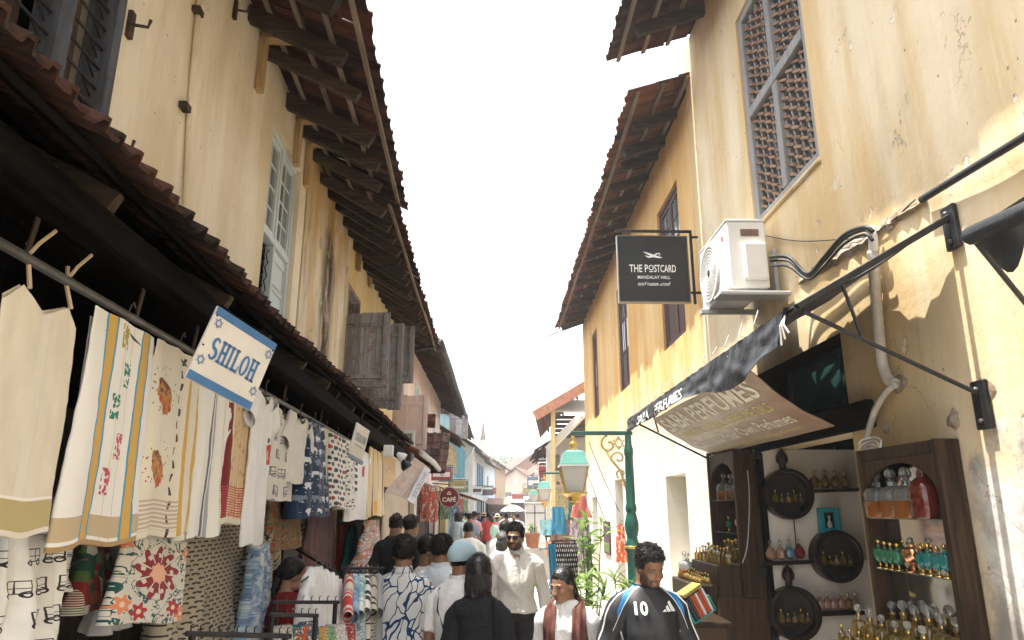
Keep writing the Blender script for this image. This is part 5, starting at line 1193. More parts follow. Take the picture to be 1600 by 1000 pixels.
# near cabinet
for i, (u, kd, lab) in enumerate(((4.25, 'decanter', 'square glass decanter of amber oil on the top cabinet shelf'), (4.10, 'decanter', 'square glass decanter of amber oil on the top cabinet shelf'), (3.95, 'decanter', 'square glass decanter of amber oil on the top cabinet shelf'), (3.78, 'redflask', 'dark red oil flask with crystal stopper on the top shelf'))):
    put(kd, (-.08, u-.0, 1.8005), lab, 'decanters on the top shelf', .92 if i < 3 else .98)
row('urn', 4.31, 4.06, 4, -.10, 1.5205, 'green glass urn bottle with gold foot on the mirror shelf', 'green urns', .95)
put('copurn', (-.08, 3.98, 1.5205), 'round copper perfume urn between green and teal bottles', 'copper urns', 1.15, 1.35); row('tealurn', 3.90, 3.62, 4, -.10, 1.5205, 'teal glass urn bottle with gold foot on the mirror shelf', 'teal urns', .95)
row('slab', 4.31, 3.62, 6, -.085, 1.1205, 'gold oil bottle with crystal ball stopper under the glass shelf', 'gold bottles in the cabinet', 1.15)
m = MB(); m.cbox(-.385, -.135, 3.56, 4.42, 1.1, 1.119, .004); m.build('display_ledge', W_SHOP, CA)
row('slab', 4.38, 3.62, 6, -.25, 1.1205, 'clear stoppered bottle of yellow oil along the front ledge', 'bottles on the front ledge', .9)
row('vial', 4.40, 3.9, 5, -.34, 1.1205, 'small crystal vial at the very front of the ledge', 'vials on the ledge', .8)
# far cabinet and its steps
row('decanter', 7.1, 6.5, 3, -.12, 1.9305, 'amber decanter high in the narrow dark cabinet', 'decanters in the dark cabinet', .8)
put('urn', (-.12, 6.95, 1.6405), 'single green urn bottle in the narrow dark cabinet', 'urns in the dark cabinet', .9); put('copurn', (-.12, 6.62, 1.6405), 'copper urn bottle in the narrow dark cabinet', 'urns in the dark cabinet', 1.1, 1.3)
row('tall', 7.12, 6.46, 6, -.13, 1.1205+.26, 'tall gold stoppered attar bottle at the back of the steps', 'attar bottles on the steps', 1.25)
m = MB(); m.cbox(-.21, -.032, 6.425, 7.145, 1.121, 1.38, .004); m.build('display_step', W_SHOP, CB)
row('tall', 7.2, 6.42, 8, -.30, 1.3805, 'gold capped attar bottle on the upper step', 'attar bottles on the upper step', .95)
row('slab', 7.2, 6.42, 7, -.39, 1.3805, 'clear bottle of yellow oil in front of the gold caps', 'clear bottles on the steps', .62)
row('vial', 7.22, 6.42, 11, -.49, 1.2205, 'little gold vial on the lowest step', 'vials on the lowest step', .85)
row('vial', 7.22, 6.42, 11, -.56, 1.2205, 'little gold vial on the lowest step', 'vials on the lowest step', .8)
for k in range(2): put('decanter', (-.52, 7.12-.1*k, 1.2205), 'clear glass jar of paper test strips beside the limewashed wall', 'jars of test strips', .8)
# wall shelves and niches
for px, py, kd, lab in [(1274+16*i, 762, 'vial', 'golden oil vial on the topmost wall shelf') for i in range(4)]+[(1205, 874, 'peach', 'peach glass vial on the middle wall shelf'), (1221, 874, 'peach', 'peach glass vial on the middle wall shelf'), (1235, 873, 'blue', 'blue glass vial on the middle wall shelf'), (1250, 872, 'ruby', 'ruby glass vial on the middle wall shelf')]+[(1283+11*i, 952, ('rose', 'peach', 'rose', 'peach', 'vial', 'rose')[i], 'small ' + ('rose', 'peach', 'rose', 'peach', 'gold', 'rose')[i]+' glass vial on the lowest wall shelf') for i in range(6)]:
    p = lp(px, py, 6.24); put(kd, p, lab, 'vials on the wall shelves', 1.35 if py < 900 else 1.2)
for k, (c, y0) in enumerate(BOT_SPOTS):
    for i in range(5): put(('tall', 'vial', 'peach', 'tall', 'vial')[i], (c.x-.11+.055*i, y0+.045, c.z-.0745), 'tiny bottle standing inside the '+('upper', 'middle', 'lower')[k]+' round niche', 'bottles in the niches', .72)
for o in P.values():
    for ch in list(o.children): bpy.data.objects.remove(ch)
    bpy.data.objects.remove(o)
# open box of test cards on the counter
p = at(1096, 962, 5.75); tb = thing('card_box', 'open green box of orange and black perfume cards', 'box', loc=p); tb.rotation_euler = (0, R(-28), R(15)); tb.scale = (.8, .8, .8)
BXG = M('box_green', (.02, .22, .17), .5, .1)
m = MB(); m.cbox(-.12, .12, -.09, .09, 0, .01, .003); m.build('box_floor', BXG, tb); m = MB(); m.cbox(.121, .13, -.09, .09, 0, .15, .003); m.build('box_side', BXG, tb); m = MB(); m.cbox(-.13, -.121, -.09, .09, 0, .15, .003); m.build('box_side', BXG, tb); m = MB(); m.cbox(-.13, .13, .091, .1, 0, .15, .003); m.build('box_side', BXG, tb)
ORC = M('card_orange', (.48, .09, .03), .5, .1); BKC = M('card_black', (.05, .05, .06), .5, .1); OLC = M('card_olive', (.30, .24, .06), .5, .1); WHC = M('card_white', (.6, .62, .66), .4, .1)
for i in range(8):
    x = -.1+.027*i; m = MB(); m.cbox(x, x+.02, -.08, .085, .012, .22+rnd.uniform(-.01, .02), .002); cd_ = m.build('card_pack', (BKC, BKC, ORC, ORC, WHC, ORC, ORC, WHC)[i], tb)
    m = MB(); m.cbox(x-.001, x+.021, -.082, .087, .245, .275, .002); m.build('card_tip', OLC, cd_)
p = RF.M @ Vector((-.75, 6.3, 0)); sd = thing('display_stand', 'dark wooden stand carrying the box of perfume cards', 'stand', loc=p)
m = MB(); m.cbox(-.22, .22, -.45, .3, .0, .98, .01); m.build('cupboard', W_SHOP, sd); m = MB(); m.cbox(-.25, .25, -.48, .33, .981, 1.01, .006); m.build('top', W_SHOP, sd)
# ------------------------------------------------------------------ street lamps
LG = Gr('lamp_green_paint', .32, spec=.5); nn = LG.noise(6, 4); LG.bump(LG.noise(40, 3), .15, .003); LG = LG.done(LG.mix(nn.ss(.3, .7), (.004, .060, .045), (.010, .085, .066)))
LTEAL = M('lamp_cap_teal', (.10, .28, .24), .5, .12, 6, .1); LGOLD = Gr('lamp_gold_paint', .35, .6); LGOLD = LGOLD.done(LGOLD.mix(LGOLD.noise(9).ss(.3, .7), (.50, .30, .06), (.66, .44, .12)))
LPALE = M('lamp_scroll_gold', (.55, .42, .18), .5, .2, 8, .1); LGLASS = glass('frosted_lamp_glass', (.78, .76, .72), .35, .3)
def street_lamp(x, y, label, arm=.74):
    o = thing('street_lamp', label, 'street lamp', loc=(x, y, 0), group='green street lamps along the wall')
    m = MB(); m.lathe([(r_*1.18, z_) for r_, z_ in [(.17, 0), (.17, .12), (.13, .18), (.11, .5), (.125, .55), (.10, .6), (.068, .7), (.064, 1.3), (.085, 1.34), (.085, 1.40), (.060, 1.46), (.058, 1.50), (.075, 1.58), (.078, 1.66), (.060, 1.76), (.05, 1.80), (.062, 1.83), (.062, 1.88), (.05, 1.92), (.042, 2.5), (.052, 2.56), (.052, 2.62), (.038, 2.68), (.036, 2.80), (0, 2.80)]], 18); m.build('post', LG, o, 40)
    for k in range(9):
        a = 2*math.pi*k/9; m = MB(); m.tube([(.058*math.cos(a), .058*math.sin(a), 1.94), (.0495*math.cos(a), .0495*math.sin(a), 2.50)], .006, 4); m.build('flute', LG, o)
    m = MB(); m.lathe([(.101, 1.355), (.105, 1.36), (.105, 1.385), (.101, 1.39)], 18); m.build('gold_band', LGOLD, o, 40)
    m = MB(); m.cbox(-arm-.03, .06, -.03, .03, 2.805, 2.86, .006); m.build('arm', LG, o)
    m = MB(); sc = lambda cx, cz, r0, r1, a0, a1, n=18: [(cx+(r0+(r1-r0)*i/n)*math.cos(R(a0+(a1-a0)*i/n)), 0, cz+(r0+(r1-r0)*i/n)*math.sin(R(a0+(a1-a0)*i/n))) for i in range(n+1)]
    m.tube(sc(-.26, 2.68, .12, .025, 100, 470), .016, 6); m.build('scroll', LPALE, o, True)
    m = MB(); m.tube([(-.30, 0, 2.6), (-.22, 0, 2.46), (-.12, 0, 2.34), (-.05, 0, 2.10)], .017, 6); m.tube(sc(-.14, 2.50, .10, .02, 200, -160), .014, 6); m.build('scroll', LPALE, o, True)
    m = MB(); m.tube(sc(-.11, 2.30, .07, .015, 240, -100), .014, 6); m.tube(sc(-.09, 2.18, .05, .01, 60, 400), .012, 6); m.build('scroll', LPALE, o, True)
    m = MB()
    for k in (0, 180): m.tube([(-.13+.085*math.cos(R(90+k+120*i)), .0, 2.70+.085*math.sin(R(90+k+120*i))) for i in range(4)], .012, 5)
    m.build('star', LPALE, o)
    lx = -arm; m = MB(); m.lathe([(.0, 2.80), (.025, 2.795), (.03, 2.76), (.018, 2.74), (.045, 2.71), (.05, 2.67), (.03, 2.64), (.06, 2.615), (.05, 2.60), (0, 2.60)], 12, (lx, 0, 0)); m.build('finial', LGOLD, o, True)
    m = MB(); m.lathe([(.11, 2.605), (.18, 2.58), (.255, 2.43), (.26, 2.41), (.0, 2.41)], 4, (lx, 0, 0), sq=0); m.build('cap', LTEAL, o)
    m = MB(); m.lathe([(.285, 2.385), (.285, 2.409), (.0, 2.409)], 4, (lx, 0, 0)); m.build('cap_rim', WHITEP, o)
    r1_, r0_ = .255, .165
    cr = lambda r, z, k: Vector((lx+r*math.cos(R(45+90*k)), r*math.sin(R(45+90*k)), z))
    for k in range(4):
        m = MB(); m.tube([cr(r1_, 2.385, k), cr(r0_, 2.06, k)], .010, 5); m.build('corner_bar', LGOLD, o)
        m = MB(); q = [cr(r1_*.96, 2.38, k), cr(r1_*.96, 2.38, k+1), cr(r0_*.96, 2.065, k+1), cr(r0_*.96, 2.065, k)]; nrm = Vector((math.cos(R(90+90*k)), math.sin(R(90+90*k)), 0))*.004; m.add(q+[p-nrm for p in q], [(0, 1, 2, 3), (7, 6, 5, 4), (0, 4, 5, 1), (1, 5, 6, 2), (2, 6, 7, 3), (3, 7, 4, 0)]); m.build('pane', LGLASS, o)
    m = MB(); m.lathe([(.185, 2.06), (.185, 2.04), (.09, 2.0), (.075, 1.95), (.035, 1.92), (.04, 1.90), (0, 1.88)], 8, (lx, 0, 0)); m.build('base_cup', LGOLD, o, 30)
    m = MB(); m.lathe([(.02, 2.38), (.022, 2.33), (.04, 2.27), (.042, 2.23), (.02, 2.19), (0, 2.185)], 10, (lx, 0, 0)); m.build('bulb', WHITEP, o, True)
    return o
l_ = street_lamp(1.56, 9.55, 'green street lamp with gold star scrollwork beside the perfume awning')
q = copy_tree(l_); q.location = (1.66, 20.6, 0); q['label'] = 'green street lamp standing by the draped blue cloth'
q = copy_tree(l_); q.location = (1.62, 29.8, 0); q['label'] = 'green street lamp beside the white steel cabinet'
# ------------------------------------------------------------------ planting by the limewashed wall
PL_L = leaf_mat('pandan_leaf', (.07, .125, .028), (.18, .25, .07)); PL_D = leaf_mat('palm_leaf', (.08, .17, .03), (.20, .30, .07))
POT = M('clay_pot', (.33, .13, .07), .8, .25, 6, .2); SOIL = M('soil', (.05, .035, .025), .95)
def leaf_mesh(L, w, droop, mat):
    m = MB(); n = 6
    for side in (0, 1):
        pass
    vs_ = []
    for i in range(n+1):
        t = i/n; x = L*t; z = L*(.9*t*0+(-droop*t*t)); ww = w*math.sin(math.pi*(.12+.88*t)**.8)*(1-t*.25) if i < n else .0005
        vs_ += [(x, -ww, z+.25*ww), (x, 0, z), (x, ww, z+.25*ww)]
    m.add(vs_, [(3*i+k, 3*i+k+1, 3*i+k+4, 3*i+k+3) for i in range(n) for k in (0, 1)]); me = m.mesh('leaf'); me.materials.append(mat); return me
def potted(name, label, p, hz, spread, n, mat, L=.42, w=.022, pot=True, group=None, pr=.2):
    o = thing(name, label, 'plant', loc=p, group=group); rr = random.Random(n)
    if pot:
        m = MB(); m.lathe([(pr*.7, 0), (pr*.95, pr*1.5), (pr*1.05, pr*1.5), (pr*1.05, pr*1.72), (pr*.92, pr*1.72), (pr*.9, pr*1.6), (0, pr*1.6)], 18); m.build('pot', POT, o, 30)
        m = MB(); m.lathe([(0, pr*1.62), (pr*.9, pr*1.62), (pr*.9, pr*1.605), (0, pr*1.605)], 14); m.build('soil', SOIL, o)
    base = pr*1.6 if pot else 0
    lm = [leaf_mesh(L*k, w*k, d, mat) for k, d in ((.8, .25), (1, .5), (1.15, .75))]
    ns = max(3, n//9)
    for s in range(ns):
        a = rr.uniform(0, 6.28); rx = spread*rr.uniform(.1, .75); top = Vector((rx*math.cos(a), rx*math.sin(a), base+hz*rr.uniform(.45, 1)))
        m = MB(); m.tube([(rx*.3*math.cos(a), rx*.3*math.sin(a), base-.02), (rx*.7*math.cos(a), rx*.7*math.sin(a), base+(top.z-base)*.5), top], [.012, .01, .006], 5); m.build('stem', mat, o)
        for k in range(n//ns):
            az = rr.uniform(0, 6.28); el = rr.uniform(-.15, 1.15); pp = top+Vector((0, 0, -rr.uniform(0, .22)*hz))
            link('leaf', rr.choice(lm), mat, o, loc=pp, rot=(rr.uniform(-.4, .4), -el, az), scale=rr.uniform(.75, 1.15))
    return o
potted('potted_plant', 'bushy bright green spiky plant nearest the girl in the brown scarf', at(938, 930, 6.3).xy.to_3d(), .60, .42, 170, PL_L, .27, .021, group='spiky plants by the wall')
potted('potted_plant', 'taller yellow green spiky plant beside the limewashed wall', at(908, 880, 8.0).xy.to_3d()+Vector((0, 0, 0)), .82, .46, 170, PL_L, .27, .022, group='spiky plants by the wall')
potted('potted_plant', 'small strappy plant in a clay pot at the lamp post foot', at(972, 900, 8.3).xy.to_3d()+Vector((.0, 0, .35)), .55, .2, 36, PL_L, .36, .022, group='spiky plants by the wall', pr=.15)
potted('potted_plant', 'dark leafed climber against the wall behind the taller plant', at(922, 850, 10.2).xy.to_3d(), 1.5, .3, 90, PL_D, .26, .03)
m = MB(); m.cbox(-.5, .5, -.3, .3, 0, .82, .02); o = m.build('stone_plinth', P_GREY, None, loc=at(836, 860, 20.5).xy.to_3d(), label='low stone block carrying the clay pot', cat='plinth')
potted('potted_plant', 'small grassy plant in an orange clay pot on the stone block', at(832, 855, 20.4).xy.to_3d()+Vector((0, -.05, .82)), .25, .15, 30, PL_L, .25, .02, pr=.22)
# ------------------------------------------------------------------ white steel cabinet
p = at(836, 868, 25.5); o = thing('steel_cabinet', 'white two door steel cabinet on a dark plinth by the far lamps', 'cabinet', loc=(p.x, p.y, 0))
CABW = M('cabinet_white', (.62, .61, .57), .5, .08, 3, .05)
m = MB(); m.cbox(-.38, .38, -.3, .3, 0, .32, .02); m.build('plinth', P_GREY, o); m = MB(); m.cbox(-.33, .33, -.27, .27, .321, 2.02, .012); m.build('case', CABW, o)
for x in (-.32, .01):
    m = MB(); m.cbox(x, x+.31, -.29, -.271, .36, 1.98, .006); dd = m.build('door', CABW, o); m = MB(); m.cbox(x+(.28 if x < 0 else .02), x+(.30 if x < 0 else .04), -.31, -.2905, 1.1, 1.25, .003); m.build('handle', IRON, dd)
m = MB(); m.cbox(-.36, .36, -.31, .3, 2.021, 2.06, .008); m.build('roof_lid', CABW, o)
m = MB(); m.cbox(-.02, .0, -.305, -.2905, .36, 1.98, .003); m.build('door_gap', IRON, o)
m = MB(); m.cbox(-.33, .33, -.303, -.2905, 1.70, 1.725, .003); m.build('cross_band', IRON, o)
# wires sagging across the limewashed wall
for i, (a_, b_) in enumerate((((905, 700, 11.5), (952, 828, 11.0)), ((920, 690, 11.5), (968, 800, 11.2)))):
    A_, B_ = at(*a_), at(*b_); m = MB(); m.tube([A_.lerp(B_, t)+Vector((0, 0, -.05*math.sin(math.pi*t))) for t in np.linspace(0, 1, 10)], .006, 5)
    m.build('guy_wire', CABLE, label=('lower', 'upper')[i]+' dark wire slanting down past the lantern to the wall', cat='wire')
# poster frame and cloth by the dark doorway
p = RF.hit(950, 840, 0); o = thing('wall_poster', 'narrow dark framed poster with green foot on the limewashed wall', 'poster', loc=(-.02, p[0], p[1]), frame=RF)
m = MB(); m.cbox(-.015, .015, -.42, .42, -.33, .33, .005); m.build('frame', W_DARK, o); m = MB(); m.box(-.018, -.0155, -.38, .38, -.29, -.10); m.build('lower_print', M('poster_green', (.12, .18, .06), .6, .5, 8), o); m = MB(); m.box(-.018, -.0155, -.38, .38, -.0995, .29); m.build('upper_print', M('poster_plum', (.10, .06, .08), .6, .6, 8), o)
# ------------------------------------------------------------------ cloth patterns (flat prints on the fabric)
def cloth(name, fn, rough=.9, w=1.0, h=1.0, scale=1):
    g = Gr('cloth_'+name, rough, spec=.15); u, v = g.uv(); c = fn(g, u, v)
    g.bump(g.noise(1, 3, vec=g.vec(u*60*w, v*6*h, 0))*.5+g.noise(1, 3, vec=g.vec(u*260*w, v*260*h, 0))*.3, .35, .006)
    g.b.inputs['Sheen Weight'].default_value = .1
    return g.done(c)
def between(x, a, b): return x.gt(a)*x.lt(b)
def ell(x, y, cx, cy, rx, ry): p = (x-cx)*(1/rx); q = (y-cy)*(1/ry); return p*p+q*q
def stripes(g, c, x, lst):
    for a, b, k in lst: c = g.mix(between(x, a, b), c, k)
    return c
def cells(x, y, kx, ky, off=.5):
    """offset rows of print cells: local coords -.5...5 and row number"""
    r = (y*ky).floor(); fx = (x*kx+r*off).fract()-.5; fy = (y*ky).fract()-.5; return fx, fy, r
CR = (.62, .57, .46); WHT = (.68, .67, .63); BLK = (.03, .028, .03); GLD = (.50, .32, .08); NAVY = (.014, .032, .07)
def f_cami(g, u, v):
    c = g.mix(g.noise(1, 4, vec=g.vec(u*5, v*3, 0)).ss(.3, .7), (.56, .51, .40), (.64, .59, .48)); c = g.mix(between(u, .49, .60)*.4, c, (.66, .64, .58))
    c = g.mix(v.lt(.145), c, (.40, .33, .16)); c = g.mix(between(v, .142, .155), c, (.70, .68, .62)); return g.mix(v.lt(.022), c, (.62, .58, .5))
def f_towel(g, u, v):
    c = stripes(g, g.mix(.0, WHT, WHT), u, [(.215, .235, (.05, .25, .40)), (.235, .325, GLD), (.325, .345, (.05, .25, .40)), (.48, .486, (.4, .38, .36)), (.62, .626, (.4, .38, .36)), (.735, .755, (.05, .25, .40)), (.755, .845, GLD), (.845, .865, (.05, .25, .40))])
    n = g.vor(1, vec=g.vec(u*30, v*52, 0))
    for k, (cv, cu, col_) in enumerate(((.93, .47, (.30, .28, .04)), (.76, .58, (.01, .17, .10)), (.60, .45, (.01, .17, .10)), (.43, .58, (.42, .06, .09)), (.27, .46, (.42, .06, .09)))):
        bm_ = between(u, cu-.06, cu+.06)*between(v, cv-.058, cv+.058); c = g.mix(bm_*(1-n.ss(.52, .62)), c, col_)
    c = g.mix(between(v, .035, .125)*(1-between(u, .215, .345))*(1-between(u, .735, .865)), c, (.44, .35, .22)); return g.mix(between(v, .0, .02), c, (.34, .22, .1))
def f_peacock(g, u, v):
    c = stripes(g, g.mix(0, CR, CR), u, [(.74, .79, GLD), (.955, 1.0, GLD)])
    for cu, cv in ((.28, .72), (.28, .34)):
        nn_ = g.noise(1, 3, vec=g.vec(u*14, v*20, cv*9)); e = ell(u+(v-cv)*.55, v, cu, cv, .13, .10)+(nn_-.5)*1.3; c = g.mix(e.lt(.9), c, g.ramp(nn_+(v-cv)*2.0, [(.35, (.38, .07, .015)), (.5, (.45, .24, .06)), (.62, (.16, .05, .02))]))
        ft = ell(u, v, cu-.02, cv+.03, .24, .13); n = g.vor(1, vec=g.vec(u*26, v*42, 0)); c = g.mix((ft.lt(1))*(ft.gt(.28))*n.lt(.22), c, (.20, .05, .02))
    d = (u-(.62+.02*(v*40).sin())).abs(); c = g.mix(d.lt(.018)*((v*14).fract().lt(.6)), c, BLK)
    b = (v*46).fract().lt(.5)*between(v, .03, .19)*u.lt(.74); return g.mix(b*.8, c, (.38, .28, .22))
def f_greystripe(g, u, v): return stripes(g, g.mix(0, WHT, WHT), u, [(.05, .08, (.3, .28, .25)), (.42, .47, (.10, .10, .11)), (.50, .62, (.30, .32, .36)), (.80, .82, (.4, .38, .35))])
def f_redkalam(g, u, v):
    n = g.vor(1, vec=g.vec(u*14, v*22, 0)); c = g.mix(n.ss(.5, .2), (.56, .42, .24), (.42, .26, .12)); c = g.mix(between(u, .0, .22), c, (.16, .018, .02)); c = stripes(g, c, u, [(.24, .27, (.7, .65, .55)), (.55, .58, (.55, .12, .09)), (.60, .62, (.7, .62, .5))])
    b = between(v, .05, .25); k = (v*60).fract().lt(.45); c = g.mix(b*k, c, (.42, .05, .05)); return g.mix(v.lt(.04), c, (.62, .56, .44))
def plain(c, k=.9):
    def f(g, u, v): return g.mix(g.noise(1, 4, vec=g.vec(u*4, v*5, 0)).ss(.3, .7), tuple(q*k for q in c), c)
    return f
def f_fries(g, u, v):
    c = plain((.70, .70, .70))(g, u, v); e = between(u+(v-.5)*.12, .66, .86)*between(v, .52, .66); c = g.mix(e, c, (.45, .03, .02)); n = between(u, .69, .74)*between(v, .55, .62); c = g.mix(n, c, (.6, .4, .2))
    return g.mix(ell(u, v, .74, .69, .05, .02).lt(1), c, (.1, .1, .1))
def tuk(g, u, v, kx, ky, base, ink, w=.045, off=.5):
    fx, fy, r = cells(u, v, kx, ky, off); bx = ((fx.abs()-.27).mx((fy-.05).abs()-.20)); o = bx.abs().lt(w*.55); o = o.mx(((fx-.05).abs().lt(w*.4))*bx.lt(0)); o = o.mx((fy-.02).abs().lt(w*.4)*bx.lt(0))
    for cx in (-.2, .2): o = o.mx((ell(fx, fy, cx, -.18, .10, .10)-.8).abs().lt(.45))
    return g.mix(o, base, ink)
def f_tuk(g, u, v): return tuk(g, u, v, 2.6, 4.2, plain(WHT)(g, u, v), BLK, .032)
def f_tuk2(g, u, v): return tuk(g, u, v, 2.2, 5.2, plain((.60, .58, .52))(g, u, v), (.14, .14, .15), .06)
def f_eleph(g, u, v):
    fx, fy, r = cells(u, v, 3.4, 8.0); e = ell(fx, fy, 0, .05, .26, .20).lt(1).mx(ell(fx, fy, .27, .10, .13, .14).lt(1)).mx(between(fx, -.2, -.08)*between(fy, -.28, .05)).mx(between(fx, .05, .17)*between(fy, -.28, .05)).mx(between(fx, .34, .42)*between(fy, -.15, .1))
    tone = g.mix(((u*3.4).floor()*.37+r*.61).fract().gt(.5), (.62, .63, .64), (.16, .20, .26)); c = g.mix(e, g.mix(0, NAVY, NAVY), tone); return g.mix(g.vor(1, vec=g.vec(u*16, v*38, 0)).lt(.16), c, (.55, .56, .6))
def f_dotpants(g, u, v):
    fx, fy, r = cells(u, v, 5, 13); d = ell(fx, fy, 0, 0, .36, .36); k = ((u*5).floor()*.41+r*.27).fract(); return g.mix(d.lt(1), plain(WHT)(g, u, v), g.ramp(k, [(0, (.02, .06, .05)), (.35, (.03, .03, .05)), (.6, (.34, .04, .03)), (.85, (.10, .10, .12))], True))
def f_leop(g, u, v): n = g.vor(1, vec=g.vec(u*12, v*30, 0)); return g.mix(n.lt(.38), plain(WHT)(g, u, v), (.05, .045, .05))
def f_tprint(g, u, v):
    c = plain((.68, .69, .72))(g, u, v); fx, fy, r = cells(u, v, 1, 11, 0); e = between(u, .18, .36)*between(v, .38, .80)*(fy.abs().lt(.28))*g.vor(1, vec=g.vec(u*18, v*12, 0)).gt(.25); c = g.mix(e, c, BLK); return g.mix(between(u, .6, .72)*between(v, .62, .78), c, (.40, .04, .04))
def f_cream_lines(g, u, v):
    c = stripes(g, plain((.64, .52, .32))(g, u, v), u, [(.18, .22, BLK), (.46, .49, (.12, .06, .04)), (.74, .77, BLK)]); return g.mix(between(v, .02, .22)*between(u, .25, .45), c, (.62, .32, .04))
def f_bamboo(g, u, v): c = g.mix((u*26).fract().lt(.3), (.50, .38, .22), (.36, .26, .14)); return g.mix(between(v, .45, .7)*g.noise(1, 5, vec=g.vec(u*9, v*9, 0)).gt(.55), c, (.30, .24, .22))
def f_block(g, u, v):
    fx, fy, r = cells(u, v, 16, 30); o = ell(fx, fy, 0, .05, .34, .30); return g.mix(o.lt(1)*(1-ell(fx, fy, 0, -.16, .14, .14).lt(1)), plain((.46, .41, .32))(g, u, v), (.045, .04, .036))
def f_bluetie(g, u, v): return g.ramp(g.noise(1, 4, vec=g.vec(u*4, v*9, 0), dist=1.5), [(.38, (.62, .64, .65)), (.5, (.26, .38, .50)), (.62, (.10, .18, .32)), (.7, (.55, .58, .6))])
def floral(pal, k=9, kk=9):
    def f(g, u, v):
        n = g.noise(1, 2, vec=g.vec(u*k*.8, v*kk*.8, 0)); q = V(g, g.nt.nodes[-1].outputs[0]) if False else n
        c = g.ramp(g.noise(1, 3, vec=g.vec(u*k, v*kk, 3.1), dist=2.0), [(.30+.40*i/len(pal), p) for i, p in enumerate(pal)], True)
        return g.mix(g.vor(1, vec=g.vec(u*k*2, v*kk*2, 0)).lt(.16), c, pal[0])
    return f
def f_cushion(g, u, v):
    c = plain((.58, .55, .48))(g, u, v); x, y = u-.5, v-.56; r = (x*x+y*y).sqrt(); th = y.at2(x)
    ln = (g.noise(1, 2, vec=g.vec(u*5, v*5, 0), dist=1.2)-.5).abs().lt(.02); c = g.mix(ln*r.gt(.30), c, (.012, .07, .065))
    lf = g.vor(1, vec=g.vec(u*8, v*8, 1.0)); c = g.mix(lf.lt(.2)*r.gt(.34), c, (.015, .09, .075))
    for cx, cy, cl in ((.08, .88, (.62, .20, .10)), (.10, .2, (.62, .22, .10)), (.94, .86, (.62, .22, .1)), (.9, .1, (.6, .2, .1)), (.78, .18, (.36, .02, .03)), (.3, .12, (.36, .02, .03))):
        p, q = u-cx, v-cy; rr_ = (p*p+q*q).sqrt(); a_ = q.at2(p); c = g.mix(rr_.lt(.085+.022*(a_*6).sin()), c, cl); c = g.mix(rr_.lt(.03), c, (.7, .5, .35))
    pet = r.lt(.27+.05*(th*9).sin()); gap = (th*4.5).sin().abs().lt(.22)*r.gt(.12); c = g.mix(pet*(1-gap), c, (.21, .012, .018)); hole = between(r, .185, .235)*(th*9).sin().gt(.55); c = g.mix(hole, c, (.6, .5, .4))
    c = g.mix(r.lt(.115+.012*(th*8).sin()), c, (.66, .33, .20)); return g.mix(between(r, .0, .105)*(th*8).sin().abs().lt(.2), c, (.75, .6, .5))
def f_patch(g, u, v):
    n = g.vor(1, out='Color', vec=g.vec(u*6, v*6, 0)); s = g.sep(n.k)[0]; c = g.ramp(s, [(0, (.03, .09, .06)), (.25, (.22, .03, .03)), (.45, (.5, .46, .38)), (.6, (.10, .16, .06)), (.8, (.32, .10, .03))], True); e = (u*2).fract(); return g.mix(e.lt(.07)*((v*30).fract().lt(.5)), c, (.6, .56, .5))
def f_bwdots(g, u, v): fx, fy, r = cells(u, v, 8, 9); return g.mix(ell(fx, fy, 0, 0, .2, .3).lt(1), g.mix(0, (.018, .018, .02), (.018, .018, .02)), (.55, .54, .5))
def f_orange(g, u, v): return g.mix(g.noise(1, 3, vec=g.vec(u*5, v*8, 0)).gt(.55), (.48, .10, .035), (.58, .45, .40))
CM = {}
def cmat(k, fn):
    if k not in CM: CM[k] = cloth(k, fn)
    return CM[k]
# ------------------------------------------------------------------ garments
WIRE = M('hanger_wire', (.06, .06, .06), .5, .2); BAMB = M('bamboo_hanger', (.46, .36, .22), .7, .2)
def drape(w, h, prof=None, dep=.02, folds=3, amp=.012, nu=44, nv=26, dip=0., seed=0., flare=0., topf=None):
    """hanging cloth tube; x across, z down from 0, faces -y"""
    m = MB(); prof = prof or (lambda v: 1.0)
    def pt(i, j):
        th = 2*math.pi*i; c, s = math.cos(th), math.sin(th); a = w/2*prof(j)
        x = a*math.copysign(abs(c)**.75, c); q = dep*(.5+.8*j+flare*j)
        y = -q*math.copysign(abs(s)**.6, s)+amp*(.25+.75*j)*math.sin(folds*2*math.pi*x/w+seed+1.5*j)+amp*.5*math.sin(folds*4.7*math.pi*x/w+seed*2.1-2*j)+amp*.8*(.3+.7*j)*wob(x/w*folds*3.1+seed*3, 1.0, 2+j*1.3)+.004*wob(x*40+seed, 1.0, j*7)
        z = -h*j-(dip*(1 if s > 0 else .45)*math.exp(-(x/(w*.20))**2) if dip else 0)*(1-j)**3 - .012*h*math.sin(3*math.pi*x/w+seed)*j**4
        if topf: z += topf(x/(w/2))*(1-j)**2.2*(1 if s > 0 else .8)
        return (x+.01*math.sin(5*j+seed), y, z)
    def uvf(i, j): x = pt(i, j)[0]; return (min(1, max(0, x/w+.5)), 1-j)
    m.grid(pt, nu, nv, wrap=True, uvf=uvf); return m
def tee(w, h, seed=0., sl=.24, dep=.02):
    m = drape(w, h, lambda v: (.62+.38*min(1, v/.12)**.6)*(1 if v > .12 else 1), dep, 2, .012, dip=.075, seed=seed)
    for s in (-1, 1):
        def sp(i, j, s=s):
            th = 2*math.pi*i; c, q = math.cos(th), math.sin(th); r = .085-.012*j
            px, pz = s*(w*.40+sl*.62*j), -.055-sl*.80*j
            return (px+s*c*r*.78, -q*.032-.004*math.sin(9*j+seed), pz+c*r*.62)
        m.grid(sp, 16, 8, wrap=True, uvf=lambda i, j, s=s: (.5+s*(.42+.05*j), .92-.2*j))
    return m
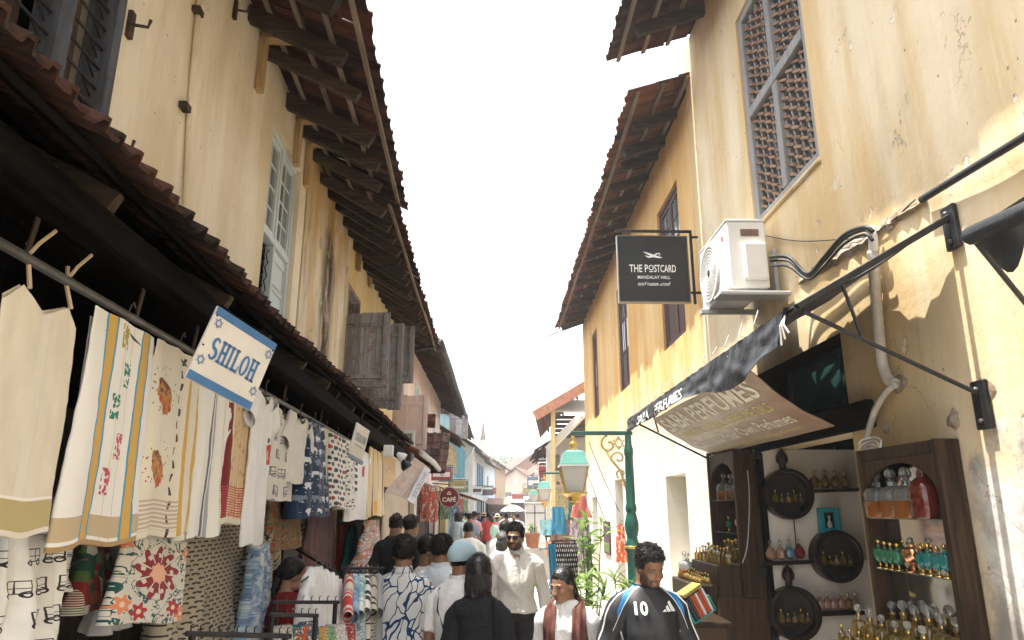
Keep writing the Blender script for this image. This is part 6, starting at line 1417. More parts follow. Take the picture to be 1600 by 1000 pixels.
def hang(name, label, cat, mb, mat, top, along, group=None, hook=.10, hk=WIRE, tilt=0.0, sx=0.0):
    """hang a garment built in xz facing -y: its x runs along the rail"""
    al = Vector((along.x, along.y, 0)).normalized(); Yv = Vector((0, 0, 1)).cross(al)
    T = Matrix(((al.x, Yv.x, 0, top.x), (al.y, Yv.y, 0, top.y), (0, 0, 1, top.z), (0, 0, 0, 1)))
    o = mb.build(name, mat, None, True, label=label, cat=cat, group=group); o.matrix_world = T @ Matrix.Rotation(sx, 4, 'Z') @ Matrix.Rotation(tilt, 4, 'Y')
    if hook:
        m = MB(); m.tube([(0, 0, -.03), (0, 0, hook*.5), (.012, 0, hook*.8), (.03, 0, hook), (.045, 0, hook*.8)], .0035, 5); m.build('hook', hk, o)
        if hk is WIRE:
            m = MB(); m.tube([(-.17, 0, -.07), (0, 0, -.03), (.17, 0, -.07)], .006, 5); m.build('hanger', hk, o)
    return o
AL = (R1-R0).normalized()
def spot(xl, xr, yt, yb, w):
    """where a garment seen between two columns hangs: top centre, width, drop"""
    xm = (xl+xr)/2; ua, _ = L1.hit(xl, yt, w); ub, _ = L1.hit(xr, yt, w); u, zt = L1.hit(xm, yt, w)
    _, zb = L1.hit(xm, yb, w); ul, zl = L1.hit(xm, yb, w)
    zb = L1.hit(xm, yb, w)[1]; r = ray(xm, yb); p0 = L1.world(w, u, zt); d = p0.y; zb = CAMZ+r.z*d
    return p0, ub-ua, zt-zb
def garment(name, label, cat, box, w, kind, pat, fn, group=None, **kw):
    p, W_, H_ = spot(*box, w); hk = kw.pop('hook', .09); hm = kw.pop('hk', WIRE); ww = kw.pop('wide', 1.0); tilt = kw.pop('tilt', 0); sx = kw.pop('sx', 0)
    mb = tee(W_*ww, H_, **kw) if kind == 'tee' else drape(W_*ww, H_, **kw)
    return hang(name, label, cat, mb, cmat(pat, fn), p, L1.M.to_3x3() @ Vector((0, 1, 0)), group, hk, hm, tilt, sx)
aline = lambda a, b: (lambda v: a+(b-a)*v)
def cam_top(q):
    q = abs(q); return -.060*(1-q/.60)**.9 if q < .60 else -.075*((q-.60)/.40)**.8
cam_prof = lambda v: .74+.02*v/.2 if v < .02 else (.80+.05*min(1, v/.15)+.15*v)
o = garment('camisole', 'sleeveless cream cotton camisole with gold hem on knotted straps', 'camisole', (6, 136, 462, 838), HW, 'drape', 'cami', f_cami, prof=lambda v: .93+.09*v-.03*math.sin(math.pi*min(1, v*2)), dep=.014, folds=.8, amp=.005, hook=0, topf=cam_top)
w0 = spot(6, 136, 462, 838, HW)[1]
for s in (-1, 1):
    m = MB(); m.tube([(s*w0*.27, -.02, -.01), (s*w0*.25, 0, .06), (s*w0*.26, .01, .13)], .007, 5); m.build('strap', BAMB, o)
    m = MB(); m.tube([(s*w0*.26-.03, -.02, .09), (s*w0*.26+.0, -.02, .13), (s*w0*.26+.05, -.03, .19)], .006, 5); m.build('strap_knot', BAMB, o)
garment('towel', 'white towel with gold blue bordered stripes and small red and green elephant blocks', 'towel', (150, 248, 505, 852), HW, 'drape', 'towel', f_towel, prof=aline(.92, 1.1), dep=.014, folds=1.1, amp=.010, wide=1.12)
garment('towel', 'cream towel with two painted peacocks and a gold side border', 'towel', (245, 316, 548, 838), HW, 'drape', 'peacock', f_peacock, prof=aline(.85, 1.2), dep=.014, folds=1.4, amp=.013, wide=1.15)
garment('towel', 'white towel with grey and charcoal vertical stripes behind the big sign', 'towel', (316, 362, 575, 838), HW-.02, 'drape', 'greystripe', f_greystripe, prof=aline(.9, 1.15), dep=.018, folds=1.5, amp=.015, wide=1.2)
garment('towel', 'ochre block printed cloth with dark red edge and red hem rows', 'towel', (358, 402, 590, 818), HW-.02, 'drape', 'redkalam', f_redkalam, prof=aline(.95, 1.1), dep=.018, folds=1.5, amp=.013, wide=1.15)
for (bx, lab) in (((138, 200, 508, 846), 'plain white towel edge showing behind the elephant block towel'), ((232, 262, 545, 842), 'folded cream towel edge behind the peacock towel'), ((300, 330, 570, 836), 'white towel edge tucked behind the peacock border')):
    garment('towel', lab, 'towel', bx, HW-.05, 'drape', 'backlayer', plain((.60, .56, .48)), prof=aline(.95, 1.1), dep=.012, folds=1, amp=.008, hook=0)
garment('t_shirt', 'white t-shirt with a red french fries patch', 't-shirt', (394, 436, 614, 850), HW+.02, 'tee', 'fries', f_fries, seed=1., wide=.74, sl=.17)
garment('t_shirt', 'off white t-shirt printed all over with grey rickshaw outlines', 't-shirt', (428, 462, 640, 782), HW, 'tee', 'tuk2', f_tuk2, seed=2.2)
garment('t_shirt', 'plain off white t-shirt beside the navy elephant skirt', 't-shirt', (454, 486, 648, 756), HW+.02, 'tee', 'plainwhite', plain((.62, .60, .54)), seed=3.1)
garment('skirt', 'navy blue skirt printed with white elephants', 'skirt', (470, 512, 660, 808), HW, 'drape', 'eleph', f_eleph, prof=aline(.62, 1.12), dep=.07, folds=4, amp=.022)
garment('trousers', 'cream cotton trousers hung between elephant skirt and dotted trousers', 'trousers', (500, 520, 672, 790), HW, 'drape', 'creamtr', plain((.60, .54, .40)), prof=aline(.9, 1), dep=.04, folds=2, amp=.02)
garment('trousers', 'white trousers printed with dark and red round dots', 'trousers', (512, 542, 682, 792), HW+.03, 'drape', 'dotpants', f_dotpants, prof=aline(.8, 1.05), dep=.05, folds=3, amp=.02)
garment('scarf', 'black and white speckled scarf beside the dotted trousers', 'scarf', (536, 552, 690, 795), HW+.05, 'drape', 'leop', f_leop, prof=aline(.8, 1.05), dep=.05, folds=2, amp=.02)
garment('t_shirt', 'pale t-shirt with black printed words and a red badge under the small sign', 't-shirt', (546, 580, 700, 812), HW+.05, 'tee', 'tprint', f_tprint, seed=5.)
garment('cloth_length', 'cream cloth length with thin black lines and a mustard corner', 'cloth', (576, 600, 705, 806), HW+.05, 'drape', 'creamlines', f_cream_lines, prof=aline(.95, 1.1), dep=.05, folds=3, amp=.02)
garment('bamboo_blind', 'tan bamboo blind with faded print at the end of the rail', 'blind', (597, 619, 712, 762), HW+.08, 'drape', 'bamboo', f_bamboo, dep=.012, folds=6, amp=.003, hook=0)
# lower row, set back under the rail
garment('kurta', 'white kurta printed with black rickshaw outlines in the lower row', 'kurta', (2, 92, 836, 1040), HW-.10, 'drape', 'tuk', f_tuk, prof=aline(.95, 1.1), dep=.06, folds=2, amp=.03, hook=.3)
garment('kurta', 'second white rickshaw print kurta half hidden behind the first', 'kurta', (62, 100, 826, 925), HW-.22, 'drape', 'tuk', f_tuk, prof=aline(.95, 1.0), dep=.05, folds=2, amp=.02, hook=.3)
garment('shoulder_bag', 'small patchwork bag in red and green beside the flower cushion', 'bag', (122, 176, 850, 952), HW-.18, 'drape', 'patch', f_patch, prof=aline(.6, 1.1), dep=.05, folds=1, amp=.01, hook=.12)
garment('shoulder_bag', 'plain grey white bag squeezed between patchwork and flower bags', 'bag', (165, 200, 842, 985), HW-.20, 'drape', 'greybag', plain((.46, .46, .44)), prof=aline(.8, 1.0), dep=.05, folds=1, amp=.02, hook=.12)
garment('tote_bag', 'embroidered tote with large dark red flower and orange heart', 'bag', (194, 300, 838, 972), HW-.04, 'drape', 'cushion', f_cushion, prof=lambda v: .86+.16*v, dep=.035, folds=.8, amp=.006, hook=0, tilt=.13, wide=1.05)
garment('dress', 'long block printed dress in beige and charcoal motifs', 'dress', (272, 400, 815, 1010), HW-.22, 'drape', 'block', f_block, prof=aline(.9, 1.08), dep=.09, folds=5, amp=.03, hook=.25)
garment('shirt', 'beige and charcoal printed open shirt over a blue tie dyed top', 'shirt', (398, 432, 828, 1000), HW-.12, 'tee', 'block', f_block, seed=1.4)
garment('top', 'blue and white tie dyed top showing beside the block printed dress', 'top', (392, 420, 850, 1000), HW-.04, 'drape', 'bluetie', f_bluetie, prof=aline(.7, 1.0), dep=.05, folds=2, amp=.02)
garment('shorts', 'green and orange leafy print shorts below the rickshaw t-shirt', 'shorts', (420, 466, 784, 858), HW-.15, 'drape', 'leafy', floral([(.10, .14, .08), (.28, .25, .12), (.34, .08, .03), (.08, .16, .12), (.38, .30, .18)]), prof=aline(.85, 1.1), dep=.06, folds=4, amp=.02)
garment('skirt', 'dull pink and plum striped skirt in the dark of the stall', 'skirt', (480, 524, 800, 905), HW-.35, 'drape', 'plum', floral([(.10, .05, .06), (.17, .08, .08), (.12, .09, .12), (.2, .12, .1)], 22, 3), prof=aline(.85, 1.05), dep=.06, folds=6, amp=.025)
garment('cloth_length', 'dark red cloth hanging behind the teal one', 'cloth', (530, 548, 820, 905), HW-.30, 'drape', 'darkred', plain((.16, .022, .015)), dep=.05, folds=3, amp=.02)
garment('cloth_length', 'teal blue cloth on a plastic hanger', 'cloth', (543, 560, 822, 895), HW-.2, 'drape', 'teal', plain((.02, .14, .15)), prof=aline(.5, 1.2), dep=.05, folds=2, amp=.02)
garment('dress', 'multicoloured dress of purple white and orange swirls', 'dress', (562, 606, 812, 895), HW-.02, 'drape', 'swirl', floral([(.42, .40, .38), (.16, .12, .20), (.46, .42, .38), (.42, .14, .08), (.05, .14, .16), (.34, .28, .34)], 5, 5), prof=aline(.6, 1.15), dep=.06, folds=4, amp=.025)
garment('shirt', 'loose beige linen shirt on a hanger beside the grey shutter', 'shirt', (604, 640, 765, 850), HW+.05, 'tee', 'linen', plain((.40, .34, .27)), seed=.5, dep=.06)
garment('cloth_length', 'orange and mustard cloth corner under the dotted trousers', 'cloth', (540, 556, 775, 800), HW-.05, 'drape', 'mustard', plain((.50, .30, .06)), dep=.04, folds=2, amp=.02)
# free standing racks on the stall floor
def rack(name, label, a, b, posts=True, hooks=14):
    o = thing(name, label, 'rack', loc=(a.x, a.y, 0)); d = b-a; off = Vector((a.x, a.y, 0))
    m = MB(); m.bar(a-off, b-off, .018, .018, (0, 0, 1), .003); m.build('top_bar', IRON, o)
    for k in range(hooks):
        p = a.lerp(b, (k+.5)/hooks)-off; m = MB(); m.tube([p+Vector((0, 0, .007)), p+Vector((0, 0, .028)), p+Vector((.008, 0, .032))], .003, 4); m.build('peg', IRON, o)
    if posts:
        for q in (a.lerp(b, .06), a.lerp(b, .94)):
            m = MB(); m.tube([Vector((q.x, q.y, 0))-off, q-off], .014, 6); m.build('leg', IRON, o)
    return o
def lw_(px, py, w): u, z = L1.hit(px, py, w); return L1.world(w, u, z)
rack('garment_rack', 'black bar of pegs leading to a shiny chrome end behind the shopkeeper', lw_(458, 855, .30), at(522, 893, 5.2), False, 16)
rack('garment_rack', 'black peg rack level with the shopkeeper elbow', at(425, 941, 3.9), at(530, 941, 4.2), True, 8)
rack('garment_rack', 'lower black peg rack above the folded scarves', at(420, 960, 3.6), at(498, 962, 3.7), True, 7)
rack('garment_rack', 'long black peg rack in front of the block printed dress', at(290, 990, 2.7), at(455, 994, 3.0), True, 12)
rk = rack('garment_rack', 'black rail of bright patterned shirts behind the leaf print shirt', at(532, 888, 4.9), at(600, 888, 5.5), True, 10)
sh = [('red and cream checked shirt at the end of the shirt rail', floral([(.55, .5, .42), (.42, .05, .04), (.5, .46, .4), (.2, .1, .08)], 10, 12), 'shred'), ('pale blue striped shirt on the shirt rail', f_bluetie, 'bluetie'), ('aqua patterned shirt on the shirt rail', floral([(.5, .58, .58), (.2, .36, .4), (.56, .6, .58)], 8, 9), 'shaqua'), ('cream speckled shirt on the shirt rail', f_leop, 'leop'), ('dotted beige shirt nearest the leaf print shirt', f_block, 'block'), ('grey shirt tucked against the leaf print shirt', plain((.3, .31, .33)), 'shgrey')]
for k, (lab, fn, nm) in enumerate(sh):
    p = at(545+9*k, 893, 4.95+.09*k); hang('shirt', lab, 'shirt', tee(.40, .62, seed=k*1.3, dep=.05), cmat(nm, fn), p, Vector((.62, .78, 0)), 'shirts on the rail', .04, WIRE, 0, R(52))
for k in range(5):
    p = at(492+8*k, 885+5*k, 4.35+.10*k); hang('shirt', ('plain white shirt %s' % ('first on the chrome bar', 'second on the chrome bar', 'third on the chrome bar', 'fourth on the chrome bar', 'last on the chrome bar')[k]), 'shirt', drape(.36, .62+.02*k, lambda v: .35+.65*min(1, v/.3)+.1*v, .06, 3, .02, seed=k), cmat('whiteshirt', plain((.64, .65, .67))), p, Vector((.8, .6, 0)), 'white shirts on the bar', .03, WIRE, 0, R(45))
rr = random.Random(5)
pal = [(.42, .40, .36), (.02, .16, .18), (.40, .10, .04), (.10, .12, .2), (.46, .3, .08), (.2, .34, .2), (.5, .48, .46), (.30, .05, .05)]
nmz = ('grey', 'teal', 'rust', 'slate', 'mustard', 'sage', 'white', 'crimson')
for k in range(8):
    p = at(440+14*k, 975+rr.uniform(-4, 6), 3.75+.06*k); hang('folded_scarf', nmz[k]+' scarf draped over the low rack by the shopkeeper', 'scarf', drape(.16, .30, aline(.7, 1.1), .04, 3, .02, 24, 14, seed=k), cmat('scarf%d' % k, floral([pal[k], tuple(q*.6 for q in pal[k]), (.5, .48, .44)], 6, 9)), p, Vector((.7, .7, 0)), 'scarves on the low rack', 0, WIRE, 0, rr.uniform(-.4, .4))
p = at(472, 975, 3.4)
# printed notice inside the stall
p = lw_(474, 825, -.30); nt_ = thing('shop_notice', 'small dark red notice on a grey panel deep in the stall', 'sign', loc=p, rz=R(20))
m = MB(); m.cbox(-.25, .25, 0, .02, -.5, .25, .004); m.build('panel', PVC, nt_); m = MB(); m.box(-.18, .18, -.004, -.0005, -.10, .06); m.build('notice', M('notice_red', (.06, .008, .01), .5), nt_)
lettering(nt_, mesh_of_text('SIZE', .26, .05, .01), WHITEL, -.005, 'lettering', 0, .02); lettering(nt_, mesh_of_text('OVER', .26, .05, .01), WHITEL, -.005, 'lettering', 0, -.06)
# garments along the sunny right side
def stand_cloth(name, label, cat, px, py, d, w, h, mat, folds=4, prof=None, dep=.06, group=None, hook=.05):
    return hang(name, label, cat, drape(w, h, prof, dep, folds, .025, 30, 18, seed=px*.1), mat, at(px, py, d), Vector((1, .05, 0)), group, hook)
rk = rack('garment_rack', 'short rail carrying the black dotted skirts by the plants', at(862, 845, 9.6), at(900, 845, 9.9), True, 6)
for k in range(3): stand_cloth('skirt', ('first', 'second', 'third')[k]+' black white dotted skirt on the short rail', 'skirt', 872+9*k, 849, 9.65+.06*k, .22, .52, cmat('bwdots', f_bwdots), 3, aline(.8, 1.1), .05, 'dotted skirts')
stand_cloth('scarf', 'bright blue scarf hanging at the end of the short rail', 'scarf', 863, 850, 9.5, .10, .75, cmat('azure', plain((.03, .17, .27))), 2)
stand_cloth('scarf', 'crumpled blue scarf draped high past the lamp post', 'scarf', 872, 792, 15.5, .35, .55, cmat('azure', plain((.03, .17, .27))), 3, aline(.7, 1.1), .1)
stand_cloth('cloth_length', 'turquoise cloth on the low table past the lamp post', 'cloth', 860, 812, 17.5, .5, .35, cmat('turq', plain((.16, .32, .34))), 3, None, .1)
stand_cloth('trousers', 'mauve and white trousers hung on the far limewashed corner', 'trousers', 906, 812, 14.6, .42, 1.0, cmat('mauve', floral([(.42, .36, .38), (.24, .16, .22), (.5, .46, .46)], 4, 3)), 4, aline(.9, 1.1), .07)
stand_cloth('blouse', 'coral red blouse above the mauve trousers', 'blouse', 907, 775, 14.6, .40, .42, cmat('coral', plain((.42, .12, .10))), 3, aline(.5, 1.1), .07)
o = stand_cloth('cloth_length', 'orange and white cloth hung in the dark doorway', 'cloth', 970, 818, 12.3, .22, .62, cmat('orange', f_orange), 4, aline(.45, 1.1), .05)
stand_cloth('cloth_length', 'brown cloth bundle below the crumpled blue scarf', 'cloth', 876, 812, 16.5, .45, .55, cmat('brownb', plain((.14, .07, .05))), 4, None, .1)
stand_cloth('cloth_length', 'orange paper bag shape beside the clay pot', 'cloth', 858, 845, 19.5, .2, .4, cmat('orangebag', plain((.55, .25, .12))), 2, None, .06)
# ------------------------------------------------------------------ shop boards, banners and stalls down the street
rc = random.Random(17); BC = [((.50, .47, .40), 'cream'), (( .34, .10, .08), 'brick red'), ((.16, .24, .30), 'slate blue'), ((.46, .36, .16), 'mustard'), ((.20, .26, .18), 'olive'), ((.55, .55, .55), 'white'), ((.10, .09, .09), 'black')]
def board(fr, u, w0, z, w, h, k, side):
    c, nm = BC[k % 7]; o = thing('shop_board', '%s projecting shop board with a %s %s' % (nm, ('thin band', 'broad band', 'high band', 'low band')[k % 4], ('on the shaded side of the street', 'on the sunny side of the street')[side]), 'sign', loc=fr.p(w0+w/2, u, z), frame=fr)
    m = MB(); m.cbox(-w/2, w/2, -.03, .03, -h/2, h/2, .01); m.build('board', M('board_'+nm.replace(' ', '_'), c, .6, .2, 4), o)
    za, zb = ((-.06, .04), (-.2, .2), (.15, .35), (-.35, -.15))[k % 4]; m = MB(); m.box(-w*.42, w*.42, -.034, -.0305, h*za, h*zb); m.build('painted_band', WHITEL if sum(c) < 1.0 else W_BROWN, o)
    m = MB(); m.tube([(-w/2-.0, 0, h/2+.04), (w/2, 0, h/2+.04)], .012, 5); m.build('bracket', IRON, o)
for k, (fr, u, w0, z, w, h, sd) in enumerate(((L3, 21.5, .1, 3.15, .6, .45, 0), (L3, 25.0, .15, 3.0, .7, .4, 0), (L3, 29.0, .1, 3.2, .55, .6, 0), (L3, 33.0, .2, 2.9, .8, .4, 0), (L3, 38.5, .1, 3.0, .8, .6, 0), (L4, 47.0, .2, 3.0, .9, .5, 0), (L4, 56.0, .2, 3.2, .9, .7, 0), (RF, 22.5, .05, 2.75, .5, .5, 1), (RF, 28.5, .1, 3.0, .6, .5, 1), (RF, 36.0, .1, 3.1, .8, .6, 1), (RF, 43.0, .0, 3.0, .9, .5, 1))): board(fr, u, w0, z, w, h, k, sd)
CLP = [(.45, .12, .08), (.5, .42, .2), (.2, .3, .14), (.5, .48, .45), (.12, .2, .3), (.4, .25, .3)]; CLN = ['rust', 'straw', 'leaf green', 'white', 'denim blue', 'dusty pink']
for k in range(12):
    lf = k % 2 == 0; fr = L3 if lf else RF; u = 20+k*2.6; i = k % 6
    p = fr.world(.55 if lf else .35, u, 2.45); o = hang('hanging_cloth', '%s cloth hung out %s' % (CLN[i], (('just past the cafe', 'beside the timber veranda'), ('before the teal house', 'near the farthest street lamp'))[k//6][0 if lf else 1]), 'cloth', drape(.55, .95, aline(.9, 1.05), .06, 4, .03, 26, 14, seed=k), cmat('bunting%d' % i, floral([CLP[i], tuple(q*.7 for q in CLP[i]), (.5, .48, .44)], 5, 5)), p, Vector((1, .3, 0)), 'cloths hung along the street', .05)
for k, (px, d, c, nm) in enumerate(((742, 24, (.30, .12, .08), 'rust'), (752, 33, (.30, .34, .26), 'faded green'), (846, 30, (.52, .5, .46), 'off white'))):
    p = at(px, 800, d); s = -1 if px > 800 else 1; o = thing('stall', nm+' cloth roofed stall with a goods table', 'stall', loc=(p.x-s*.5, p.y, 0)); mt = M('stall_'+nm.replace(' ', '_'), c, .85, .2, 4)
    m = MB(); m.grid(lambda i, j: (-.8+1.6*i, -.9+1.8*j, 2.35-s*.25*(2*i-1)-.08*math.sin(math.pi*i)*math.sin(math.pi*j)), 10, 8); m.grid(lambda i, j: (-.8+1.6*i, -.9+1.8*j, 2.34-s*.25*(2*i-1)-.08*math.sin(math.pi*i)*math.sin(math.pi*j)), 10, 8); m.t = {}; m.build('canopy', mt, o, True)
    for x in (-.75, .75):
        for y in (-.85, .85): m = MB(); m.tube([(x, y, 0), (x, y, 2.33-s*.25*(x/.8))], .02, 6); m.build('pole', IRON, o)
    m = MB(); m.cbox(-.6, .6, -.7, .7, .75, .8, .01); m.build('table_top', W_DARK, o)
    for x in (-.55, .55):
        for y in (-.65, .65): m = MB(); m.box(x-.03, x+.03, y-.03, y+.03, 0, .749); m.build('leg', W_DARK, o)
# ------------------------------------------------------------------ people: heads
def _ell(P, c, r):
    q = (P-np.array(c)); r = np.array(r); k0 = np.linalg.norm(q/r, axis=-1); k1 = np.linalg.norm(q/(r*r), axis=-1); return k0*(k0-1)/np.maximum(k1, 1e-9)
def _cap(P, a, b, r0, r1):
    a = np.array(a); b = np.array(b); ab = b-a; t = np.clip(((P-a)@ab)/(ab@ab), 0, 1); return np.linalg.norm(P-(a+t[..., None]*ab), axis=-1)-(r0+(r1-r0)*t)
def _smin(a, b, k): h = np.clip(.5+.5*(b-a)/k, 0, 1); return b+(a-b)*h-k*h*(1-h)
def _smax(a, b, k): return -_smin(-a, -b, k)
def head_sdf(P, fem=0):
    d = _ell(P, (0, .014, .036), (.0755, .096, .084))
    d = _smin(d, _ell(P, (0, -.034, -.030), (.060-.003*fem, .062, .082-.002*fem)), .03)
    d = _smin(d, _ell(P, (0, -.050, -.088), (.036-.006*fem, .036, .026)), .03)
    for s in (-1, 1):
        d = _smin(d, _ell(P, (s*.040, -.064, -.030), (.022, .022, .02)), .02)
        d = _smin(d, _ell(P, (s*.048, -.012, -.075), (.018, .04, .024)), .025)
        d = _smax(d, -_ell(P, (s*.031, -.104, .0), (.020, .018, .013)), .014)
        d = _smin(d, _cap(P, (s*.012, -.089, .020), (s*.047, -.076, .018), .008-.003*fem, .006), .012)
        d = _smin(d, _cap(P, (s*.018, -.0845, .0065), (s*.043, -.0765, .004), .0042, .0034), .004)
        d = _smin(d, _ell(P, (s*.0115, -.103, -.037), (.008, .010, .0075)), .006)
        e = _ell(P, (s*.077, .014, -.006), (.010, .019, .031)); e = _smax(e, -_ell(P, (s*.087, .010, -.002), (.007, .010, .018)), .006)
        d = _smin(d, e, .006)
    d = _smin(d, _cap(P, (0, -.090, .012), (0, -.113, -.032), .0075, .0115), .012)
    d = _smin(d, _cap(P, (-.019, -.083, -.0615), (.019, -.083, -.0615), .0075, .0075), .006); d = _smin(d, _ell(P, (0, -.089, -.062), (.016, .009, .006)), .005)
    d = _smin(d, _ell(P, (0, -.087, -.0725), (.018, .009, .0065)), .005)
    d = _smax(d, -_cap(P, (-.022, -.096, -.0672), (.022, -.096, -.0672), .0022, .0022), .003)
    return d
HC = np.array((0, -.008, -.012))
def star(nlon, nlat, fem):
    th = np.linspace(0, 2*np.pi, nlon, endpoint=False); ph = np.linspace(-np.pi/2+.02, np.pi/2-.02, nlat)
    # finer rows over the face
    D = np.stack([np.cos(ph)[:, None]*np.sin(th)[None], -np.cos(ph)[:, None]*np.cos(th)[None], np.repeat(np.sin(ph)[:, None], nlon, 1)], -1).reshape(-1, 3)
    rs = np.linspace(.165, .035, 66); F = np.stack([head_sdf(HC+D*r, fem) for r in rs], 1); neg = F < 0; i = np.argmax(neg, 1); i = np.clip(i, 1, len(rs)-1)
    f0 = F[np.arange(len(D)), i-1]; f1 = F[np.arange(len(D)), i]; t = np.clip(f0/(f0-f1+1e-9), 0, 1); r = rs[i-1]+(rs[i]-rs[i-1])*t
    fs = [(j*nlon+k, j*nlon+(k+1) % nlon, (j+1)*nlon+(k+1) % nlon, (j+1)*nlon+k) for j in range(nlat-1) for k in range(nlon)]
    fs.append(tuple(range(nlon))[::-1]); fs.append(tuple((nlat-1)*nlon+k for k in range(nlon)))
    return D, r, fs
_heads = {}
def star_c(nlon, nlat, fem):
    k = (nlon, nlat, fem)
    if k not in _heads: _heads[k] = star(*k)
    return _heads[k]
def sst(x, a, b): t = np.clip((x-a)/(b-a), 0, 1); return t*t*(3-2*t)
_rt = np.random.RandomState(3).uniform(-1, 1, (32, 32, 32))
def npnoise(P, f, seed=0):
    q = np.asarray(P)*f+np.array((seed*1.37, seed*.71, seed*.33)); i = np.floor(q).astype(int); t = q-i; t = t*t*(3-2*t); o = 0
    for a in (0, 1):
        for b in (0, 1):
            for c in (0, 1): o = o+_rt[(i[:, 0]+a) % 32, (i[:, 1]+b) % 32, (i[:, 2]+c) % 32]*np.abs(1-a-t[:, 0])*np.abs(1-b-t[:, 1])*np.abs(1-c-t[:, 2])
    return o*.85
SKIN = Gr('skin', .48, spec=.35); _sk = SKIN.attr('Col'); SKIN.bump(SKIN.noise(220, 3), .12, .002); SKIN.b.inputs['Subsurface Weight'].default_value = .12; SKIN.b.inputs['Subsurface Radius'].default_value = (.012, .005, .003); SKIN = SKIN.done(_sk)
HAIR = Gr('black_hair', .5, spec=.22); HAIR.bump(HAIR.noise(60, 4, .7, st=(1, 1, .3)), .6, .004); HAIR = HAIR.done(HAIR.mix(HAIR.noise(30).ss(.3, .7), (.006, .005, .005), (.018, .015, .014)))
HAIRG = M('grey_hair', (.10, .095, .09), .5, .5, 60, .5); HAIRS = Gr('smooth_black_hair', .3, spec=.5); HAIRS.bump(HAIRS.noise(30, 4, .7, st=(6, 6, .5)), .5, .004); HAIRS = HAIRS.done((.010, .008, .008))
def hairline(style):
    if style == 'pulled': return [-.11, -.075, -.05, -.03, .0, .03, .06, .12], [.066, .062, .045, .012, -.002, -.025, -.07, -.08]
    if style == 'crop': return [-.11, -.06, -.04, -.02, .0, .03, .06, .12], [.058, .052, .04, .02, .01, -.02, -.06, -.075]
    return [-.11, -.06, -.042, -.028, -.01, .025, .05, .12], [.064, .058, .036, -.010, -.012, -.01, -.06, -.085]
# hand: palm, four fingers and thumb, slightly curled, hanging along -z, thumb towards -y
def make_hand():
    m = MB(); m.tube([(0, 0, .02), (0, 0, -.03), (0, -.002, -.07), (0, 0, -.092)], [(.021, .027), (.017, .036), (.016, .040), (.012, .036)], 12)
    # orient: thin along x, wide along y
    m2 = MB()
    def loft(rows, n=12):
        vs_ = []
        for (x, y, z, rx, ry) in rows:
            for k in range(n): a = 2*math.pi*k/n; vs_.append((x+rx*math.cos(a), y+ry*math.sin(a), z))
        fs_ = [(i*n+k, i*n+(k+1) % n, (i+1)*n+(k+1) % n, (i+1)*n+k) for i in range(len(rows)-1) for k in range(n)]+[tuple(range(n))[::-1], tuple((len(rows)-1)*n+k for k in range(n))]
        m2.add(vs_, fs_)
    loft([(0, 0, .025, .022, .027), (0, 0, -.01, .017, .031), (0, 0, -.05, .016, .040), (.002, 0, -.085, .013, .038), (.003, 0, -.095, .009, .033)])
    for k, (y, L) in enumerate(((-.030, .072), (-.010, .080), (.010, .074), (.028, .058))):
        pts = [(.002, y, -.08), (.006, y*1.06, -.085-L*.38), (.016, y*1.05, -.085-L*.72), (.030, y*1.0, -.085-L*.98)]; m2.tube(pts, [.0092, .0088, .0080, .0062], 8)
    m2.tube([(.004, -.026, -.022), (.010, -.046, -.045), (.016, -.053, -.070), (.020, -.052, -.090)], [.012, .0105, .0095, .0072], 8)
    me = remesh(m2, .0042, 3, .5, 'hand'); v = np.array([q.co[:] for q in me.vertices]); f = [tuple(p.vertices) for p in me.polygons]; bpy.data.meshes.remove(me); return v, f
HAND_V, HAND_F = make_hand()
def hand_lo():
    return HAND_V, HAND_F
def loftz(m, rows, n=20):
    """closed loft of level ellipses: (z, rx, ry, cx, cy)"""
    vs_ = []
    for (z, rx, ry, cx, cy) in rows:
        for k in range(n): a = 2*math.pi*k/n; vs_.append((cx+rx*math.copysign(abs(math.cos(a))**.85, math.cos(a)), cy+ry*math.copysign(abs(math.sin(a))**.85, math.sin(a)), z))
    k_ = len(rows); m.add(vs_, [(i*n+k, i*n+(k+1) % n, (i+1)*n+(k+1) % n, (i+1)*n+k) for i in range(k_-1) for k in range(n)]+[tuple(range(n))[::-1], tuple((k_-1)*n+k for k in range(n))])
def wrinkle(me, amp, f=9, seed=0, zs=1.0):
    n = len(me.vertices); co = np.empty(n*3); me.vertices.foreach_get('co', co); co = co.reshape(-1, 3); no = np.array([v.normal[:] for v in me.vertices])
    q = co*np.array((f, f, f*zs)); q[:, 2] += .6*q[:, 0]; d = 1-2*np.abs(npnoise(q, 1, seed))+.5*npnoise(q, 2.3, seed+3)
    co += no*(d*amp)[:, None]; me.vertices.foreach_set('co', co.ravel()); me.update()
class Person: pass
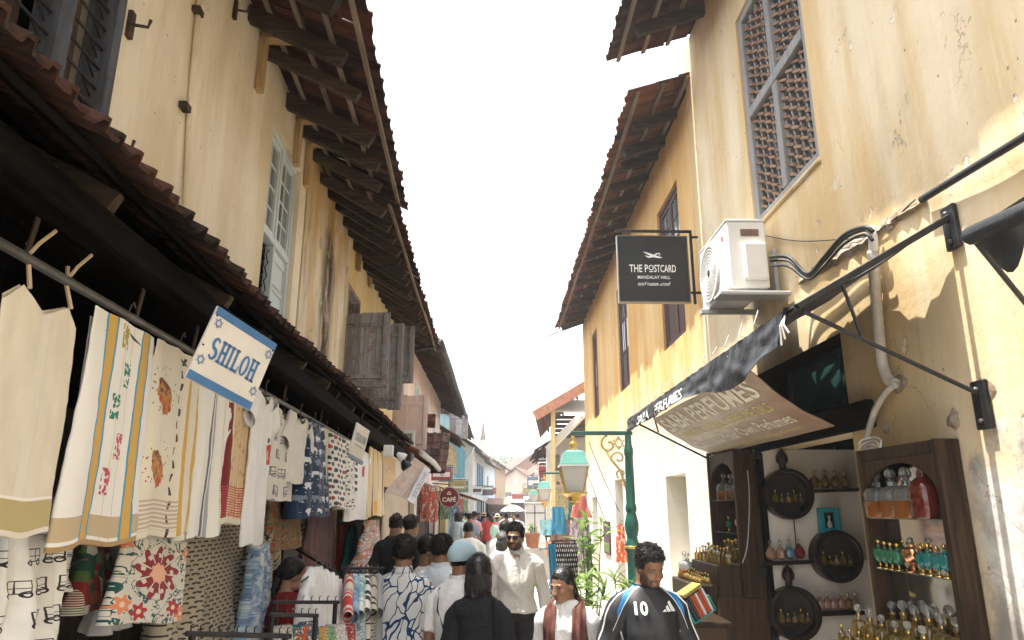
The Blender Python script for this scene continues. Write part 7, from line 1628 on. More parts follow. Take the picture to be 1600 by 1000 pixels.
def person(label, loc, yaw=0, H=1.7, skin=(.30, .17, .10), fem=0, hair='short', hairmat=None, shirt=None, sleeve='short', trousers=None, head_yaw=0, head_pitch=0, head_roll=0,
           arms=None, lod=1, beard=0, girth=1.0, hem=.86, stride=0.06, collar=False, hairvol=1.0, group=None, shirtname='shirt', skirt=False, lean=0.0, seed=1, shfit=1.0):
    """a standing or walking figure that faces -y when yaw is 0; lod 0 near, 1 middle, 2 far"""
    root = thing('person', label, 'person', loc=loc, rz=yaw, group=group); S = H/1.72; G = girth
    vox = (.013, .020, .030)[lod]; nl = ((112, 84), (64, 48), (36, 28))[lod]
    sh = .178*(1-.09*fem)*G**.4; hw = .150*G
    arms = arms or {}
    A = {}
    for s, k in ((-1, 'l'), (1, 'r')):
        el, wr = arms.get(k, ((s*.235, .02, 1.10), (s*.235, -.04, .86))); A[s] = [Vector((s*sh, 0, 1.350)), Vector(el), Vector(wr)]
    T = [(.88, .150*G, .105*G, 0, .005), (.95, .158*G, .112*G, 0, .008), (1.06, (.130-.012*fem)*G, .095*G, 0, 0), (1.18, .142*G, .105*G, 0, -.005), (1.29, .152*G**.7, .110*G-.0+.012*fem, 0, -.008*fem), (1.36, .150, .096, 0, .004), (1.40, .118, .082, 0, .01), (1.435, .080, .068, 0, .01), (1.47, .064, .060, 0, .008)]
    st = stride
    legs = {s: [Vector((s*.085, 0, .92)), Vector((s*.095, -s*st*.7-.01, .49)), Vector((s*.095, -s*st+.03, .085))] for s in (-1, 1)}
    m = MB(); loftz(m, T); m.tube([(0, .012, 1.40), (0, .006, 1.47), (0, -.004, 1.56)], [.072-.010*fem, .064-.010*fem, .062-.010*fem], 14)
    for s in (-1, 1):
        a, b, c = A[s]; m.tube([a+Vector((-s*.08, 0, .03)), a, a.lerp(b, .5), b, b.lerp(c, .35), c], [.045, .050*G**.5, .044*G**.5, .038*G**.5, .037*G**.5, .026], 12)
        h, k, an = legs[s]; m.tube([h+Vector((0, 0, .05)), h, h.lerp(k, .5), k, k.lerp(an, .35), an], [.075*G, .085*G, .070*G, .053, .052, .038], 12)
        m.tube([an+Vector((0, .03, -.03)), an+Vector((0, -.02, -.035)), an+Vector((s*.01, -.10, -.05)), an+Vector((s*.015, -.16, -.062))], [.034, .038, .034, .022], 10)
    me = remesh(m, vox, 6, .5, 'body'); bv = np.array([v.co[:] for v in me.vertices]); bf = [tuple(p.vertices) for p in me.polygons]; bpy.data.meshes.remove(me)
    bc = np.tile(np.array(skin), (len(bv), 1))
    parts_v, parts_f, parts_c = [bv], [bf], [bc]
    for s in (-1, 1):                                   # hands continue the forearm
        a, b, c = A[s]; d = (c-b).normalized(); zax = -d; xax = Vector((-s, 0, 0)); xax = (xax-zax*xax.dot(zax)).normalized(); yax = zax.cross(xax)
        hv = HAND_V.copy(); 
        if s == 1: hv[:, 0] *= 1
        Mx = np.array([list(xax), list(yax*(1 if yax.y > 0 else -1)), list(zax)]).T
        hv2 = hv@Mx.T+np.array(c); hf = HAND_F if np.linalg.det(Mx) > 0 else [f[::-1] for f in HAND_F]
        parts_v.append(hv2); parts_f.append(hf); parts_c.append(np.tile(np.array(skin), (len(hv2), 1)))
    # head
    D, r, hf = star_c(nl[0], nl[1], fem); P_ = HC+D*r[:, None]; x, y, z = P_.T; ax = np.abs(x)
    c = np.tile(np.array(skin), (len(P_), 1)); var = npnoise(P_, 45)*.08+1; c *= var[:, None]
    dark = np.array((.012, .009, .008)); nz = npnoise(P_, 160, 3)
    front = sst(-y, .045, .06)
    c *= (1-.25*np.exp(-(((ax-.031)/.020)**2+((z-.0)/.014)**2))*front)[:, None]
    lips = np.exp(-((ax/.021)**4+((z+.0675)/.0095)**4))*sst(-y, .07, .08); c = c*(1-lips[:, None]*.75)+np.array((skin[0]*.72, skin[1]*.48, skin[2]*.50))*lips[:, None]*.75
    brow = np.exp(-(((ax-.031)/.019)**4+((z-.0215-.10*(ax-.03)*(ax < .03)+.12*(ax-.03)*(ax >= .03))/(.0048-.0012*fem))**4))*sst(-y, .05, .06)
    c = c*(1-brow[:, None]*.9)+dark*brow[:, None]*.9
    eyel = np.exp(-(((ax-.031)/.0145)**4+((z-.0005)/.0042)**4))*sst(-y, .055, .065); c = c*(1-eyel[:, None]*.92)+dark*eyel[:, None]*.92
    glint = np.exp(-(((ax-.024)/.003)**2+((z+.0005)/.003)**2))*sst(-y, .055, .065); c = c*(1-glint[:, None]*.5)+np.array((.5, .48, .45))*glint[:, None]*.5
    if beard:
        line = np.interp(ax, [0, .012, .03, .045, .06, .08], [-.082, -.080, -.062, -.045, -.025, -.005]); must = np.exp(-((ax/.030)**6+((z+.049+.25*np.maximum(ax-.012, 0))/.0085)**4))*sst(-y, .07, .08)
        gote = np.exp(-(((ax-.031)/.006)**4+((z+.065)/.02)**4))
        b_ = np.clip(sst(line-z, -.010, .020)*sst(.010-y, .0, .02)+must+gote, 0, 1)*(1-lips*.95); b_ *= np.clip(.82+.5*nz, .3, 1)*min(1, beard)
        c = c*(1-b_[:, None])+dark*b_[:, None]; r2 = r+.006*b_*min(beard, 1); P_ = HC+D*r2[:, None]
    Rh = (Matrix.Rotation(head_yaw, 3, 'Z') @ Matrix.Rotation(head_pitch, 3, 'X') @ Matrix.Rotation(head_roll, 3, 'Y')); Rn = np.array(Rh); piv = np.array((0, .015, -.085)); base = np.array((0, -.022, 1.578))
    hs = .93/ S**.35
    def to_body(Q): return (Rn@((Q-piv)*(hs*np.array((1-.07*fem, 1, 1)))).T).T+piv+base
    parts_v.append(to_body(P_)); parts_f.append(hf); parts_c.append(c)
    vs_ = np.concatenate(parts_v)*S; fs_ = []; o_ = 0
    for v, f in zip(parts_v, parts_f): fs_ += [tuple(i+o_ for i in q) for q in f]; o_ += len(v)
    if lean: vs_[:, 1] -= lean*vs_[:, 2]
    me = bpy.data.meshes.new('body'); me.from_pydata(vs_.tolist(), [], fs_); at_ = me.color_attributes.new('Col', 'FLOAT_COLOR', 'POINT'); cc_ = np.ones((len(vs_), 4), np.float32); cc_[:, :3] = np.concatenate(parts_c); at_.data.foreach_set('color', cc_.ravel())
    me.polygons.foreach_set('use_smooth', [True]*len(me.polygons)); body = link('body', me, SKIN, root)
    # hair
    hairmat = hairmat or HAIR
    if hair:
        nh = ((112, 84), (64, 48), (36, 28))[lod]; D, r, hf = star_c(nh[0], nh[1], fem); Q = HC+D*r[:, None]; x, y, z = Q.T
        hx, hz = hairline(hair if hair in ('pulled', 'crop') else 'short'); zl = np.interp(y, hx, hz)+.006*npnoise(Q, 60, 7); mk = sst(z-zl, -.002, .012)
        top = sst(z, .01, .09); n1 = 1-2*np.abs(npnoise(Q, 55 if hair == 'curly' else 30, seed)); n2 = npnoise(Q, 130, seed+9)
        if hair == 'curly': th = (.006+.022*top)*hairvol+(.006*n1+.004*n2)*(.35+.65*top)
        elif hair == 'pulled': th = .005+.003*top+.0012*n2
        elif hair == 'crop': th = .004+.007*top+.002*n1+.0015*n2
        elif hair == 'long': th = .012+.012*top+.003*n1
        else: th = (.005+.014*top)*hairvol+(.004*n1+.002*n2)*(.4+.6*top)
        rr_ = r-.006+(th+.006)*mk; Q2 = HC+D*rr_[:, None]
        hv = [to_body(Q2)]; hfs = [hf]
        m = MB(); rg = random.Random(seed)
        if lod < 2:
            idx = [i for i in range(len(D)) if mk[i] > .9 and not (hair == 'crop' and Q[i][2] > .0)] or [0]; cnt = (900, 240)[lod] if hair in ('curly', 'short', 'long') else (260, 60)[lod]
            for k in range(cnt):
                i = rg.choice(idx); p = Vector(Q2[i]); n_ = Vector(D[i]); tq = n_.orthogonal().normalized(); tq.rotate(Matrix.Rotation(rg.uniform(0, 6.28), 3, n_))
                if hair == 'curly': L = rg.uniform(.008, .015); m.tube([p-n_*.004, p+n_*L*.6+tq*L*.35, p+n_*L*.75+tq*L*.9, p+n_*L*.35+tq*L*1.1], [.0030, .0026, .0022, .0008], 4)
                elif hair in ('pulled',): d_ = Vector((0, .6, -.35)); d_ = (d_-n_*d_.dot(n_)).normalized(); m.tube([p-n_*.001, p+d_*.02+n_*.002, p+d_*.04-n_*.0005], [.0022, .002, .0006], 4)
                else: L = rg.uniform(.009, .019); d_ = (Vector((rg.uniform(-.5, .5), -.4, .5))-n_*.1).normalized(); m.tube([p-n_*.003, p+n_*L*.5+d_*L*.3, p+n_*L*.6+d_*L*.9], [.0026, .0022, .0006], 4)
        if hair == 'long':
            def lh(i, j):
                a = 2.45*(2*i-1); zz = .085-.215*j; f_ = math.sin(min(1, .25+j*1.6)*math.pi/2); e_ = 1+.07*math.sin(a*7+4*j)*j+.05*math.sin(a*17-6*j)*j+.10*math.sin(math.pi*min(1, j*1.1))*.6
                return (math.sin(a)*.088*f_*e_, .012+math.cos(a)*.104*f_*e_, zz-.012*math.sin(a*9)*j)
            m.grid(lh, 60, 22); m.grid(lambda i, j: tuple(Vector(lh(i, j))*.93), 60, 22); m.t = {}
            for k in range(260 if lod == 0 else 80):
                a = rg.uniform(-2.45, 2.45); L = rg.uniform(.7, 1.05); wv = rg.uniform(0, 6); pts = []
                for q in range(10):
                    t = .05+.95*q/9*L; p = Vector(lh((a/2.45+1)/2, min(1, t))); o_ = 1.02+.05*math.sin(t*13+wv)*t; pts.append((p.x*o_+.010*math.sin(t*15+wv)*t, .012+(p.y-.012)*o_, p.z-.05*max(0, t-1)))
                m.tube(pts, [.002]+[.0042]*7+[.003, .001], 4)
        if hair == 'pulled':
            m.sphere((0, .105, -.045), (.028, .030, .036), 12, 9); m.tube([(0, .11, -.05), (.0, .122, -.10), (.01, .105, -.16), (.008, .09, -.22)], [.024, .026, .020, .006], 9)
        if m.v: hv.append(to_body(np.array(m.v))); hfs.append(m.f)
        V_ = np.concatenate(hv)*S
        if lean: V_[:, 1] -= lean*V_[:, 2]
        F_ = list(hfs[0]); o_ = len(hv[0])
        if len(hfs) > 1: F_ += [tuple(i+o_ for i in q) for q in hfs[1]]
        me = bpy.data.meshes.new('hair'); me.from_pydata(V_.tolist(), [], F_); me.polygons.foreach_set('use_smooth', [True]*len(me.polygons)); link('hair', me, hairmat, root)
    # clothes
    e = .014*shfit
    if shirt is not None:
        m = MB(); rows = [(z_, rx+e+.010*(z_ < 1.2), ry+e+.012*(z_ < 1.2), cx, cy) for z_, rx, ry, cx, cy in T if z_ > hem-.02 and z_ < 1.42]
        rows = [(hem, rows[0][1]+.012, rows[0][2]+.014, 0, .006)]+rows+[(1.436, .096, .082, 0, .008), (1.456, .080, .074, 0, .006), (1.462, .070, .064, 0, .006)]
        loftz(m, rows, 24)
        for s in (-1, 1):
            a, b, cw = A[s]
            if sleeve == 'short': m.tube([a+Vector((-s*.10, 0, .045)), a+Vector((-s*.03, 0, .012)), a+Vector((s*.012, 0, -.03)), a.lerp(b, .45), a.lerp(b, .88)], [.044, .057, .063*G**.4, .061*G**.4, .068*G**.4], 16)
            elif sleeve == 'half': m.tube([a+Vector((-s*.10, 0, .045)), a+Vector((-s*.03, 0, .012)), a+Vector((s*.012, 0, -.03)), a.lerp(b, .5), b, b.lerp(cw, .25)], [.044, .058, .064*G**.4, .062*G**.4, .058, .055], 16)
            elif sleeve == 'long': m.tube([a+Vector((-s*.10, 0, .045)), a+Vector((-s*.03, 0, .012)), a+Vector((s*.012, 0, -.03)), a.lerp(b, .5), b, b.lerp(cw, .5), b.lerp(cw, .93)], [.046, .060, .066, .060, .053, .048, .040], 16)
        me = remesh(m, vox*.95, 5, .5, shirtname)
        if lod < 2: wrinkle(me, .012, 7.5, seed, .7)
        if S != 1 or lean:
            for v in me.vertices: v.co = (v.co.x*S, v.co.y*S-lean*v.co.z*S, v.co.z*S)
        so = link(shirtname, me, shirt, root); root_shirt = so
    else: so = None
    if trousers is not None:
        m = MB()
        if skirt: loftz(m, [(.10, .20, .17, 0, 0), (.5, .19, .16, 0, 0), (.88, .175*G, .13*G, 0, .006), (1.0, .158*G, .118*G, 0, .005), (1.03, .145*G, .108*G, 0, 0)], 24)
        else:
            loftz(m, [(.86, .150*G, .11*G, 0, .006), (.93, .168*G, .122*G, 0, .008), (1.0, .155*G, .115*G, 0, .005), (1.035, .142*G, .106*G, 0, 0)], 22)
            for s in (-1, 1):
                h, k, an = legs[s]; m.tube([h+Vector((0, 0, .03)), h.lerp(k, .15), h.lerp(k, .6), k, k.lerp(an, .5), an+Vector((0, 0, .0))], [.085*G, .093*G, .080*G, .070, .066, .066], 16)
        me = remesh(m, vox, 5, .5, 'trousers')
        if lod < 2: wrinkle(me, .006, 9, seed+4, .6)
        for v in me.vertices: v.co = (v.co.x*S, v.co.y*S-lean*v.co.z*S, v.co.z*S)
        link('skirt' if skirt else 'trousers', me, trousers, root)
        for s in (-1, 1):
            an = legs[s][2]; q = MB(); q.tube([(an+Vector((0, .045, -.045)))*S, (an+Vector((0, -.03, -.048)))*S, (an+Vector((s*.012, -.12, -.055)))*S, (an+Vector((s*.016, -.185, -.065)))*S], [.040*S, .045*S, .042*S, .022*S], 12); q.build('shoe', M('dark_shoe', (.03, .026, .022), .5), root, True)
    if collar:
        m = MB(); n = 28
        def cr(i, j):
            a = -math.pi/2+.42+(2*math.pi-.84)*i; r_ = .070+.010*j; op = .022*max(0, math.cos(a+math.pi/2)); return (r_*math.cos(a)*1.02, .008+r_*math.sin(a)*.98-op*j, 1.458+.036*(1-j)-.05*op*20*j*.6+.004*math.sin(a*3))
        m.grid(cr, n, 5); m.grid(lambda i, j: tuple(Vector(cr(i, j))*1.0+Vector((0, 0, -.006))), n, 5); m.t = {}; m.v = [tuple(Vector(v)*S) for v in m.v]; m.build('collar', shirt, root, True)
    o = Person(); o.root = root; o.body = body; o.shirt = so; o.S = S; o.to = lambda q: (Vector(to_body(np.array([q]))[0])*S); o.A = A
    return o
def decal(pr, mb, x, z, mat, name, off=.003, back=False):
    """lay flat print on the cloth it decorates"""
    me = pr.shirt.data; bvh = BVHTree.FromPolygons([v.co[:] for v in me.vertices], [tuple(p.vertices) for p in me.polygons]); S = pr.S; vs_ = []
    for v in mb.v:
        o = Vector(((v[0]+x)*S, -1.0 if not back else 1.0, (v[2]+z)*S)); h = bvh.ray_cast(o, Vector((0, 1 if not back else -1, 0))); p = h[0] if h[0] is not None else Vector((o.x, 0, o.z)); vs_.append(p+Vector((0, -off if not back else off, 0)))
    m = MB(); m.add(vs_, mb.f); return m.build(name, mat, pr.root)
def foot(px, py, d): p = at(px, py, d); return Vector((p.x, p.y, 0)), p.z
# ------------------------------------------------------------------ cloth for people
def CL(name, c, rough=.9):
    if name in MATS: return MATS[name]
    g = Gr(name, rough, spec=.15); n = g.noise(5, 4, .6, st=(1, 1, .6), dist=.8)
    g.bump((n-.5).abs()*-1.6+g.noise(13, 5, .6, dist=.5)*.35+g.noise(240, 2)*.03, .75, .030)
    MATS[name] = g.done(g.mix(g.noise(7, 3).ss(.3, .7), tuple(q*.92 for q in c), c)); return MATS[name]
C_WHITE = CL('white_linen', (.66, .62, .57)); C_BLACK = CL('black_jersey', (.018, .019, .022)); C_DENIM = M('navy_trousers', (.02, .025, .04), .85, .3, 10, .3)
C_CHAR = M('charcoal_trousers', (.028, .028, .03), .85, .3, 10, .3); C_KHAKI = M('khaki_trousers', (.26, .21, .15), .85, .2, 8, .3); C_WCOT = CL('white_cotton', (.72, .71, .69))
g = Gr('leaf_print_shirt', .85, spec=.15); x, y, z = g.obj()
wv = g.noise(6, 2, vec=g.vec(x, y, z)); wx = g.noise(5, 2, vec=g.vec(z, x, y))
ed = g.vor(1, 'DISTANCE_TO_EDGE', vec=g.vec(x*15+(wv-.5)*2.5+z*5, y*15, z*6.5+(wx-.5)*2.5)); lw2 = .030+.065*g.noise(9, 2)
c_ = g.mix(ed.lt(lw2*1.0), (.56, .56, .55), (.015, .045, .11)); g.bump(g.noise(30, 3), .2, .004); LEAFS = g.done(c_)
g = Gr('football_shirt', .55, spec=.3); x, y, z = g.obj(); z = z*(1.72/1.66); s_ = x.abs(); q_ = s_-.070; zl_ = 1.452-q_*.50-q_*q_*6.5; d_ = z-zl_
c_ = g.mix(g.noise(6).ss(.3, .7), (.016, .017, .019), (.026, .027, .03)); fr_ = y.lt(.03)*s_.lt(.23)*s_.gt(.062)
c_ = g.mix(d_.gt(.004)*d_.lt(.055)*fr_*(s_.lt(.205)), c_, (.012, .14, .36)); c_ = g.mix(d_.abs().lt(.0045)*fr_, c_, (.62, .64, .66))
lo_ = (s_-(.125+(z-1.0)*.22*(z-1.0)*4+.02)).abs().lt(.0035)*z.lt(1.20)*y.lt(0); c_ = g.mix(lo_, c_, (.6, .62, .64))
g.bump(g.noise(14, 5)+g.noise(160, 2)*.1, .3, .006); JERSEY = g.done(c_)
# ------------------------------------------------------------------ the near group
p, zt = foot(1007, 844, 4.5)
m10 = person('man in a black football shirt numbered 10 with blue shoulder panels', p, R(8), zt+.0, (.24, .125, .070), hair='curly', shirt=JERSEY, sleeve='half', trousers=C_CHAR, head_yaw=R(16), head_pitch=R(20), head_roll=R(-2), lod=0, beard=.95, girth=1.04, seed=3, hairvol=.85, hem=.84, stride=.12,
             arms={'l': ((-.26, .03, 1.12), (-.27, -.06, .88)), 'r': ((.26, .03, 1.12), (.27, -.04, .88))})
PW = M('shirt_print_white', (.72, .73, .74), .6, .04)
mm = mesh_of_text('10', .078, .075, .03); decal(m10, mm, -.078, 1.335, PW, 'shirt_number', .010)
mk_ = MB()
for k in range(3):
    x0 = -.036+.024*k; h_ = .020+.016*k; mk_.add([(x0, 0, 0), (x0+.019, 0, 0), (x0+.019-.012-.006*k*.0, 0, h_), (x0-.012+.004, 0, h_-.012)], [(0, 1, 2, 3)])
mk_ = MB()
for k in range(3):       # three slanted bars growing to the right
    x0 = -.045+.028*k; h_ = .022+.018*k; mk_.add([(x0, 0, 0), (x0+.022, 0, 0), (x0+.022-.55*h_+.008, 0, h_), (x0-.55*h_+.020, 0, h_-.010)][::1], [(0, 1, 2, 3)])
mk2 = MB(); mk2.add([(-v[0], 0, v[2]) for v in mk_.v], mk_.f); decal(m10, mk_ if False else MB().add([(-.05, 0, 0), (-.025, 0, 0), (-.030, 0, .016), (-.040, 0, .010), (-.020, 0, 0), (.008, 0, 0), (-.012, 0, .036), (-.026, 0, .028), (.013, 0, 0), (.042, 0, 0), (.006, 0, .060), (-.010, 0, .050)], [(0, 1, 2, 3), (4, 5, 6, 7), (8, 9, 10, 11)]), .098, 1.315, PW, 'chest_mark', .010)
_b = BVHTree.FromPolygons([v.co[:] for v in m10.shirt.data.vertices], [tuple(q.vertices) for q in m10.shirt.data.polygons])
for s in (-1, 1):
    a, b, c = m10.A[s]; pts_ = []
    for k in range(15):
        t = k/14; q = (a+Vector((-s*.09, -.02, .10))).lerp(a+Vector((s*.09, -.05, .03)), min(1, t*2.5)) if t < .4 else (a+Vector((s*.09, -.05, .03))).lerp(b+Vector((s*.09, -.04, 0)), (t-.4)/.6)
        h = _b.find_nearest(q*m10.S); pts_.append(h[0]+h[1]*.001)
    m = MB(); m.tube(pts_, .005, 6); m.build('sleeve_stripe', PW, m10.root, True)
m = MB(); n = 24; m.tube([(m10.S*.080*math.cos(2*math.pi*i/n), m10.S*(.006+.074*math.sin(2*math.pi*i/n)), m10.S*(1.462-.012*max(0, -math.sin(2*math.pi*i/n)))) for i in range(n+1)], .006, 6); m.build('neckband', C_BLACK, m10.root, True)
# girl with the brown scarf
p, zt = foot(884, 877, 4.75)
gl = person('woman in a white top with a dark brown scarf and hair tied back', p, R(-14), zt-.005, (.27, .145, .085), fem=1, hair='pulled', hairmat=HAIRS, shirt=C_WCOT, sleeve='long', trousers=C_CHAR, head_yaw=R(-32), head_pitch=R(14), lod=0, girth=.9, seed=5, hem=.62, stride=.1,
            arms={'l': ((-.23, .04, 1.10), (-.22, -.06, .86)), 'r': ((.25, .05, 1.11), (.25, .0, .86))})
SCF = Gr('brown_scarf', .9, spec=.15); xs, ys, zs_ = SCF.obj(); SCF.bump(SCF.noise(14, 4, st=(3, 3, .3)), .6, .012); SCF = SCF.done(SCF.mix(SCF.noise(10, 4, st=(3, 3, .2)).ss(.3, .7), (.075, .030, .024), (.14, .062, .050)))
me = gl.shirt.data; bvh = BVHTree.FromPolygons([v.co[:] for v in me.vertices], [tuple(q.vertices) for q in me.polygons])
def scarf_pt(s, i, j):
    t = j; S = gl.S
    if t < .30:                                        # round the neck
        a = math.pi*.5*(1-t/.30); px, py, pz = s*.100*math.cos(a)*1.0, .010+.092*math.sin(a), 1.492-.03*math.cos(a)
        return Vector(((px+s*(i-.5)*.085*(.6+.4*t))*S, py*S+.02*(i-.5), (pz-.035*(abs(i-.5)*2)**1.5+.015)*S))
    k = (t-.30)/.70; px = s*(.100+.018*math.sin(k*1.6)+(i-.5)*(.090+.03*k)); pz = 1.462-.66*k-.02*math.sin(i*3)*k-.035*(abs(i-.5)*2)**1.5*(1-k)
    h = bvh.ray_cast(Vector((px*S, -1, pz*S)), Vector((0, 1, 0))); y_ = h[0].y if h[0] is not None else -.045
    return Vector((px*S, min(y_, -.03)-.014-.010*math.sin(i*14+k*3)*(.4+.6*k)-.02*k, pz*S))
for s in (-1, 1):
    m = MB(); m.grid(lambda i, j: scarf_pt(s, i, j), 18, 44); m.grid(lambda i, j: scarf_pt(s, i, j)+Vector((0, .006, 0)), 18, 44); m.t = {}; m.build('scarf', SCF, gl.root, True)
# man with sunglasses in a pale shirt
p, zt = foot(806, 811, 6.9)
sg_ = person('bearded man in sunglasses wearing a pale open collared shirt', p, R(6), zt-.012, (.29, .165, .10), hair='short', shirt=C_WHITE, sleeve='long', trousers=C_CHAR, head_yaw=R(-26), head_pitch=R(2), lod=0, beard=1, seed=8, collar=True, hem=.93, hairvol=.85, girth=1.02,
             arms={'l': ((-.25, .03, 1.11), (-.26, -.02, .86)), 'r': ((.26, .04, 1.11), (.27, -.03, .88))})
m = MB(); vv = [sg_.to((x, y, z)) for x, y, z in ((-.052, -.083, .016), (-.008, -.097, .016), (-.010, -.099, -.012), (-.030, -.097, -.020), (-.052, -.084, -.010))]; nrm = (sg_.to((0, -.2, 0))-sg_.to((0, 0, 0))).normalized()*.003
LENS = Gr('dark_lens', .15, spec=.15).done((.006, .006, .007))
for s in (-1, 1):
    vv = [sg_.to((s*x, y, z)) for x, y, z in ((.055, -.080, .018), (.009, -.100, .018), (.011, -.102, -.010), (.024, -.100, -.021), (.044, -.092, -.020), (.056, -.080, -.006))]
    m = MB(); m.add(vv+[q+nrm for q in vv], [tuple(range(6)), tuple(range(6, 12))[::-1]]+[(i, (i+1) % 6, 6+(i+1) % 6, 6+i) for i in range(6)]); m.build('sunglass_lens', LENS, sg_.root)
    m = MB(); m.tube([sg_.to((s*.055, -.080, .014)), sg_.to((s*.076, -.03, .012)), sg_.to((s*.080, .02, .008))], .0028, 6); m.build('sunglass_temple', CABLE, sg_.root)
m = MB(); m.tube([sg_.to((-.01, -.102, .010)), sg_.to((0, -.106, .012)), sg_.to((.01, -.102, .010))], .003, 6); m.build('sunglass_bridge', CABLE, sg_.root)
mm = MB(); mm.add([(x_, 0, z_) for z_ in np.linspace(1.40, .95, 24) for x_ in (-.014, .0, .014)], [(3*i+k, 3*i+k+1, 3*i+k+4, 3*i+k+3) for i in range(23) for k in (0, 1)]); decal(sg_, mm, 0, 0, C_WHITE, 'placket', .004)
mm = MB(); mm.add([(-.045, 0, 1.445), (.05, 0, 1.445), (.004, 0, 1.315), (-.02, 0, 1.40), (.026, 0, 1.40)], [(0, 3, 4, 1), (3, 2, 4)]); SKF = M('chest_skin', (.29, .165, .10), .5, .1); decal(sg_, mm, 0, 0, SKF, 'open_neck', .002)
for k in range(5):
    q = MB(); q.add([(.006*math.cos(i*math.pi/4), 0, .006*math.sin(i*math.pi/4)) for i in range(8)], [tuple(range(8))]); decal(sg_, q, 0, 1.28-.075*k, PVC, 'button', .0055)
# back of the group walking away
p, zt = foot(748, 861, 4.65)
bt_ = person('person with shoulder length wavy black hair in a plain black t-shirt', p, R(182), zt-.015, (.25, .135, .08), fem=1, hair='long', hairmat=HAIRS, shirt=C_BLACK, sleeve='short', trousers=C_DENIM, lod=0, seed=12, head_yaw=R(-6), hem=.80, girth=.80,
             arms={'l': ((-.208, .03, 1.10), (-.21, -.06, .85)), 'r': ((.205, .04, 1.10), (.20, -.08, .86))})
m = MB(); pts_ = [Vector((-.10, .10, 1.44)), Vector((-.11, .135, 1.30)), Vector((-.115, .135, 1.12)), Vector((-.10, .13, .98))]; m.tube([q*bt_.S for q in pts_], [(.004, .018)]*4, 8); m.build('bag_strap', C_BLACK, bt_.root)
p, zt = foot(632, 828, 5.4)
lf_ = person('man with bushy curls in a white shirt of bold navy leaf outlines', p, R(176), zt-.03, (.22, .12, .07), hair='curly', shirt=LEAFS, sleeve='short', trousers=C_DENIM, lod=0, seed=21, head_yaw=R(10), collar=True, hem=.78, girth=1.08, hairvol=1.05)
p, zt = foot(722, 834, 4.8)
cp_ = person('man in a pale blue cap and white shirt with a dark strap', p, R(150), zt-.03, (.26, .14, .085), hair='crop', shirt=C_WCOT, sleeve='short', trousers=C_KHAKI, lod=0, seed=31, head_yaw=R(-12), collar=True, girth=1.08, hairvol=.3)
CAPM = M('pale_blue_cap', (.30, .42, .47), .85, .12, 8, .3)
D_, r_, f_ = star_c(64, 48, 0); Q = HC+D_*(r_+.024)[:, None]; ln = np.interp(Q[:, 1], [-.12, 0, .12], [.032, .018, .004]); Q[:, 2] = np.maximum(Q[:, 2], ln); ins = Q[:, 2] > ln+1e-5
m = MB(); vv = [cp_.to(tuple(q)) for q in Q]; m.add(vv, [q for q in f_ if any(ins[i] for i in q)]); m.build('cap', CAPM, cp_.root, True)
m = MB(); m.grid(lambda i, j: cp_.to((.075*(1-.1*j)*math.cos(math.pi*(1+i)), -.075+(.10*j+.03)*math.sin(math.pi*(1+i))-.02, .034-.015*j-.012*abs(math.cos(math.pi*i)))), 18, 5); m.grid(lambda i, j: cp_.to((.075*(1-.1*j)*math.cos(math.pi*(1+i)), -.075+(.10*j+.03)*math.sin(math.pi*(1+i))-.02, .030-.015*j-.012*abs(math.cos(math.pi*i)))), 18, 5); m.t = {}; m.build('cap_brim', CAPM, cp_.root, True)
m = MB(); m.tube([cp_.to((.001, .0, .128)), cp_.to((0, 0, .134))], .008, 8); m.build('cap_button', CAPM, cp_.root)
m = MB(); m.tube([Vector(q)*cp_.S for q in ((.10, -.02, 1.45), (.135, .06, 1.40), (.10, .125, 1.28), (.03, .138, 1.15), (-.06, .14, 1.02))], [(.004, .016)]*5, 8); m.build('sling_strap', C_BLACK, cp_.root)
p, zt = foot(690, 827, 5.7)
person('man with short black hair in a pale blue white shirt beside the cap', p, R(158), zt-.02, (.22, .115, .068), hair='curly', shirt=CL('pale_blue_cotton', (.56, .60, .63)), sleeve='half', trousers=C_CHAR, lod=0, seed=41, head_yaw=R(-8), collar=True, hairvol=.6)
p, zt = foot(668, 829, 6.1)
person('man in profile with black hair between leaf shirt and cap', p, R(95), zt-.02, (.20, .105, .06), hair='short', shirt=CL('cream_cotton', (.6, .56, .48)), sleeve='short', trousers=C_CHAR, lod=1, seed=43, beard=.5, hairvol=.9)
# shopkeeper
p, zt = foot(455, 862, 4.75)
person('woman shopkeeper in a dark red top standing in the stall shade', p, R(120), zt-.01, (.26, .14, .085), fem=1, hair='pulled', hairmat=HAIR, shirt=CL('dark_red_cotton', (.14, .012, .012)), sleeve='short', trousers=M('dark_skirt', (.03, .015, .015), .9), skirt=True, lod=0, seed=51, head_pitch=R(6))
# ------------------------------------------------------------------ people further off
def far_person(px, py, d, label, yaw, shirt, trousers, **kw):
    p, zt = foot(px, py, d); H = min(1.86, max(1.45, zt)); return person(label, p, yaw, H, kw.pop('skin', (.24, .13, .08)), shirt=shirt, trousers=trousers, lod=kw.pop('lod', 2), **kw)
K = lambda n, c: M('wear_'+n, c, .9, .12, 7, .2)
far_person(619, 800, 8.8, 'man in a black striped shirt standing by the beige linen shirt', R(170), M('black_stripe', (.02, .02, .022), .8, .4, 8), C_CHAR, hair='short', lod=1, seed=61)
far_person(641, 802, 8.6, 'man with curly black hair in a black shirt beside his friend', R(140), M('black_stripe', None), C_CHAR, hair='curly', lod=1, seed=62, hairvol=.7)
far_person(732, 812, 11, 'man with cropped black hair in a white shirt ahead of the cap', R(180), C_WCOT, C_KHAKI, hair='crop', lod=1, seed=63, girth=1.1)
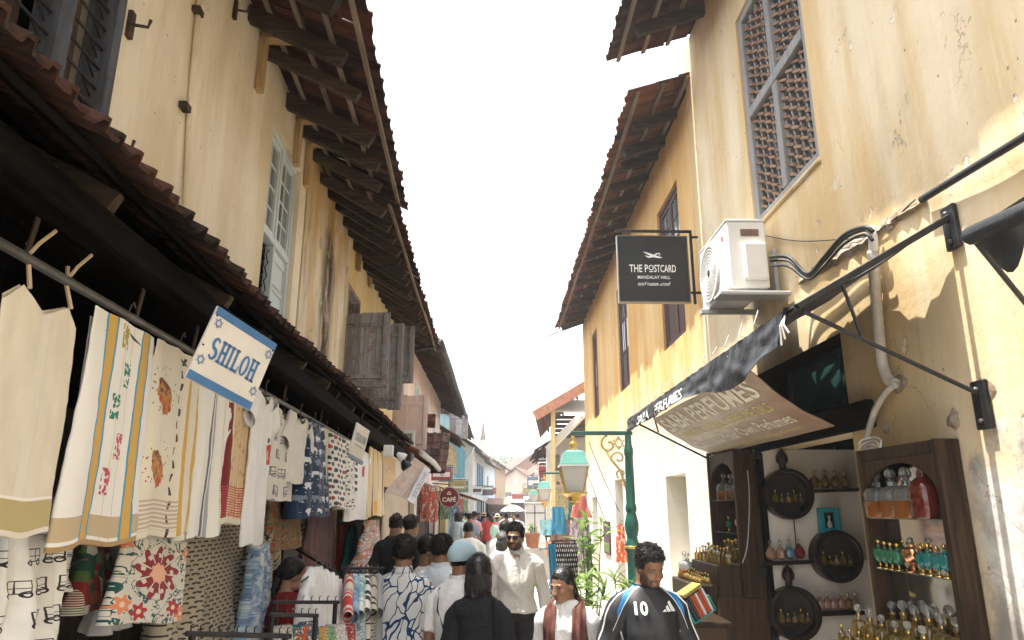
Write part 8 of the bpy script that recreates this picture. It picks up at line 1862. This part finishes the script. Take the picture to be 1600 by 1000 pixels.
far_person(785, 830, 9.5, 'grey haired woman in white with a dark backpack strap', R(185), C_WCOT, K('greysk', (.3, .3, .32)), hair='long', hairmat=HAIRG, lod=1, seed=64, fem=1)
far_person(788, 812, 11.5, 'man in a white shirt half hidden behind the sunglasses man', R(180), C_WCOT, C_CHAR, hair='short', seed=65, lod=1)
far_person(716, 798, 19, 'woman in a pale blue shirt with long black hair near the cafe', R(140), K('paleblue', (.46, .54, .60)), C_CHAR, fem=1, hair='long', hairmat=HAIRS, sleeve='long', lod=1, seed=66)
far_person(734, 800, 20, 'man with a topknot in a slate shirt by the cafe tables', R(180), K('slate', (.18, .22, .28)), C_CHAR, seed=67)
far_person(741, 797, 22, 'woman in a pink patterned tunic near the cafe', R(160), K('pink', (.55, .34, .36)), K('pinksk', (.5, .42, .4)), fem=1, seed=68, skirt=True)
gh = far_person(756, 800, 23, 'man in a grey waistcoat and tan sun hat walking away', R(182), K('greyv', (.15, .145, .13)), C_KHAKI, seed=69, girth=1.1, hem=.7)
ph = far_person(777, 802, 24, 'woman in a pink dress and straw hat walking away', R(178), K('rose', (.52, .36, .40)), K('rosesk', (.5, .34, .38)), fem=1, seed=70, skirt=True, hem=.6)
STRAW = M('straw', (.52, .40, .24), .85, .2, 20, .4)
for who, cw in ((gh, .14), (ph, .17)):
    m = MB(); m.lathe([(.0, .155), (.05, .15), (.088, .12), (.10, .06), (cw, .045), (cw, .038), (.095, .05), (.06, .07)], 18); m.v = [tuple(who.to((v[0], v[1]+.008, v[2]-.005))) for v in m.v]; m.build('sun_hat', STRAW, who.root, True)
    m = MB(); m.lathe([(.101, .062), (.102, .085), (.098, .085)], 18); m.v = [tuple(who.to((v[0], v[1]+.008, v[2]-.005))) for v in m.v]; m.build('hat_band', W_DARK, who.root)
far_person(767, 803, 22, 'woman in a mint green scarf between the two hats', R(184), K('mint', (.36, .56, .48)), K('mintsk', (.5, .55, .5)), fem=1, seed=71, skirt=True, hair='long', hairmat=HAIRS, hem=.6)
um = far_person(791, 801, 27, 'person in pink holding a white and navy umbrella', R(175), K('salmon', (.5, .26, .26)), C_CHAR, seed=72, arms={'r': ((.24, -.12, 1.16), (.18, -.26, 1.30))})
far_person(803, 802, 26.5, 'person beneath the umbrella with dark hair', R(5), K('blackum', (.04, .04, .05)), C_CHAR, seed=73, fem=1, hair='pulled')
for i, (px, py, d, lab, c1, yw, fe) in enumerate(((722, 799, 27, 'man in white standing among the cafe crowd', (.6, .6, .58), 170, 0), (748, 800, 30, 'man in a navy shirt deep in the crowd', (.04, .06, .12), 10, 0), (764, 798, 22, 'person in a red shirt deep in the crowd', (.42, .05, .05), 190, 0), (770, 799, 26, 'person in a green sari below the hanging banners', (.08, .24, .10), 175, 1), (783, 799, 29, 'person in dark clothes left of the umbrella', (.05, .05, .06), 180, 0), (790, 799, 28, 'person in cream right behind the umbrella', (.55, .5, .4), 5, 0), (758, 799, 30, 'person in blue far along the shaded side', (.08, .18, .32), 180, 1), (800, 800, 33, 'person in white at the far lamps', (.62, .61, .6), 0, 0), (776, 799, 36, 'person in maroon far down the street', (.2, .04, .05), 180, 1), (809, 800, 25, 'man in a pale checked shirt past the umbrella', (.46, .48, .5), 200, 0), (728, 800, 32, 'person in yellow by the yellow house', (.5, .4, .1), 180, 1))):
    far_person(px, py, d, lab, R(yw), K('crowd%d' % i, c1), (C_CHAR, C_KHAKI, C_DENIM)[i % 3], seed=80+i, fem=fe, skirt=bool(fe))
# umbrella
p = um.root.matrix_world @ Vector((0, 0, 0)); hx = at(801, 803, 27)
ub = thing('umbrella', 'open umbrella with white top and navy underside', 'umbrella', loc=(hx.x, hx.y, 1.30))
zt = at(801, 789, 27).z-1.30; R_ = .17*.95+.0
m = MB(); RU = .46
for k in range(8):
    a0, a1 = 2*math.pi*k/8, 2*math.pi*(k+1)/8
    q = MB(); q.grid(lambda i, j: ((RU*j)*math.cos(a0+(a1-a0)*i)*(1-.06*math.sin(math.pi*i)*j), (RU*j)*math.sin(a0+(a1-a0)*i)*(1-.06*math.sin(math.pi*i)*j), zt-.22*j*j), 4, 6); q.t = {}; q.build('canopy_panel', M('umbrella_white', (.72, .72, .74), .6, .05), ub, True)
    q = MB(); q.grid(lambda i, j: ((RU*j)*math.cos(a0+(a1-a0)*i)*.985, (RU*j)*math.sin(a0+(a1-a0)*i)*.985, zt-.012-.225*j*j), 4, 6); q.t = {}; q.build('canopy_lining', M('umbrella_navy', (.012, .015, .03), .7, .2), ub, True)
m = MB(); m.tube([(0, 0, -.05), (0, 0, zt+.05)], .008, 6); m.build('shaft', IRON, ub)

bpy.data.scenes.remove(WORK)

# ------------------------------------------------------------------ thin haze volume added to wash out the far street
hz = Gr('street_haze'); vo = hz.nt.nodes.new('ShaderNodeVolumePrincipled'); vo.inputs['Density'].default_value = .0019; vo.inputs['Color'].default_value = (.95, .95, .95, 1); vo.inputs['Anisotropy'].default_value = .2
hz.nt.nodes.remove(hz.b); hz.nt.links.new(vo.outputs[0], hz.nt.nodes['Material Output'].inputs['Volume'])
MB().box(-320, 320, -80, 720, -1.5, 19).build('haze', hz.m, kind='stuff')
